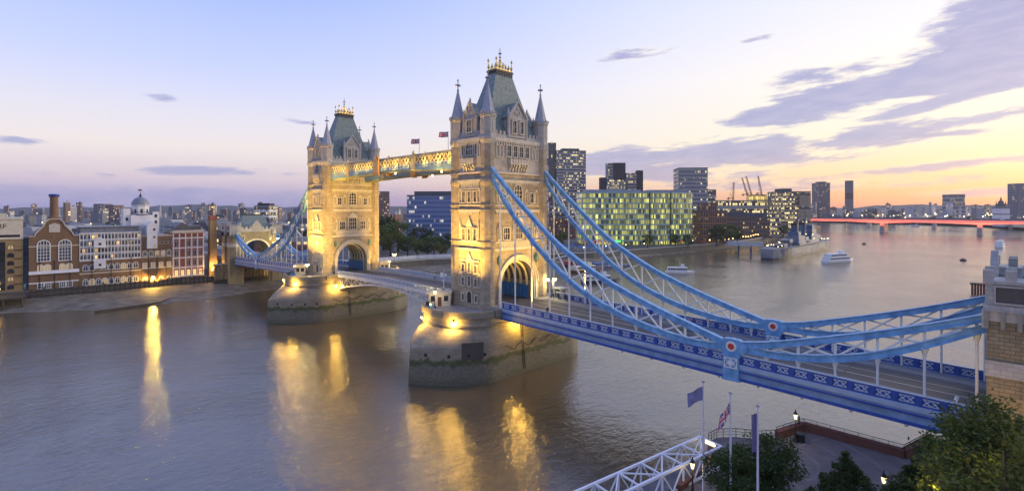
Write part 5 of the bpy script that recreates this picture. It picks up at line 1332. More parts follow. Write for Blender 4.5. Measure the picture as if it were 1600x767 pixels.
m = MB(); m.box(-sx, sx, -.12, -.002, uz(170, 426), uz(170, 424)); m.box(-sx, sx, -.1, -.002, uz(170, 405), uz(170, 403.5)); m.build('stone_band', PALE, T)
# 3 malt mill with white towers and cupola
T, ux, uz, w = bank_thing('malt_mill', 'brown brick mill with white hoist tower and domed white cupola', 'building', 221, 269, XF)
zt = uz(245, 369); sx = w / 2
m = MB(); m.box(-sx, sx, 0, 20, 0, zt); m.build('wall', BRICK, T)
m = MB(); m.box(-sx, sx, 0.2, 20, zt, zt + .5); m.build('parapet', PALE, T)
m = MB()
for v in (402, 419): m.box(-sx, sx, -.12, -.002, uz(245, v), uz(245, v - 1.5))
m.build('stone_band', PALE, T)
me = window_mesh(1.3, 2.3, 2, 2, arched=True, frame=WHITE, glass=PALEG, proud=.15, border=.2); me2 = window_mesh(1.3, 2.0, 2, 2, frame=WHITE, glass=LITS, proud=.15, border=.2)
for v, n_ in ((399, 5), (417, 4), (440, 4)): win_row(T, [-sx + 1.3 + (w - 2.6) * i / (n_ - 1) for i in range(n_)], uz(245, v), me, alt=me2, pa=.3)
win_row(T, [ux(u) for u in (246, 253, 260, 266)], uz(245, 381), window_mesh(.9, .9, 1, 1, frame=PALE, glass=DARKG, proud=.1, border=.15))
a, b = ux(229), ux(245); zb, z2 = uz(237, 388), uz(237, 352)
m = MB(); m.box(a, b, -1.3, 6, zb, z2); m.ext([(a - .2, z2), (b + .2, z2), ((a + b) / 2, z2 + 1.6)], -1.4, 6); ht = m.build('hoist_tower', WHITEW, T)
for v in (382, 369, 357): link('window', window_mesh(.7, .9, 1, 1, frame=GREY, glass=DARKG, proud=.05, border=.08), ht, (b - 1.2, -1.31, uz(237, v + 3)))
m = MB(); a, b = ux(202), ux(249); dz = 8.0
def UX2(u, v): return (u - 222.5) * .262, zat(v, 228) - ZB
m = MB(); x0, x1 = ux(211) - .5, ux(240) + 1
zc0 = zt - 1; zt1 = uz(222, 336)
m.box(x0, x1, 7, 16, zc0, zt1); m.box(x0 - 2.6, x0 - .005, 8, 15, zc0, uz(222, 326)); m.box(x1 + .005, x1 + 2.6, 8, 15, zc0, uz(222, 331)); wt = m.build('white_tower', WHITEW, T)
for xx, vv in ((x0 - 1.3, 345), (x1 + 1.3, 350), (x1 + 1.3, 340)): link('window', window_mesh(.8, 1.3, 1, 1, frame=GREY, glass=DARKG, proud=.05, border=.1), wt, (xx, 7.98, uz(222, vv)))
cxm = (x0 + x1) / 2
m = MB(); m.lathe([(3.4, zt1), (3.4, uz(222, 322)), (3.7, uz(222, 321)), (3.7, uz(222, 320))], 8, cxm, 11, rot=pi / 8); dr = m.build('cupola_drum', WHITEW, wt)
m = MB(); m.lathe([(4.6, zt1), (4.6, zt1 + .3)], 16, cxm, 11)
for k in range(16): m.lathe([(.06, zt1 + .3), (.06, zt1 + 1.5)], 4, cxm + 4.5 * cos(k * pi / 8), 11 + 4.5 * sin(k * pi / 8))
m.tube([(cxm + 4.5 * cos(k * pi / 8), 11 + 4.5 * sin(k * pi / 8), zt1 + 1.5) for k in range(17)], .09, 5); m.build('gallery_railing', DSTEEL, wt)
m = MB(); z0 = uz(222, 320); m.lathe([(3.55, z0), (3.5, z0 + .8), (3.0, z0 + 2.0), (2.1, z0 + 3.0), (.9, z0 + 3.6), (.5, z0 + 3.7)], 16, cxm, 11); m.build('dome', mat('dome_lead_grey', (.20, .22, .27), .45, .15, 1), wt, smooth=True)
m = MB(); m.lathe([(.5, z0 + 3.7), (.5, z0 + 4.6), (.1, z0 + 5.1), (.06, z0 + 7.2)], 8, cxm, 11); m.box(cxm - .9, cxm + .5, 10.96, 11.04, z0 + 6.6, z0 + 7.2); m.build('weather_vane', BLACK, wt)
for k in range(5): an = -pi / 2 + (k - 2) * pi / 4; o = link('window', window_mesh(.8, 1.7, 1, 2, frame=GREY, glass=DARKG, proud=.05, border=.1), wt, (cxm + 3.16 * cos(an), 11 + 3.16 * sin(an), zt1 + .9), an + pi / 2)
# 4 red and white building
T, ux, uz, w = bank_thing('riverside_flats', 'four-storey flats striped red brick and white with dark gabled roof', 'building', 269.5, 319, XF)
zt = uz(295, 364); sx = w / 2
m = MB(); m.box(-sx, sx, 0, 18, 0, zt); m.build('wall', BRICKR, T)
for k in range(5):
    z = zt * k / 4.6 + (.6 if k == 0 else 0); m = MB(); m.box(-sx - .05, sx + .05, -.25, -.002, z + .1, z + .75); m.build('white_band', WHITEW, T)
for i in range(6): x = -sx + .3 + (w - .6) * i / 5; m = MB(); m.box(x - .22, x + .22, -.2, -.002, .9, zt - .2); m.build('white_pier', WHITEW, T)
me = window_mesh(1.2, 2.6, 2, 1, frame=WHITEW, glass=DARKG, proud=.12, border=.1); me2 = window_mesh(1.2, 2.6, 2, 1, frame=WHITEW, glass=LITG, proud=.12, border=.1)
for k in range(4):
    for i in range(5):
        x = -sx + .3 + (w - .6) * (i + .5) / 5
        if not (i == 1 and k): link('window', me2 if (k == 0 or wrow.random() < .12) else me, T, (x, -.01, zt * k / 4.6 + 1.2))
m = MB(); m.box(-sx, sx, -.3, 18, zt, zt + 1.3); m.build('cornice', PALE, T)
m = MB(); xg = ux(285); m.ext([(xg - 5, zt + 1.3), (xg + 6, zt + 1.3), (xg + .5, zt + 5.0)], 1.5, 17); m.box(-sx + .5, sx - .2, 5, 17, zt + 1.3, zt + 3.2); m.build('roof', SLATEB, T)
m = MB(); m.box(ux(314) - .8, ux(314) + 1.2, -1.6, -.3, 2.8, 3.1); m.build('awning', mat('orange_awning', (.45, .12, .03), .7, .1, 1), T)
DP = MB(); DP.tube([(0, -.12, 0), (0, -.12, 11)], .11, 6); DP.box(-.2, .2, -.3, 0, 11, 11.4); dpm = DP.mesh('downpipe', BLACK)
for o_ in [o for o in COL.objects if o.name.split('.')[0] in ('brewery_range', 'malt_mill', 'boiler_house', 'wharf_warehouse')]:
    for x in (-.31, .0, .33):
        wd = {'brewery_range': 21, 'malt_mill': 10.5, 'boiler_house': 14.5, 'wharf_warehouse': 16}[o_.name.split('.')[0]]
        link('downpipe', dpm, o_, (x * wd, 0, 0))
rq = random.Random(77)
for k in range(9):
    yy = -76 + k * 6.1; xq = bank_x(yy) - .4
    if k % 3 == 0:
        b_ = thing('quay_bollard', 'squat black bollard on the quay edge below the brick warehouses', 'bollard', (xq, yy, 5.2), 0, 'bollards on the brewery quay'); MB().lathe([(.3, 0), (.22, .2), (.2, .6), (.36, .75), (.3, .95), (.05, 1.0)], 10).build('iron_post', BLACK, b_)
# 5 lone brick chimney
x, y = -189, onX(332, 430, -189)[0]
T = thing('brick_chimney', 'square yellow brick chimney standing alone, lit from below', 'chimney', (x, y, ZB), B)
m = MB(); zc = zat(337, depth(x, y)) - ZB; m.loft([[(-1.8, -1.8, 0), (1.8, -1.8, 0), (1.8, 1.8, 0), (-1.8, 1.8, 0)], [(-1.45, -1.45, zc - 2), (1.45, -1.45, zc - 2), (1.45, 1.45, zc - 2), (-1.45, 1.45, zc - 2)]]); m.build('shaft', BRICKY, T)
m = MB(); m.box(-1.75, 1.75, -1.75, 1.75, zc - 2, zc - 1.4); m.box(-1.5, 1.5, -1.5, 1.5, zc - 1.4, zc); m.build('chimney_head', BRICKR, T)
# 6 wharf at the left edge with carved name
XW = -188
T, ux, uz, w = bank_thing('wharf_warehouse', 'warehouse with pale cornice and painted lettering at the left edge', 'building', -60, 36, XW)
sx = w / 2; zt = uz(15, 343)
m = MB(); m.box(-sx, sx, 0, 24, 0, zt); m.build('wall', BRICKY, T)
zr = uz(15, 374); m = MB(); m.box(-sx - .1, sx + .1, -.3, -.002, zr, zr + .6); m.box(-sx - .2, sx + .2, -.5, 24, zt, zt + .7); m.box(-sx, sx, -.22, -.002, zr + .6, zt - .005); m.build('painted_frieze', mat('cream_frieze', (.58, .53, .42), .7, .1, .6), T)
for s in (0,):
    m = MB(); m.ext([(ux(-8), zt + .7), (ux(10), zt + .7), (ux(6), zt + 2.4), (ux(-4), zt + 2.4)], -.3, 2); m.build('pediment', MATS['cream_frieze'], T)
tcv = bpy.data.curves.new('frieze_lettering', 'FONT'); tcv.body = 'WHARF'; tcv.size = 2.5; tcv.extrude = .03; tcv.align_x = 'RIGHT'
to = bpy.data.objects.new('tmp', tcv); COL.objects.link(to)
bpy.context.view_layer.update(); tme = bpy.data.meshes.new_from_object(to.evaluated_get(bpy.context.evaluated_depsgraph_get())); bpy.data.objects.remove(to)
tme.materials.clear(); tme.materials.append(mat('letter_brown', (.05, .035, .03), .7, .1, 1))
to = link('lettering', tme, T, (ux(10.5), -.26, zt - 3.4)); to.rotation_euler = (pi / 2, 0, 0)
me = window_mesh(1.7, 1.6, 2, 1, arched=True, frame=BLACK, glass=DARKG, proud=.1, border=.1); me2 = window_mesh(1.7, 1.6, 2, 1, arched=True, frame=BLACK, glass=LITS, proud=.1, border=.1)
for k in range(6):
    for u in (-45, -32, -19, 16.5): link('window', me2 if wrow.random() < .3 else me, T, (ux(u), -.01, 1.2 + k * (zr - 2.0) / 6))
for u in (2, 29):
    m = MB(); m.box(ux(u) - 1.1, ux(u) + 1.1, -.06, -.002, .8, zr - 1.0); ld = m.build('loading_bay', DARKG if u == 2 else BRICKY, T)
    for k in range(5): m = MB(); m.box(ux(u) - 1.1, ux(u) + 1.1, -.6, -.06, 3 + k * (zr - 4) / 5, 3.2 + k * (zr - 4) / 5); m.build('bay_platform', BLACK, ld)
for k in range(6): m = MB(); m.box(ux(-2 + k * 6) - .6, ux(-2 + k * 6) + .6, -.26, -.221, zr + .85, zr + 1.8); m.build('frieze_window', DARKG, T)
# glass link between the wharf and the boiler house
T, ux, uz, w = bank_thing('glass_link', 'narrow blue glass stair tower between wharf and boiler house', 'building', 36.4, 44.6, XF - 3)
m = MB(); m.box(-w / 2, w / 2, 0, 8, 0, uz(40, 372)); m.build('glazing', winmat('blue_stair_glazing', (.02, .09, .16), (.08, .12, .16), (.3, .7, 1), .8, 2.6, .15, .10, .25), T)
m = MB(); m.box(-w / 2, w / 2, -.1, 8, uz(40, 372), uz(40, 370)); m.build('roof', GREY, T)
jt = thing('timber_jetty', 'dark timber jetty on piles at the left edge of the river', 'jetty', (-184, -92, 0))
m = MB(); m.box(-2, 14, -22, 10, 4.2, 4.7); m.build('deck', TIMBER, jt)
pm = MB(); pm.lathe([(.3, -1), (.3, 4.2)], 8); pme = pm.mesh('pile', TIMBER)
for yy in (-20, -14, -8, -2, 4, 9):
    for xx in (3, 8, 13.5): link('pile', pme, jt, (xx, yy, 0))
for k, (xx, yy) in enumerate(((9, 3), (10.5, -6))): street_lamp((-184 + xx, -92 + yy, 4.7), ('low lamp at the outer end of the timber jetty', 'low lamp on the timber jetty nearer the left edge')[k], 2.6, False, 160, r=.25, col=(1, .5, .15))
cs = thing('campshed', 'low timber edging along the mud below the brewery', 'timber edging', (-146, -60, 0))
m = MB()
cp = [onz(148, 487, .5), onz(200, 479, .6), onz(250, 471, .8), onz(266, 464, 1.0)]
for (a, b), (c, d) in zip(cp, cp[1:]): m.bar((a + 146, b + 60, .35), (c + 146, d + 60, .35), .4, .8)
m.build('boarding', TIMBER, cs)
wall_lamp((-185.2, onX(238, 433, -186)[0], onX(238, 433, -186)[1]), (1, 0, 0), 9500, 'very bright lamp on the brick wall of the domed mill', grp=None, r=.75, name='wall_floodlight')
light('POINT', (-184.5, onX(335, 430, -186)[0], 9.5), (1, .55, .15), 2500, size=.4, name='quay_lamp_light')
street_lamp((-183.4, onX(331, 430, -184)[0], 5.2), 'small orange lamp on the quay beside the lone brick chimney', 2.6, False, 0, r=.3)
light('POINT', (-179, -4, 5.5), (1, .7, .2), 2200, size=.5, name='wall_lamp_light'); light('POINT', (-176.2, 10, 6.5), (1, .72, .25), 1600, size=.5, name='wall_lamp_light')

# ================================================================== office blocks further off
def office(name, lab, cat, u0, u1, vtop, dep, thick, floors, wall, win, roof=None, rz=None, z0=LZ, base=1.0, topband=.6, inset=.25, plant=None, sp=.34, group=None):
    rz = PHI if rz is None else rz
    ca = math.atan((u0 + u1) / 2 / F - 800 / F)
    w = (u1 - u0) / F * dep; x, y = at((u0 + u1) / 2, dep); zt = zat(vtop, dep) - z0
    # centre of the front face sits at (x, y)
    T = thing(name, lab, cat, (x, y, z0), rz, group)
    m = MB(); m.box(-w / 2, w / 2, 0, thick, 0, zt); m.build('wall', wall, T)
    fh = (zt - base - topband) / floors
    gme = MB(); gme.box(-w / 2 + inset, w / 2 - inset, -.12, thick + .12, fh * sp, fh - .02); gme.box(-w / 2 - .12, -w / 2 + inset - .01, .4, thick - .4, fh * sp, fh - .02); gme.box(w / 2 - inset + .01, w / 2 + .12, .4, thick - .4, fh * sp, fh - .02)
    g = gme.mesh('glazing_band', win)
    for k in range(floors): link('glazing_band', g, T, (0, 0, base + fh * k))
    m = MB(); m.box(-w / 2 - .2, w / 2 + .2, -.2, thick + .2, zt, zt + .8)
    if plant: m.box(-w / 2 * plant, w / 2 * plant, thick * .2, thick * .8, zt + .8, zt + 4.5)
    m.build('roof', roof or SLATEB, T)
    return T, w, zt
OFW = mat('office_grey', (.22, .25, .30), .6, .12, .3)
WB = winmat('blue_office_glass', (.075, .13, .28), (.20, .26, .40), (.9, .85, .6), 1.8, 4, .10, .07, .6)
T, w, zt = office('glass_office', 'wide blue glass office block between the two bridge towers', 'office', 635, 738, 306, 470, 50, 9, mat('blue_spandrel', (.17, .23, .38), .4, .1, .3), WB, plant=.86, rz=PHI - R(4), base=6)
m = MB()
for i in range(16): x = -w / 2 + .8 + (w - 1.6) * i / 15; m.lathe([(.45, 0), (.45, 6)], 8, x, -.8)
m.build('colonnade', WHITEW, T)
T2, w2, z2 = office('brick_tower_block', 'reddish tower block with many small windows left of the blue office', 'tower block', 590.5, 608, 300, 720, 16, 14, mat('tower_red_brick', (.22, .10, .08), .8, .1, .3), winmat('flat_windows', (.05, .05, .06), (.30, .2, .17), (1, .7, .3), 2.2, 3, .35, .15, .9), rz=PHI + R(12))
DKW = mat('dark_concrete', (.13, .125, .13), .8, .15, .2); LGW = mat('pale_concrete', (.36, .35, .34), .8, .1, .2)
WL = winmat('lit_office_strip', (.05, .055, .07), (.14, .14, .15), (1, .80, .38), 2.2, 4, .18, .26, 1.1)
WLL = winmat('well_lit_office', (.06, .06, .06), (.14, .13, .11), (1, .80, .36), 2.2, 4, .18, .50, 1.2)
office('hospital_tower', 'tall hospital tower with pale horizontal bands just right of the near bridge tower', 'tower', 870, 916, 236, 800, 30, 26, LGW, WL, rz=PHI + R(6), plant=.6, sp=.5)
office('slim_tower', 'slim dark service tower touching the tall banded tower', 'tower', 857, 869, 224, 806, 18, 4, DKW, winmat('dark_slots', (.03, .03, .04), (.1, .1, .11), (1, .8, .4), 3, 8, .3, .05, .8), rz=PHI + R(6))
office('low_striped_office', 'low striped office at the foot of the tall banded tower', 'office', 858, 884, 315, 620, 26, 6, LGW, WL, rz=PHI)
for k, (a, b, v, d) in enumerate(((858, 872, 337, 560), (873, 886, 341, 556), (887, 899, 336, 552))):
    office('brick_house', ('leftmost brick house seen between the chains beside the near tower', 'middle brick house seen between the chains beside the near tower', 'rightmost brick house seen between the chains beside the near tower')[k], 'house', a, b, v, d, 14, 4, BRICKR, winmat('house_windows', (.04, .04, .05), (.25, .16, .12), (1, .7, .3), 1.8, 3, .45, .25, .9, fh=.4), group=None)
# curved glass office with lit rooms
def curved_office():
    dep = 452; x0, y0 = at(1003, dep); T = thing('lit_glass_office', 'broad curved green glass office with many lit rooms facing the river', 'office', (x0, y0, LZ), PHI)
    zt = zat(300, dep) - LZ; fl = 9; fh = (zt - 5) / fl
    hw = (1095 - 911) / F * dep / 2
    def front(bulge, inset=0.):
        pts = []
        N = 28
        for i in range(N + 1):
            t = -1 + 2 * i / N; y = bulge * (t * t) * 1.0
            if .20 < t < .24: pass
            pts.append((t * (hw - inset), y + inset))
        return pts
    segs = [(-1.0, .13, 10), (.16, .52, 4), (.55, 1.0, 6)]
    G = winmat('green_lit_glazing', (.035, .11, .10), (.10, .19, .18), (.92, .88, .20), 1.6, 40, .14, .70, 2.2, fh=.0, soft=True)
    for k in range(fl + 1):
        z0 = 0 if k == 0 else 5 + fh * (k - 1); h = 5 if k == 0 else fh
        for j, (ta, tb, nb) in enumerate(segs):
            N = 14; fr = []
            for i in range(N + 1):
                t = ta + (tb - ta) * i / N; fr.append((t * hw, 16 * (t + .2) ** 2 - (0, 0, 1.5)[j]))
            back = [(tb * hw, 46), (ta * hw, 46)]
            ins = 1.2 if k == 0 else 0
            p = [(x, y + ins) for x, y in fr] + back
            m = MB(); m.prism(p, .5 if k == 0 else .02, h - 1.25); link('glazing_band', m.mesh('glazing_band', G), T, (0, 0, z0))
            q = [(x, y - .6) for x, y in fr] + back
            m = MB(); m.prism(q, h - 1.25, h + .02); link('floor_edge', m.mesh('floor_edge', mat('pale_green_edge', (.34, .44, .40), .5, .1, .5)), T, (0, 0, z0))
    for ta, tb in ((.13, .16), (.52, .55)):
        m = MB(); m.box(ta * hw, tb * hw, 16 * (ta + .2) ** 2 + 1.5, 46, 0, zt); m.build('stair_core', mat('core_dark_green', (.04, .09, .10), .3, .1, .5), T)
    m = MB(); m.box(-hw * .9, hw * .05, 14, 42, zt, zt + 2.6); m.box(hw * .2, hw * .9, 16, 42, zt, zt + 2.4); m.build('roof_plant', mat('plant_grey', (.25, .28, .33), .6, .1, .4), T)
    for ta, tb, c in ((-.98, -.55, (.9, .10, .03)), (.56, .82, (1.0, .05, .03))):
        m = MB(); N = 6
        for i in range(N):
            a, b = ta + (tb - ta) * i / N, ta + (tb - ta) * (i + 1) / N - .02
            ya, yb = 16 * (a + .2) ** 2, 16 * (b + .2) ** 2
            m.loft([[(a * hw, ya + .6, 3.4), (b * hw, yb + .6, 3.4), (b * hw, yb - 2.4, 2.5), (a * hw, ya - 2.4, 2.5)], [(a * hw, ya + .6, 3.55), (b * hw, yb + .6, 3.55), (b * hw, yb - 2.4, 2.65), (a * hw, ya - 2.4, 2.65)]])
        m.build('red_awning', mat('glowing_awning_cloth', (.5, .03, .02), .7, .1, 1, emit=(1, .08, .03), es=.35), T)  # cloth is no lamp: its glow stands in for light falling on it
    m = MB(); a = -.47; m.box(a * hw, (a + .10) * hw, 16 * (a + .2) ** 2 - 2.2, 16 * (a + .2) ** 2 - 1.9, 3.0, 4.6); m.build('green_lit_sign', mat('green_sign', (.02, .4, .1), .4, .1, 1, emit=(.1, 1, .15), es=1.6), T)
curved_office()
# stepped dark towers behind it
dep = 700; x, y = at(972, dep); T = thing('stepped_office_towers', 'stepped cluster of dark and pale office shafts behind the lit glass office', 'office', (x, y, LZ), PHI)
PX = lambda u: (u - 972) / F * dep
PZ = lambda v: zat(v, dep) - LZ
for u0, u1, v, ya, yb in ((939, 948.5, 277, 4, 16), (960.5, 980, 253.5, 10, 26), (997, 1006, 266, 4, 16)):
    m = MB(); m.box(PX(u0), PX(u1), ya, yb, 0, PZ(v)); m.build('dark_shaft', mat('dark_brown_cladding', (.055, .04, .045), .6, .15, .3), T)
for u0, u1, v, ya, yb, fl in ((951, 960.4, 254, 11, 24, 9), (980.2, 996.9, 270, 6, 18, 7), (948.6, 978, 281, 2, 9.9, 5)):
    m = MB(); m.box(PX(u0), PX(u1), ya, yb, 0, PZ(v)); o = m.build('office_slab', LGW, T)
    zz = PZ(v); lo = PZ(300)
    for k in range(fl):
        h = (zz - lo) / fl; m = MB(); m.box(PX(u0) + .2, PX(u1) - .2, ya - .15, ya, lo + h * k + h * .4, lo + h * (k + 1) - .1); m.build('glazing_band', WLL if v == 281 else WL, o)
office('pale_office_tower', 'square office tower with dark roof band behind the lit glass office', 'tower', 1061, 1105, 263, 650, 34, 16, LGW, winmat('tower_glass', (.07, .09, .12), (.25, .28, .32), (1, .82, .4), 1.8, 4, .16, .10, 1.0), roof=BLACK, rz=PHI - R(7), topband=2.5, sp=.38)
office('small_pale_block', 'small pale block peeping out right of the square office tower', 'office', 1106, 1119, 297, 720, 14, 6, LGW, WL)
office('brown_brick_office', 'square brown brick office with rows of dark windows right of the glass office', 'office', 1096, 1136, 330, 475, 30, 5, mat('plain_brown_brick', (.26, .13, .075), .8, .1, .5), winmat('punched_windows', (.03, .03, .035), (.24, .13, .08), (1, .7, .3), 2.1, 4, .42, .06, .8), plant=None)
office('brick_office_block', 'taller dark brick block standing behind the brown brick office', 'office', 1098, 1120, 318, 492, 14, 2, mat('plain_brown_brick', (.26, .13, .075)), winmat('punched_windows', (0, 0, 0), (0, 0, 0), (0, 0, 0)))
office('long_white_office', 'long low white office with lit strips under the cranes', 'office', 1110, 1214, 314, 690, 30, 4, LGW, WLL, z0=LZ, sp=.45)
office('riverside_warehouse', 'long dark brick warehouse with slate roof behind the promenade trees', 'warehouse', 1134, 1172, 338, 540, 26, 5, blockmat('dark_stock_brick', (.17, .12, .085), (.14, .10, .07), (.1, .08, .06), .6, .2), winmat('warehouse_windows', (.04, .04, .045), (.16, .11, .08), (1, .72, .3), 2.2, 3.4, .45, .22, 1.0, fh=.3), plant=.9)
office('riverside_warehouse', 'second dark brick warehouse, farther along the promenade with pale gable', 'warehouse', 1173, 1204, 339, 566, 26, 5, MATS['dark_stock_brick'], MATS['warehouse_windows'], plant=.9)
office('stepped_white_flats', 'stepped white flats between the dark warehouse and the lit corner block', 'flats', 1201, 1221, 334, 600, 20, 5, LGW, WLL)
office('lit_corner_block', 'tall yellowish lit office block near the moored warship', 'office', 1218, 1249, 300, 640, 30, 9, mat('sandy_concrete', (.34, .28, .19), .8, .1, .3), WLL, plant=.5)
office('lit_corner_wing', 'blank sandy wing on the right of the yellowish lit block', 'office', 1249.5, 1267, 300, 638, 30, 3, MATS['sandy_concrete'], WL, sp=.8)
office('tower_slab', 'tall residential slab standing alone against the sunset', 'tower', 1281, 1297, 286, 1500, 40, 22, DKW, winmat('slab_windows', (.06, .06, .07), (.14, .13, .14), (1, .7, .3), 4, 4, .3, .08, .8), plant=.6)
office('chimney_tower', 'slim dark tower like a chimney against the sunset', 'tower', 1325.5, 1333.5, 282.5, 1900, 20, 2, mat('dark_red_tower', (.08, .035, .03), .8, .1, .1), DKW)
office('riverside_tower', 'pale tower block cut by the right edge on the skyline', 'tower', 1592, 1612, 287, 1300, 30, 18, mat('blue_grey_tower', (.16, .19, .25), .6, .1, .2), MATS['slab_windows'])
office('pale_horizon_block', 'wide pale block on the horizon above the red bridge', 'office', 1488, 1508, 304, 1700, 40, 6, LGW, MATS['slab_windows'])
office('white_side_wall', 'white-fronted block beside the dark church tower by the red bridge', 'building', 1566, 1578, 324, 930, 20, 3, WHITEW, MATS['slab_windows'], sp=.85)
# dark church tower
dep = 945; x, y = at(1568, dep); T = thing('church_tower', 'dark church tower with pinnacles and spirelet beyond the red bridge', 'church', (x, y, LZ), PHI)
m = MB(); zz = zat(318, dep) - LZ; m.box(-5, 5, 0, 10, 0, zz); m.build('wall', DKW, T)
m = MB(); m.lathe([(4.2, zz), (3.8, zz + 4), (1.5, zz + 6), (1.2, zz + 9), (.1, zz + 13)], 8, 0, 5)
for sx in (-4.5, 4.5):
    for sy in (.5, 9.5): m.lathe([(.7, zz), (.6, zz + 2.5), (.05, zz + 5)], 6, sx, sy)
m.build('spire', DKW, T)
# tower cranes
def crane(u, v0, v1, dep, lean, lab):
    x, y = at(u, dep); zb = zat(v1, dep); zt = zat(v0, dep)
    c = thing('tower_crane', lab, 'crane', (x, y, LZ), PHI, 'tower cranes on the skyline')
    def mast(m, p, q, s):
        p, q = Vector(p), Vector(q); d = (q - p); n = max(4, int(d.length / (s * 1.6))); a = Vector((s / 2, 0, 0)); b = Vector((0, s / 2, 0))
        for o in (a + b, a - b, -a + b, -a - b): m.bar(p + o, q + o, s * .2)
        for i in range(n):
            u0, u1 = p + d * i / n, p + d * (i + 1) / n; m.bar(u0 + a - b, u1 - a - b, s * .12); m.bar(u0 + a + b, u1 + a - b, s * .12)
    m = MB(); hz = zb - LZ + 6; mast(m, (0, 0, 0), (0, 0, hz), 2.2); m.build('mast', DKW, c)
    L = (zt - LZ - hz)
    m = MB(); mast(m, (0, 0, hz), (lean * L, 0, hz + L), 1.8); m.bar((0, 0, hz + 1), (-9 if lean <= 0 else -9, 0, hz + 1.5), 1.4, 1.2); m.box(-10, -7, -1.2, 1.2, hz - 1.2, hz + 1.2); m.bar((-5, 0, hz + 9), (lean * L, 0, hz + L), .3); m.bar((0, 0, hz), (-5, 0, hz + 9), .4); m.bar((-8, 0, hz + 1), (-5, 0, hz + 9), .3)
    m.build('jib', mat('crane_red_brown', (.20, .08, .05), .6, .1, 1), c)
crane(1145.5, 285, 316, 900, 0.04, 'upright-jibbed tower crane, leftmost of the four on the skyline')
crane(1168, 278, 310, 950, -.32, 'leaning tower crane, second from the left of the four')
crane(1174, 276, 308, 980, -.30, 'leaning tower crane, third from the left of the four')
crane(1190, 275, 308, 960, -.20, 'steep-jibbed tower crane, rightmost of the four above the lit site')
office('lit_building_site', 'yellow-lit unfinished building under the rightmost crane', 'building site', 1178, 1203, 305, 760, 20, 2, MATS['sandy_concrete'], winmat('site_lights', (.3, .2, .08), (.2, .15, .06), (1, .72, .15), 3, 6, .2, .9, 1.4))

# ================================================================== bridges upriver
def flat_bridge(Y, xa, xb, zdeck, thick, piers, wid, lab, name, wallm, spanlen, lit=None):
    b = thing(name, lab, 'bridge', ((xa + xb) / 2, Y, 0)); xm = (xa + xb) / 2
    m = MB(); N = 60; top, bot = [], []
    for i in range(N + 1):
        x = xa + (xb - xa) * i / N
        pd = min(abs(x - p) for p in piers); t = min(1, pd / (spanlen / 2)); top.append((x - xm, zdeck)); bot.append((x - xm, zdeck - thick * (1.9 - .9 * (1 - (1 - t) ** 2))))
    for i in range(N): m.ext([bot[i], bot[i + 1], top[i + 1], top[i]], 0, wid)
    m.build('deck_girder', wallm, b)
    m = MB(); m.box(xa - xm, xb - xm, -.3, .5, zdeck, zdeck + 1.2); m.box(xa - xm, xb - xm, wid - .5, wid + .3, zdeck, zdeck + 1.2); m.build('parapet', wallm, b)
    pm = MB(); pm.loft([[(-3, -4, -1), (3, -4, -1), (3, wid + 4, -1), (-3, wid + 4, -1)], [(-2.4, 0, zdeck - thick * 1.5), (2.4, 0, zdeck - thick * 1.5), (2.4, wid, zdeck - thick * 1.5), (-2.4, wid, zdeck - thick * 1.5)]])
    pme = pm.mesh('river_pier', mat('bridge_concrete', (.30, .28, .26), .8, .12, .1))
    for p in piers: link('river_pier', pme, b, (p - xm, 0, 0))
    return b
PINKC = mat('pale_bridge_concrete', (.45, .40, .38), .75, .1, .2)
lb = flat_bridge(899, -178, 240, 19.2, 2.6, [-63, 51, 165], 32, 'wide low road bridge flooded with red light far upriver', 'road_bridge', PINKC, 114)
REDM = mat('red_light_strip', (.6, .05, .02), .5, .05, 1, emit=(1, .10, .04), es=1.3)
m = MB((31, 899, 0)); m.box(-178, 240, 898.3, 898.55, 18.3, 18.75); m.build('red_light_strip', REDM, lb)
light('AREA', (31, 894.5, 12.5), (1, .13, .05), 90000, aim=(31, 899, 17.5), size=400, sy=1.2, name='red_flood_strip')
light('AREA', (31, 912, 3), (1, .13, .05), 40000, aim=(31, 912, 18), size=380, sy=8, name='red_flood_strip')
flat_bridge(1205, -340, 260, 17.5, 2.4, [-250, -135, -28, 80, 190], 17, 'dark low bridge with a row of lamps behind the red one', 'steel_bridge', DKW, 80)
def point_lamp(name, loc, lab, r, grp, h, bulb=SMALLB):
    f = thing(name, lab, 'lamp', loc, group=grp)
    m = MB(); m.lathe([(.12, 0), (.1, h)], 6); m.build('post', BLACK, f)
    m = MB(); m.sphere((0, 0, h + r * .5), r, 8, 6); m.build('globe', bulb, f)
    return f
GW = mat('white_lamp_lit', (.9, .9, .8), .3, .02, 1, emit=(1, .85, .6), es=9)
for i in range(16): point_lamp('bridge_lamp', (-200 + i * 27, 1206, 18.5), 'lamp in the evenly spaced row on the dark bridge behind the red one', .75, 'lamps on the dark bridge', 4, GW)

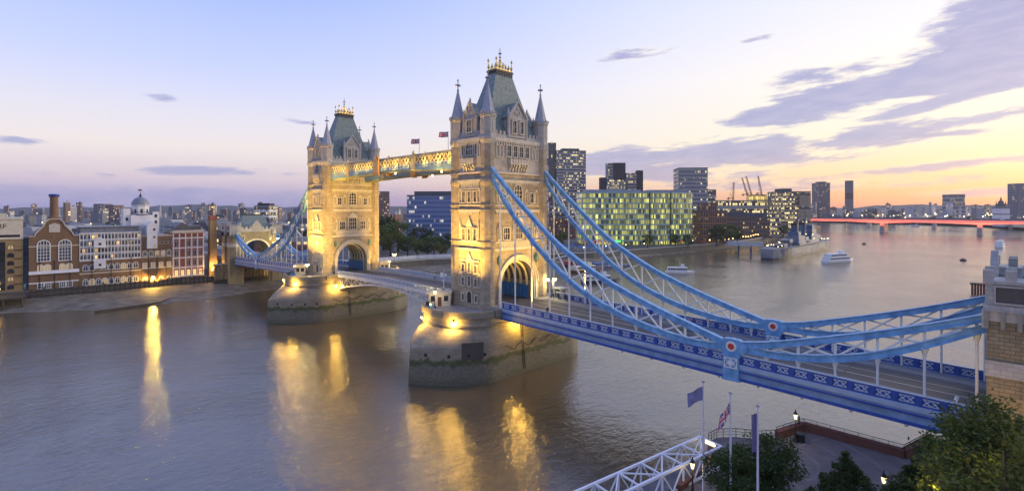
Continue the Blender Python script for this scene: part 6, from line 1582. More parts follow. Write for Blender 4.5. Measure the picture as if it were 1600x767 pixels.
# ================================================================== warship, boats, buoys
def hull_mesh(L, Bm, fb, draft, name, mats, bow=.22, stern=.10, sheer=.25, n=28, waterband=True, transom=.7):
    """hull along +x, bow at +L/2"""
    m = MB(); rings = []
    for i in range(n + 1):
        t = i / n; x = -L / 2 + L * t
        b = Bm / 2
        if t > 1 - bow: q = (t - (1 - bow)) / bow; b *= max(.01, (1 - q ** 1.9))
        if t < stern: q = 1 - t / stern; b *= 1 - (1 - transom) * q ** 2
        top = fb * (1 + sheer * max(0, (t - .5) * 2) ** 2 + sheer * .4 * max(0, (.5 - t) * 2) ** 2)
        xo = fb * .55 * max(0, (t - .85) / .15)
        rings.append([(x + xo, -b, top), (x + xo * .3, -b * .96, fb * .35), (x, -b * .9, 0), (x - xo * .2, -b * .5, -draft), (x - xo * .2, b * .5, -draft), (x, b * .9, 0), (x + xo * .3, b * .96, fb * .35), (x + xo, b, top)])
    m.loft(rings)
    return m.mesh(name, mats)
def warship():
    L = 178; T = thing('warship', 'large camouflaged grey warship with two funnels moored upriver', 'warship', (-41, 398, 0), R(90 + 1))
    m = bpy.data.materials.new('camouflage_paint'); m.use_nodes = True; g = NT(m.node_tree); b = m.node_tree.nodes['Principled BSDF']
    tc = g.n('ShaderNodeTexCoord'); mp = g.n('ShaderNodeMapping'); mp.inputs['Scale'].default_value = (.09, .09, .12); mp.inputs['Rotation'].default_value = (0, .5, 0); g.lk(tc.outputs['Object'], mp.inputs[0])
    vo = g.n('ShaderNodeTexVoronoi'); vo.inputs['Scale'].default_value = 1.0; g.lk(mp.outputs[0], vo.inputs['Vector'])
    sp = g.n('ShaderNodeSeparateColor'); g.lk(vo.outputs['Color'], sp.inputs[0])
    c = g.ramp(sp.outputs[0], [(0, (.15, .17, .20, 1)), (.36, (.03, .055, .12, 1)), (.58, (.22, .23, .25, 1)), (.78, (.012, .018, .04, 1))], 'CONSTANT')
    sz = g.n('ShaderNodeSeparateXYZ'); g.lk(tc.outputs['Object'], sz.inputs[0]); c = g.mix(g.ss(sz.outputs[2], 1.3, 1.1), c, (.02, .02, .025, 1))
    g.lk(c, b.inputs['Base Color']); b.inputs['Roughness'].default_value = .55
    me = hull_mesh(L, 20, 7.4, 3, 'hull', m, bow=.3, stern=.16, sheer=.22, transom=.45); link('hull', me, T)
    mm = MB(); mm.box(-L * .42, L * .30, -8, 8, 7.3, 7.6); mm.build('deck', mat('deck_timber', (.16, .13, .10), .8, .15, .5), T)
    G1 = mat('warship_pale_grey', (.13, .155, .20), .55, .1, .3); G2 = mat('warship_blue_grey', (.05, .10, .20), .55, .1, .3)
    for x0, x1, hw, z0, z1, mt in ((-30, 34, 6.5, 7.5, 11, G1), (8, 33, 6, 11, 15, G2), (14, 30, 5, 15, 19.5, G1), (18, 28, 4, 19.5, 23, G2), (-28, -8, 5.5, 11, 15, G1), (-24, -14, 4, 15, 18.5, G2), (-6, 6, 5, 11, 13.5, G1)):
        mm = MB(); mm.loft([[(x0, -hw, z0), (x1 - 2, -hw, z0), (x1, -hw * .6, z0), (x1, hw * .6, z0), (x1 - 2, hw, z0), (x0, hw, z0)], [(x0, -hw * .95, z1), (x1 - 2, -hw * .95, z1), (x1, -hw * .55, z1), (x1, hw * .55, z1), (x1 - 2, hw * .95, z1), (x0, hw * .95, z1)]]); mm.build('superstructure', mt, T)
    for x in (3, -20):
        mm = MB(); mm.lathe([(2.6, 13), (2.5, 25), (2.7, 25.5), (2.3, 25.6)], 14, x, 0, sx=1.35); f = mm.build('funnel', G2, T, smooth=True)
        mm = MB(); mm.lathe([(2.72, 23.6), (2.72, 25.62)], 14, x, 0, sx=1.35); mm.build('funnel_cap', BLACK, f)
    for x in (11, -12):
        mm = MB(); mm.tube([(x, 0, 15), (x, 0, 38)], [.55, .2], 8); mm.tube([(x - 4, -3, 12), (x, 0, 29)], .3, 6); mm.tube([(x - 4, 3, 12), (x, 0, 29)], .3, 6); mm.bar((x, -5, 31), (x, 5, 31), .25); mm.bar((x, -3.5, 34.5), (x, 3.5, 34.5), .2); mm.box(x - 1.2, x + 1.2, -1.2, 1.2, 27, 29); mm.build('tripod_mast', G1, T)
    for x, z, rz in ((56, 7.6, 0), (44, 10.6, 0), (-42, 10.6, pi), (-56, 7.6, pi)):
        mm = MB(); mm.ext([(-4.4, 0), (4.2, 0), (4.6, 1.2), (3.2, 2.6), (-4.4, 2.8)], -3.6, 3.6); mm.lathe([(3.5, -3.2), (3.5, 0)], 14); t = mm.build('gun_turret', G1, T); t.location = (x, 0, z); t.rotation_euler = (0, 0, rz)
        for y in (-1.9, 0, 1.9): mm = MB(); mm.tube([(4, y, 1.6), (12, y, 2.6)], [.32, .2], 8); mm.build('gun_barrel', G1, t)
    for x, s in ((-4, 1), (-4, -1), (-33, 1), (-33, -1)):
        mm = MB(); mm.loft([[(x - 4.5, s * 7.6 - .1, 10.5), (x - 4.5, s * 7.6 + .1, 10.5), (x - 4.5, s * 7.6, 10.2)], [(x - 2, s * 7.6 - 1.1, 10.6), (x - 2, s * 7.6 + 1.1, 10.6), (x - 2, s * 7.6, 9.2)], [(x + 2, s * 7.6 - 1.1, 10.6), (x + 2, s * 7.6 + 1.1, 10.6), (x + 2, s * 7.6, 9.2)], [(x + 4.5, s * 7.6 - .1, 10.8), (x + 4.5, s * 7.6 + .1, 10.8), (x + 4.5, s * 7.6, 10.4)]]); mm.build('ship_boat', WHITE, T)
    bm_ = MB(); bm_.sphere((0, 0, 0), .2, 6, 4); bme = bm_.mesh('deck_light', BULB)
    rr = random.Random(4)
    for i in range(46): x = -78 + i * 3.4; link('deck_light', bme, T, (x, rr.choice((-1, 1)) * rr.uniform(3, 7.5), 9.2 + rr.random() * 7 * exp(-(x / 32) ** 2)))
    mm = MB(); mm.tube([(-86, 0, 8), (-87.5, 0, 14)], .1, 5); mm.build('ensign_staff', WHITE, T)
    for s in (-1, 1):
        mm = MB(); mm.tube([(-80, s * 8.0, 8.6), (-30, s * 9.3, 8.6), (20, s * 9.3, 8.6), (58, s * 6.5, 9.2), (82, s * .8, 10.2)], .08, 4); mm.build('deck_rail', G1, T)
    for (x, y, z) in ((40, -12, 14), (0, -14, 15), (-35, -12, 13), (70, -9, 14)):
        pass
    return T
ws = warship()
for yy in (330, 365, 395, 430, 465): light('POINT', (-41 + random.uniform(-4, 4), yy, 20), (1, .8, .5), 150, size=.6, name='ship_deck_light')
# gangway to the warship
p = Vector((*at(1136, 430), 7.0)); q = Vector((-50, 330, 8.5))
T = thing('ship_gangway', 'pale covered gangway leading out from the bank to the warship', 'gangway', p)
m = MB(p)
for o in (-1.6, 1.6):
    for z in (0, 2.6): m.bar(p + Vector((0, o, z)), q + Vector((0, o, z)), .4, .4)
n_ = 12
for i in range(n_ + 1):
    a = p.lerp(q, i / n_)
    for o in (-1.6, 1.6):
        m.bar(a + Vector((0, o, 0)), a + Vector((0, o, 2.6)), .25)
        if i < n_: b = p.lerp(q, (i + 1) / n_); m.bar(a + Vector((0, o, 0)), b + Vector((0, o, 2.6)), .2)
m.build('truss', mat('pale_blue_truss', (.45, .55, .68), .5, .08, .5), T)
m = MB(p); m.bar(p, q, 2.8, .15); m.build('walkway', GREY, T)
m = MB(p)
for xx in (.35, .7): c_ = p.lerp(q, xx); m.lathe([(.6, -1), (.6, c_.z)], 8, c_.x, c_.y)
m.build('pile', DSTEEL, T)

def boat(name, lab, cat, loc, rz, L, Bm, decks=1, hullc=None, cabc=None, win=None, grp=None, fb=1.3):
    T = thing(name, lab, cat, loc, rz, grp)
    link('hull', hull_mesh(L, Bm, fb, .8, 'hull', hullc or WHITE, bow=.3, stern=.08), T)
    z = fb
    for k in range(decks):
        x0, x1 = -L * (.42 - .04 * k), L * (.25 - .08 * k); hw = Bm * (.42 - .04 * k)
        m = MB(); m.box(x0, x1, -hw, hw, z - .1, z + .75); m.box(x0, x1, -hw, hw, z + 1.75, z + 2.3); 
        for i in range(9): x = x0 + (x1 - x0) * i / 8; m.box(x - .1, x + .1, -hw, hw, z + .75, z + 1.75)
        m.build('cabin', cabc or WHITE, T)
        m = MB(); m.box(x0 + .1, x1 - .1, -hw + .08, hw - .08, z + .75, z + 1.75); m.build('cabin_window', win or DARKG, T)
        z += 2.3
    m = MB(); m.box(L * .05, L * .16, -Bm * .2, Bm * .2, z - .05, z + 1.7); m.build('wheelhouse', cabc or WHITE, T)
    m = MB(); m.tube([(L * .02, 0, z), (L * .0, 0, z + 3)], .08, 5); m.build('mast', WHITE, T)
    return T
boat('tour_boat', 'white two-deck tour boat under way beside the warship', 'boat', (2, 327, 0), R(70), 31, 7, 2, WHITE, WHITE, mat('boat_glass', (.05, .08, .16), .1, .1, 1), fb=1.6)
NAVY = mat('navy_hull', (.02, .03, .07), .5, .1, .5); RUST = mat('rust_barge', (.12, .06, .04), .8, .2, .4)
for u, v, a, L, Bm, hc, cc, lab, nm in ((938, 441, 60, 20, 5, NAVY, WHITE, 'dark-hulled launch moored nearest the bridge, seen through the chains', 'launch'), (915, 424, 80, 24, 6, RUST, CREAM, 'rusty barge with cream cabin moored behind the chains near the tower', 'barge'),
      (945, 419, 75, 22, 5.5, NAVY, WHITE, 'navy boat with white cabin moored near the embankment wall', 'launch'), (1062, 427, 35, 16, 4.2, WHITE, WHITE, 'small white launch alone in mid river', 'launch'), (898, 416, 70, 16, 4.5, NAVY, RED, 'navy boat with red cabin half hidden beside the near tower', 'launch'),
      (1563, 386, 85, 24, 6.5, WHITE, WHITE, 'white passenger boat moored near the right-hand bank', 'passenger boat'), (1430, 354, 40, 22, 6, WHITE, WHITE, 'pale boat passing under the red bridge', 'boat')):
    x, y = onz(u, v, 0); boat(nm, lab, 'boat', (x, y, 0), R(a), L, Bm, 2 if 'passenger' in lab else 1, hc, cc)
for u, v, lab in ((1350, 381.5, 'small dark mooring buoy between tour boat and red bridge'), (1505, 407, 'dark mooring buoy nearest the right-hand bank')):
    x, y = onz(u, v, 0); T = thing('mooring_buoy', lab, 'buoy', (x, y, 0)); m = MB(); m.lathe([(.6, -.5), (1.9, -.2), (2.0, .7), (1.4, 1.1)], 14); m.build('float', mat('buoy_dark', (.05, .03, .04), .6, .2, 1), T, smooth=True); m = MB(); m.lathe([(.5, 1.1), (.4, 1.7), (.1, 1.9)], 8); m.build('mooring_ring', BLACK, T)
x, y = onz(945, 424, 0)
T = thing('pontoon', 'long dark landing pontoon at the foot of the embankment wall', 'pontoon', (x - 10, y + 10, 0), R(82)); m = MB(); m.box(-25, 25, -4, 4, -.4, 1.1); m.build('float', DSTEEL, T)
m = MB()
for i in range(11): m.lathe([(.05, 1.1), (.05, 2.1)], 5, -24 + i * 4.8, 3.7); m.lathe([(.05, 1.1), (.05, 2.1)], 5, -24 + i * 4.8, -3.7)
m.bar((-24, 3.7, 2.1), (24, 3.7, 2.1), .08); m.bar((-24, -3.7, 2.1), (24, -3.7, 2.1), .08); m.build('guard_rail', WHITE, T)
m = MB(); m.box(-6, 6, -2.4, 2.4, 1.1, 3.6); m.box(-7, 7, -3, 3, 3.6, 3.9); m.build('shelter', mat('pontoon_blue', (.06, .14, .30), .5, .1, 1), T)
x, y = onz(1528, 459, 0)
T = thing('mooring_dolphin', 'reddish timber dolphin in the water left of the right-hand gateway', 'dolphin', (x, y, 0)); m = MB()
for i in range(5): m.lathe([(.35, -1), (.35, 4.2)], 8, (i - 2) * .95, 0); m.lathe([(.35, -1), (.35, 4.0)], 8, (i - 2) * .95, 2.4)
m.build('pile', mat('red_timber', (.16, .05, .04), .8, .2, 1), T); m = MB(); m.box(-2.6, 2.6, -.6, 3.0, 4.0, 4.6); m.build('cap', TIMBER, T)

# ================================================================== promenade south of the river between the towers
HB = thing('site_hoarding', 'long low white hoarding along the embankment between the towers', 'hoarding', (-176, 95, LZ)); m = MB((-176, 95, LZ))
for y0 in range(32, 186, 6):
    xa, xb = bank_x(y0) - 7, bank_x(y0 + 6) - 7; m.bar((xa, y0, 6.4), (xb, y0 + 5.8, 6.4), .15, 3.0)
m.build('panel', WHITEW, HB)
gs = MB(); ys = list(range(24, 200, 8))
for a, b in zip(ys, ys[1:]):
    xa, xb = bank_x(a), bank_x(b); gs.add([(xa - 1, a, 5.3), (xb - 1, b, 5.3), (xb - 6.5, b, 5.6), (xa - 6.5, a, 5.6)], [(0, 1, 2, 3)])
tag(gs.build('grass', mat('verge_grass', (.06, .09, .025), .9, .3, 1.5, bump=.5), recalc=False), kind='stuff')
for k, (u, nm) in enumerate(((598, 'leftmost'), (643, 'middle'), (692, 'rightmost'))):
    yy = (62, 96, 138)[k]; street_lamp((bank_x(yy) - 2, yy, 5.4), f'{nm} of three dark promenade lamp posts in front of the white hoarding', 5.0, False, 0, bulb=mat('unlit_lamp_glass', (.5, .5, .5), .3, .05, 1), grp=None, r=.42)
FT = [tree_meshes(11, 5.2, 1500, .42, 31, lmat=LEAF), tree_meshes(9, 4.6, 1300, .40, 32, lmat=LEAFY), tree_meshes(13, 5.6, 1700, .46, 33, lmat=LEAFD)]
NT_ = [(600, 330, 398, 400, 2, 'tallest dark tree of the clump left of the blue office'), (622, 345, 398, 385, 0, 'mid-green tree in front of the blue office\'s left end'), (610, 362, 402, 350, 1, 'olive tree lowest in the clump by the white hoarding\'s left end'), (660, 350, 398, 385, 2, 'dark round tree in front of the middle of the blue office'), (652, 372, 400, 345, 1, 'small olive tree under the dark round tree'), (678, 368, 399, 355, 0, 'light green tree under the blue office, second from the near tower'), (697, 362, 399, 360, 2, 'dark tree touching the near tower\'s left edge'), (637, 368, 400, 350, 0, 'small green tree behind the middle of the white hoarding'), (590, 352, 400, 370, 0, 'green tree just right of the left bridge tower'), (668, 376, 400, 340, 2, 'low dark tree behind the white hoarding'), (688, 378, 400, 340, 1, 'low olive tree behind the white hoarding near the tower')]
for i, (u, vt, vb, dep, k, lab) in enumerate(NT_):
    x, y = at(u, dep); zt = zat(vt, dep); base = [11, 9, 13][k]; s_ = (zt - LZ) / base / 1.02
    tree(FT[k], (x, y, LZ), lab, 'trees in front of the blue office', rz=i * 1.3, sc=s_ * (1.0 if k != 2 else .95))
for i, (u, vt, dep, k, lab) in enumerate(((1120, 352, 445, 2, 'large dark tree in front of the brown brick office'), (1136, 350, 470, 0, 'green tree between brown office and warehouse'), (1152, 356, 480, 2, 'dark tree in front of the dark warehouse'), (1012, 366, 425, 0, 'small tree before the lit glass office, right of its green sign'), (876, 362, 420, 1, 'olive tree seen between chains just right of the near tower'), (1055, 365, 430, 2, 'small dark tree before the right half of the lit glass office'), (1075, 366, 432, 0, 'small green tree beside the red awnings'), (1224, 352, 590, 2, 'dark tree below the yellowish lit block'))):
    x, y = at(u, dep); base = [11, 9, 13][k]; tree(FT[k], (x, y, LZ), lab, None, rz=i, sc=(zat(vt, dep) - LZ) / base)
# blue market canopies on the promenade near the glass office
for i in range(8):
    u = 868 + i * 13; x, y = at(u, 395 + (i % 3) * 9)
    T = thing('market_canopy', 'pitched blue canopy in the row on the promenade behind the chains', 'canopy', (x, y, LZ), PHI, 'blue canopies on the promenade'); m = MB()
    m.loft([[(-2.6, -2.2, 2.6), (2.6, -2.2, 2.6), (2.6, 2.2, 2.6), (-2.6, 2.2, 2.6)], [(-.2, -.2, 4.3), (.2, -.2, 4.3), (.2, .2, 4.3), (-.2, .2, 4.3)]]); m.build('cloth_roof', mat('canopy_blue', (.07, .14, .42), .7, .1, 1), T)
    for sx in (-2.4, 2.4):
        for sy in (-2, 2): m = MB(); m.lathe([(.08, 0), (.08, 2.6)], 5, sx, sy); m.build('post', WHITE, T)
for i in range(24):
    yy = 372 + i * 9.5
    point_lamp('promenade_lamp', (bank_x(yy) - 3, yy, 5), 'warm globe lamp in the string along the promenade behind the warship', .55, 'string of promenade lamps', 3.4 + .5 * sin(i * 1.1), mat('amber_lamp_lit', (.9, .6, .3), .3, .02, 1, emit=(1, .55, .15), es=7))
for i in range(7):
    yy = 212 + i * 22; point_lamp('promenade_lamp', (bank_x(yy) - 4, yy, 5), 'slender globe lamp in the spaced row before the lit glass office', .3, 'spaced lamps before the glass office', 4.2, GW)
# ================================================================== far skyline
SK = random.Random(21)
cols = {'pale': (.34, .34, .36), 'grey': (.19, .20, .22), 'brown': (.20, .13, .10), 'dark': (.085, .085, .10), 'white': (.48, .48, .50), 'red': (.24, .10, .075)}
skm = {}
for c, v in cols.items(): skm[c] = winmat('far_wall_' + c, tuple(x * .55 for x in v), v, (1, .74, .36), 4.2, 3.6, .45, .10, 1.4, rough=.5, fh=.45)
ROOFS = {'flat': 'flat-roofed', 'gable': 'pitched-roofed', 'tower': 'upright'}
def far_block(u, vtop, dep, wpx, colr, kind, zone):
    x, y = at(u, dep)
    for _ in range(40):
        if on_land(x, y): break
        dep *= 1.06; wpx *= .97; x, y = at(u, dep)
        if dep > 3700: return
    if dep > 640: vtop = max(vtop, 306 if kind == 'tower' else 312)
    w = wpx / F * dep; h = min(75, max(5, zat(vtop, dep) - LZ))
    d = w * SK.uniform(.5, .9); 
    if kind == 'tower': d = w
    lab = f'far {colr} {ROOFS[kind]} block {zone}'
    nm = {'flat': 'far_block', 'gable': 'far_house', 'tower': 'far_tower'}[kind]
    T = thing(nm, lab, 'building', (x, y, LZ), PHI + R(SK.uniform(-35, 35)), f'{colr} {ROOFS[kind]} blocks {zone}')
    m = MB(); m.box(-w / 2, w / 2, 0, d, 0, h); m.build('wall', skm[colr], T)
    m = MB()
    if kind == 'gable': m.ext([(-w / 2 - .3, h), (w / 2 + .3, h), (w / 2 - w * .2, h + min(5, w * .25)), (-w / 2 + w * .2, h + min(5, w * .25))], -.3, d + .3)
    else:
        m.box(-w / 2 - .2, w / 2 + .2, -.2, d + .2, h, h + .7); a = SK.uniform(-.3, .2) * w; m.box(a, a + w * .25, d * .3, d * .7, h + .7, h + 3.2)
    m.build('roof', [SLATEB, DKW, LGW][SK.randrange(3)], T)
def band(n, u0, u1, d0, d1, off, zone, kinds, cs, wm=(8, 22)):
    for i in range(n):
        u = u0 + (u1 - u0) * (i + SK.random()) / n; dep = d0 * (d1 / d0) ** SK.random()
        k = SK.choice(kinds); h = SK.uniform(*off)
        v = YH + (H - LZ - h) * F / dep
        if dep > 640: v = max(v, SK.uniform(316, 330)) if k != 'tower' else SK.uniform(315, 323)
        wpx = SK.uniform(*wm) * (1 if k != 'tower' else .8) * 420 / dep * 1.6
        far_block(u, v, dep, max(3, wpx), SK.choice(cs), k, zone)
ZL = 'on the left skyline left of the domed cupola'; ZM = 'on the skyline between cupola and left bridge tower'; ZC = 'between the two bridge towers'; ZR = 'on the right skyline beyond the warship'; ZRR = 'on the far bank above the red bridge'; ZN = 'behind the brewery roofs'
band(26, -5, 215, 300, 620, (9, 17), ZN, ['flat', 'gable', 'gable'], ['brown', 'grey', 'pale', 'dark', 'white', 'red'], (14, 30))
band(30, -10, 200, 700, 2200, (14, 34), ZL, ['flat', 'gable', 'tower', 'flat'], ['grey', 'dark', 'pale', 'brown'])
band(32, 250, 480, 320, 800, (9, 19), 'behind the flats and the far gateway', ['flat', 'gable', 'gable'], ['brown', 'grey', 'dark', 'pale', 'red'], (14, 30))
band(30, 245, 480, 800, 2400, (16, 40), ZM, ['flat', 'gable', 'tower', 'tower'], ['grey', 'dark', 'pale', 'brown'])
band(14, 590, 720, 560, 1600, (12, 30), ZC, ['flat', 'gable'], ['brown', 'grey', 'pale', 'red'])
band(18, 1020, 1290, 720, 1600, (18, 40), 'behind the offices left of the warship', ['flat', 'flat', 'tower'], ['grey', 'pale', 'brown', 'dark'])
band(26, 1268, 1400, 720, 1800, (16, 40), ZR, ['flat', 'gable', 'flat', 'tower'], ['brown', 'dark', 'grey', 'pale'])
band(40, 1380, 1610, 1500, 3000, (22, 60), ZRR, ['flat', 'flat', 'gable', 'tower'], ['grey', 'dark', 'pale', 'white'])
office('slab_estate', 'pair of pale slab blocks on the skyline between chimney and cupola', 'flats', 146, 162, 319, 1300, 30, 12, LGW, MATS['slab_windows'])
office('slab_estate', 'lower brown slab block beside the pale slab on the skyline', 'flats', 164, 179, 321, 1250, 30, 12, mat('tower_red_brick', (.22, .10, .08)), MATS['slab_windows'])
office('white_office', 'white modern office with dark roof storey on the skyline left of the far gateway\'s lamp', 'office', 397, 420, 322, 800, 30, 4, WHITEW, WL, roof=BLACK, plant=.8)
FARM = tree_meshes(10, 5.5, 420, .95, 41, lmat=LEAFD, clumps=14)
FARM2 = tree_meshes(9, 5.2, 420, .95, 42, lmat=LEAF, clumps=14)
TR = random.Random(8)
for i in range(64):
    if i < 44: u = TR.uniform(0, 480); dep = TR.uniform(330, 1000); zone = 'among the roofs behind the left bank'
    else: u = TR.uniform(1290, 1600); dep = TR.uniform(1000, 1500); zone = 'on the far bank beyond the red bridge'
    x, y = at(u, dep)
    while not on_land(x, y): dep *= 1.05; x, y = at(u, dep)
    k = i % 2
    tree((FARM, FARM2)[k], (x, y, LZ), f'{("dark", "mid-green")[k]} broad tree {zone}', f'{("dark", "mid-green")[k]} trees {zone}', rz=i, sc=TR.uniform(.8, 1.5))
for i in range(46):
    u = TR.uniform(1300, 1590); dep = TR.uniform(1250, 2300); x, y = at(u, dep)
    while not on_land(x, y): dep *= 1.05; x, y = at(u, dep)
    point_lamp('far_lamp', (x, y, LZ), 'tiny warm light twinkling on the far bank beyond the red bridge', .0008 * dep, 'tiny lights beyond the red bridge', TR.uniform(6, 16), SMALLB if i % 3 else GW)
for i in range(22):
    u = TR.uniform(0, 470); dep = TR.uniform(350, 900); x, y = at(u, dep)
    point_lamp('far_lamp', (x, y, LZ), 'tiny warm light among the roofs behind the left bank', .0008 * dep, 'tiny lights among the left roofs', TR.uniform(7, 13), SMALLB)
# ================================================================== near terrace (north bank)
PZ = 8.0
def plz():
    m = bpy.data.materials.new('terrace_paving'); m.use_nodes = True; g = NT(m.node_tree); b = m.node_tree.nodes['Principled BSDF']
    tc = g.n('ShaderNodeTexCoord'); sp = g.n('ShaderNodeSeparateXYZ'); g.lk(tc.outputs['Object'], sp.inputs[0])
    dx = g.m('SUBTRACT', sp.outputs[0], 71.5); dy = g.m('SUBTRACT', sp.outputs[1], -24.5)
    r = g.m('SQRT', g.m('ADD', g.m('MULTIPLY', dx, dx), g.m('MULTIPLY', dy, dy)))
    ringd = g.m('ABSOLUTE', g.m('SUBTRACT', g.m('FRACT', g.m('DIVIDE', r, 3.4)), .5)); ring = g.m('LESS_THAN', ringd, .045)
    fan = g.m('LESS_THAN', g.m('ABSOLUTE', g.m('SUBTRACT', g.m('FRACT', g.m('MULTIPLY', g.m('ARCTAN2', dy, dx), 6 / pi)), .5)), .02)
    br = g.n('ShaderNodeTexBrick'); br.inputs['Scale'].default_value = 1; br.inputs['Brick Width'].default_value = .6; br.inputs['Row Height'].default_value = .3; br.inputs['Mortar Size'].default_value = .02
    br.inputs['Color1'].default_value = (.125, .105, .105, 1); br.inputs['Color2'].default_value = (.15, .125, .12, 1); br.inputs['Mortar'].default_value = (.07, .06, .06, 1); g.lk(tc.outputs['Object'], br.inputs['Vector'])
    no = g.n('ShaderNodeTexNoise'); no.inputs['Scale'].default_value = .5; no.inputs['Detail'].default_value = 6; g.lk(tc.outputs['Object'], no.inputs['Vector'])
    c = g.mix(g.m('MULTIPLY', g.m('MAXIMUM', ring, g.m('MULTIPLY', fan, g.m('LESS_THAN', r, 12.0))), .28), br.outputs[0], (.27, .25, .25, 1))
    c = g.mix(g.ss(no.outputs[0], .4, .75, 0, .45), c, (.06, .05, .05, 1))
    g.lk(c, b.inputs['Base Color']); b.inputs['Roughness'].default_value = .7
    return m
E1 = [onz(1060, 767, PZ), onz(1103, 735, PZ), onz(1112, 700, PZ), onz(1107, 690, PZ), onz(1120, 683, PZ), onz(1150, 682, PZ), onz(1190, 686, PZ), onz(1212, 684, PZ), onz(1255, 670, PZ), onz(1410, 713, PZ), onz(1452, 690, PZ)]
pl = E1 + [(96.0, 0.5), (140, 0.5), (140, -140), (56, -140)]
m = MB(); m.prism(pl, -.5, PZ)
struct(m.build('terrace_ground', [plz()]))
WALLR = blockmat('red_brick_wall', (.13, .05, .038), (.11, .042, .034), (.12, .08, .06), .5, .16)
def quay_wall(pts, lab, rail=True, h=.95):
    T = thing('quay_parapet', lab, 'parapet wall', (*pts[0], PZ)); o = (*pts[0], PZ)
    m = MB(o)
    for (xa, ya), (xb, yb) in zip(pts, pts[1:]): m.bar((xa, ya, PZ + h / 2), (xb, yb, PZ + h / 2), .5, h)
    m.build('brick_wall', WALLR, T)
    m = MB(o)
    for (xa, ya), (xb, yb) in zip(pts, pts[1:]): m.bar((xa, ya, PZ + h + .06), (xb, yb, PZ + h + .06), .66, .12)
    m.build('coping', mat('terracotta_coping', (.13, .055, .045), .7, .15, 2), T)
    if rail:
        m = MB(o)
        for (xa, ya), (xb, yb) in zip(pts, pts[1:]):
            a, b = Vector((xa, ya, PZ + h + .12)), Vector((xb, yb, PZ + h + .12)); n = max(1, int((b - a).length / 1.4))
            for i in range(n + 1): p = a.lerp(b, i / n); m.bar(p, p + Vector((0, 0, .5)), .05)
            m.bar(a + Vector((0, 0, .5)), b + Vector((0, 0, .5)), .06); m.bar(a + Vector((0, 0, .25)), b + Vector((0, 0, .25)), .03)
        m.build('railing', BLACK, T)
quay_wall([(a + .2, b - .3) for a, b in E1[7:11]], 'low red brick parapet with thin rail round the corner of the terrace under the deck')
quay_wall(E1[0:3], 'low red brick parapet behind the white truss gangway', rail=False, h=.6)
T = thing('bay_railing', 'dark railing curving round the bay of the terrace beside the gangway', 'railing', (*E1[4], PZ)); o = (*E1[4], PZ); m = MB(o)
pts = [E1[3], E1[4], E1[5], E1[6], E1[7]]; fine = []
for (a, b), (c, d) in zip(pts, pts[1:]):
    for i in range(3): fine.append((a + (c - a) * i / 3, b + (d - b) * i / 3))
fine.append(pts[-1])
for z in (.35, .7, 1.1): m.tube([(x, y, PZ + z) for x, y in fine], .045 if z > 1 else .025, 5)
for x, y in fine: m.bar((x, y, PZ), (x, y, PZ + 1.1), .06)
m.build('rail', BLACK, T)
LMP = mat('terrace_lamp_lit', (.9, .85, .6), .3, .02, 1, emit=(1, .78, .38), es=1.7)
# white truss gangway
P1 = Vector((*onz(1103, 685, 10.7), 10.7)); P2 = Vector((*onz(921, 767, 9.9), 9.9)); Q1 = Vector((*onz(1128, 697, 10.7), 10.7)); Q2 = Vector((*onz(976, 767, 9.9), 9.9))
wd = (P1 - Q1); dirv = (P2 - P1).normalized(); side = Vector((-dirv.y, dirv.x, 0)).normalized()
if side.dot(wd) < 0: side = -side
wdt = 2.9; LEN = 46
A = Q1.copy()
T = thing('truss_gangway', 'white box-truss gangway running down from the terrace out of the bottom of the picture', 'gangway', A)
TW = mat('gangway_white', (.66, .68, .74), .45, .06, 1)
nb = 14; hgt = 2.3
chs = [Vector((0, 0, 0)), side * wdt, Vector((0, 0, -hgt)), side * wdt + Vector((0, 0, -hgt))]
for c in chs: m = MB(A); m.bar(A + c, A + c + dirv * LEN, .24, .24); m.build('chord', TW, T)
def at_(i, c): return A + c + dirv * (LEN * i / nb)
for i in range(nb + 1):
    m = MB(A)
    m.bar(at_(i, chs[0]), at_(i, chs[1]), .16); m.bar(at_(i, chs[2]), at_(i, chs[3]), .16); m.bar(at_(i, chs[0]), at_(i, chs[2]), .16); m.bar(at_(i, chs[1]), at_(i, chs[3]), .16)
    m.build('frame', TW, T)
    if i < nb:
        m = MB(A); h = .5
        m.bar(at_(i, chs[0]), at_(i + 1, chs[1]), .13) if i % 2 else m.bar(at_(i, chs[1]), at_(i + 1, chs[0]), .13)
        for a, b in ((0, 2), (1, 3)):
            m.bar(at_(i, chs[a]), at_(i + .5, chs[b]), .13); m.bar(at_(i + .5, chs[b]), at_(i + 1, chs[a]), .13)
        m.build('brace', TW, T)
m = MB(A); c0 = A + side * wdt / 2 + Vector((0, 0, -hgt + .15)); m.bar(c0, c0 + dirv * LEN, wdt - .5, .1); m.build('walkway', mat('gangway_deck', (.10, .11, .14), .7, .2, 1), T)
m = MB(A); m.bar(A + side * .9 + Vector((0, 0, -.2)), A + side * 2.1 + Vector((0, 0, -.2)), .3, .4); m.build('lamp_box', MATS['terrace_lamp_lit'], T)
light('POINT', A + side * 1.5 + Vector((0, 0, -.7)), (1, .7, .3), 40, size=.2, name='gangway_lamp_light')
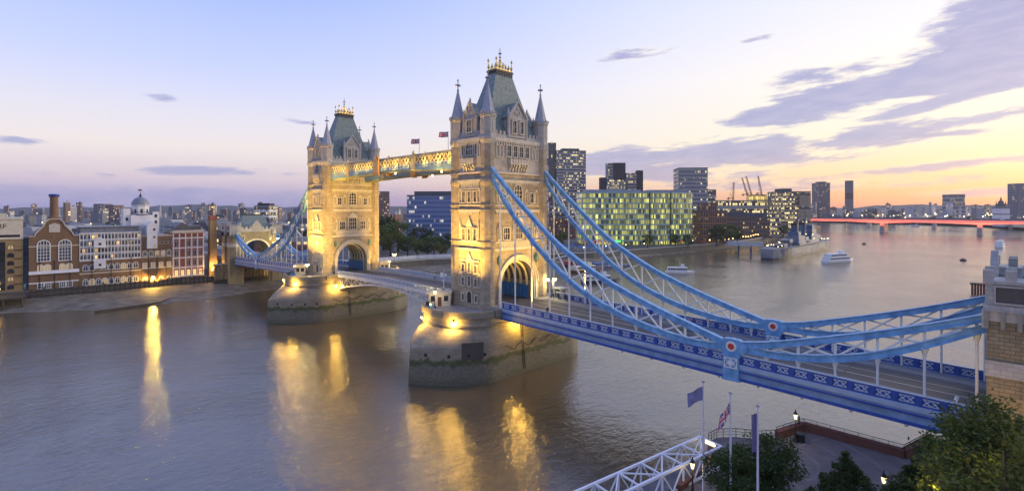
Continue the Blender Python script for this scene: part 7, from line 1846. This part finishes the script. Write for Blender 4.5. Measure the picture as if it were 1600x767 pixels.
# flagpoles on the terrace
def pole_flag(u, vtop, h, lab, mk):
    dep = -F * (PZ + h - H) / (vtop - YH); x, y = at(u, dep)
    T = thing('flagpole', lab, 'flagpole', (x, y, PZ))
    m = MB(); m.tube([(0, 0, 0), (0, 0, h)], [.13, .07], 10); m.lathe([(.2, 0), (.2, .3), (.13, .4)], 10); p = m.build('pole', mat('silver_white_pole', (.62, .63, .68), .35, .05, 1), T)
    m = MB(); m.lathe([(.05, h), (.17, h + .03), (.17, h + .12), (.03, h + .2)], 10); m.build('pole_cap', GREY, T)
    mk(T, h)
VIO = mat('lavender_flag', (.20, .19, .34), .8, .2, 2)
def f1(T, h): o = link('flag', flag_mesh(1.8, 1.35, 2, droop=.55, wave=.16, union=False, colr=VIO), T, (-.08, 0, h - 1.8), PHI + pi)
def f2(T, h): o = link('flag', flag_mesh(1.8, 1.1, 4, droop=1.25, wave=.2), T, (-.08, 0, h - 1.9), PHI + pi + .25)
def f3(T, h):
    me = flag_mesh(.55, 3.4, 1, droop=.25, wave=.12, union=False, colr=mat('violet_flag', (.17, .14, .27), .8, .2, 2)); link('flag', me, T, (-.06, 0, h - 4.0), PHI + pi)
pole_flag(1099, 597, 12.0, 'leftmost of three white flagpoles, flying a pale violet flag', f1)
pole_flag(1141.5, 615, 12.0, 'middle of three white flagpoles, with a drooping union flag', f2)
pole_flag(1184, 635, 12.0, 'rightmost of three white flagpoles, its violet flag hanging limp', f3)
LMP = mat('terrace_lamp_lit', (.9, .85, .6), .3, .02, 1, emit=(1, .78, .38), es=1.7)
for u, v, lab in ((1243, 690, 'black terrace lamp standing at the corner of the brick parapet'),):
    x, y = onz(u, v, PZ); street_lamp((x, y, PZ), lab, 2.9, False, 90, r=.24, bulb=LMP)
for u, vh, lab in ((1381, 741, 'black terrace lamp cut by the bottom edge, between two small trees'), (1082, 719, 'black terrace lamp standing in front of the white truss gangway')):
    dep = -F * (PZ + 3.7 - H) / (vh - YH); x, y = at(u, dep); street_lamp((x, y, PZ), lab, 2.9, False, 90, r=.24, bulb=LMP)
x, y = onz(1251, 689, PZ); T = thing('litter_bin', 'round black litter bin beside the corner lamp on the terrace', 'bin', (x, y, PZ))
m = MB(); m.lathe([(.42, 0), (.5, .2), (.5, .95), (.56, 1.0), (.56, 1.1), (.3, 1.16)], 14); m.build('drum', BLACK, T); m = MB(); m.lathe([(.58, .96), (.6, 1.0), (.58, 1.05)], 14); m.build('rim', DSTEEL, T)
T = thing('railing_post', 'short black post at the corner of the brick parapet', 'post', (*onz(1248.5, 675, PZ), PZ + .9)); m = MB(); m.lathe([(.1, 0), (.1, 1.0), (.16, 1.05), (.05, 1.25)], 8); m.build('shaft', BLACK, T)
# foreground trees
BT = tree_meshes(12.8, 4.1, 14000, .155, 51, lmat=LEAF, clumps=70, trunk=.16)
BT2 = tree_meshes(12.0, 3.9, 11000, .155, 52, lmat=LEAFY, clumps=56, trunk=.16)
ST = tree_meshes(7.4, 2.9, 9000, .14, 53, lmat=LEAFD, clumps=48, trunk=.16)
CT = tree_meshes(6.0, 2.8, 10000, .12, 54, shape='cone', lmat=LEAFD, clumps=70, trunk=.06)
def ft(ms, u, vtop, dep, hh, lab, rz=0, nm='tree'):
    x, y = at(u, dep); s_ = (zat(vtop, dep) - PZ) / hh
    tree(ms, (x, y, PZ), lab, None, rz, s_, name=nm)
ft(BT, 1550, 630, 44.5, 12.8, 'big leafy tree hiding the foot of the right-hand gateway', .3)
ft(BT2, 1590, 618, 41.5, 12.0, 'big olive-green tree cut by the right edge in front of the gateway', 1.1)
ft(BT2, 1568, 668, 36.5, 12.0, 'lower olive tree in the bottom right corner', 4.0)
ft(BT, 1516, 674, 42, 12.8, 'leafy tree left of the big one by the gateway, overhanging the water', 2.2)
ft(ST, 1150, 694, 49, 7.4, 'spreading dark tree behind the flagpoles beside the gangway', .4)
ft(ST, 1200, 676, 51, 7.4, 'spreading dark tree right of the rightmost flagpole', 2.4)
ft(CT, 1322, 704, 48, 6.0, 'small cone-shaped dark tree standing alone on the terrace paving', 0, 'conical_tree')
ft(CT, 1432, 714, 46, 6.0, 'small dark cone-shaped tree under the big leafy tree', 1.5, 'conical_tree')
ft(CT, 1268, 758, 46, 6.0, 'low bushy tree at the bottom edge left of the cone-shaped tree', 3, 'conical_tree')
ft(CT, 1395, 752, 44, 6.0, 'low bushy tree at the bottom edge right of the terrace lamp', 4, 'conical_tree')
for u, v, dep in ((1455, 760, 38), (1540, 715, 37)):
    x, y = at(u, dep); light('POINT', (x, y, zat(v, dep)), (1, .75, .2), 60, size=.15, name='garden_lamp_light')
x, y = at(1540, 60); 
# ================================================================== evening haze over the city
hz = MB(); hz.box(-BIG - 20, BIG + 20, -BIG - 20, BIG + 20, -2.5, 165)
hm_ = bpy.data.materials.new('evening_haze'); hm_.use_nodes = True; g = NT(hm_.node_tree); hm_.node_tree.nodes.clear()
out = g.n('ShaderNodeOutputMaterial'); pv = g.n('ShaderNodeVolumePrincipled'); pv.inputs['Color'].default_value = (.80, .82, .95, 1); pv.inputs['Density'].default_value = .00007; pv.inputs['Anisotropy'].default_value = .2
g.lk(pv.outputs[0], out.inputs['Volume'])
tag(hz.build('haze', hm_), kind='stuff')
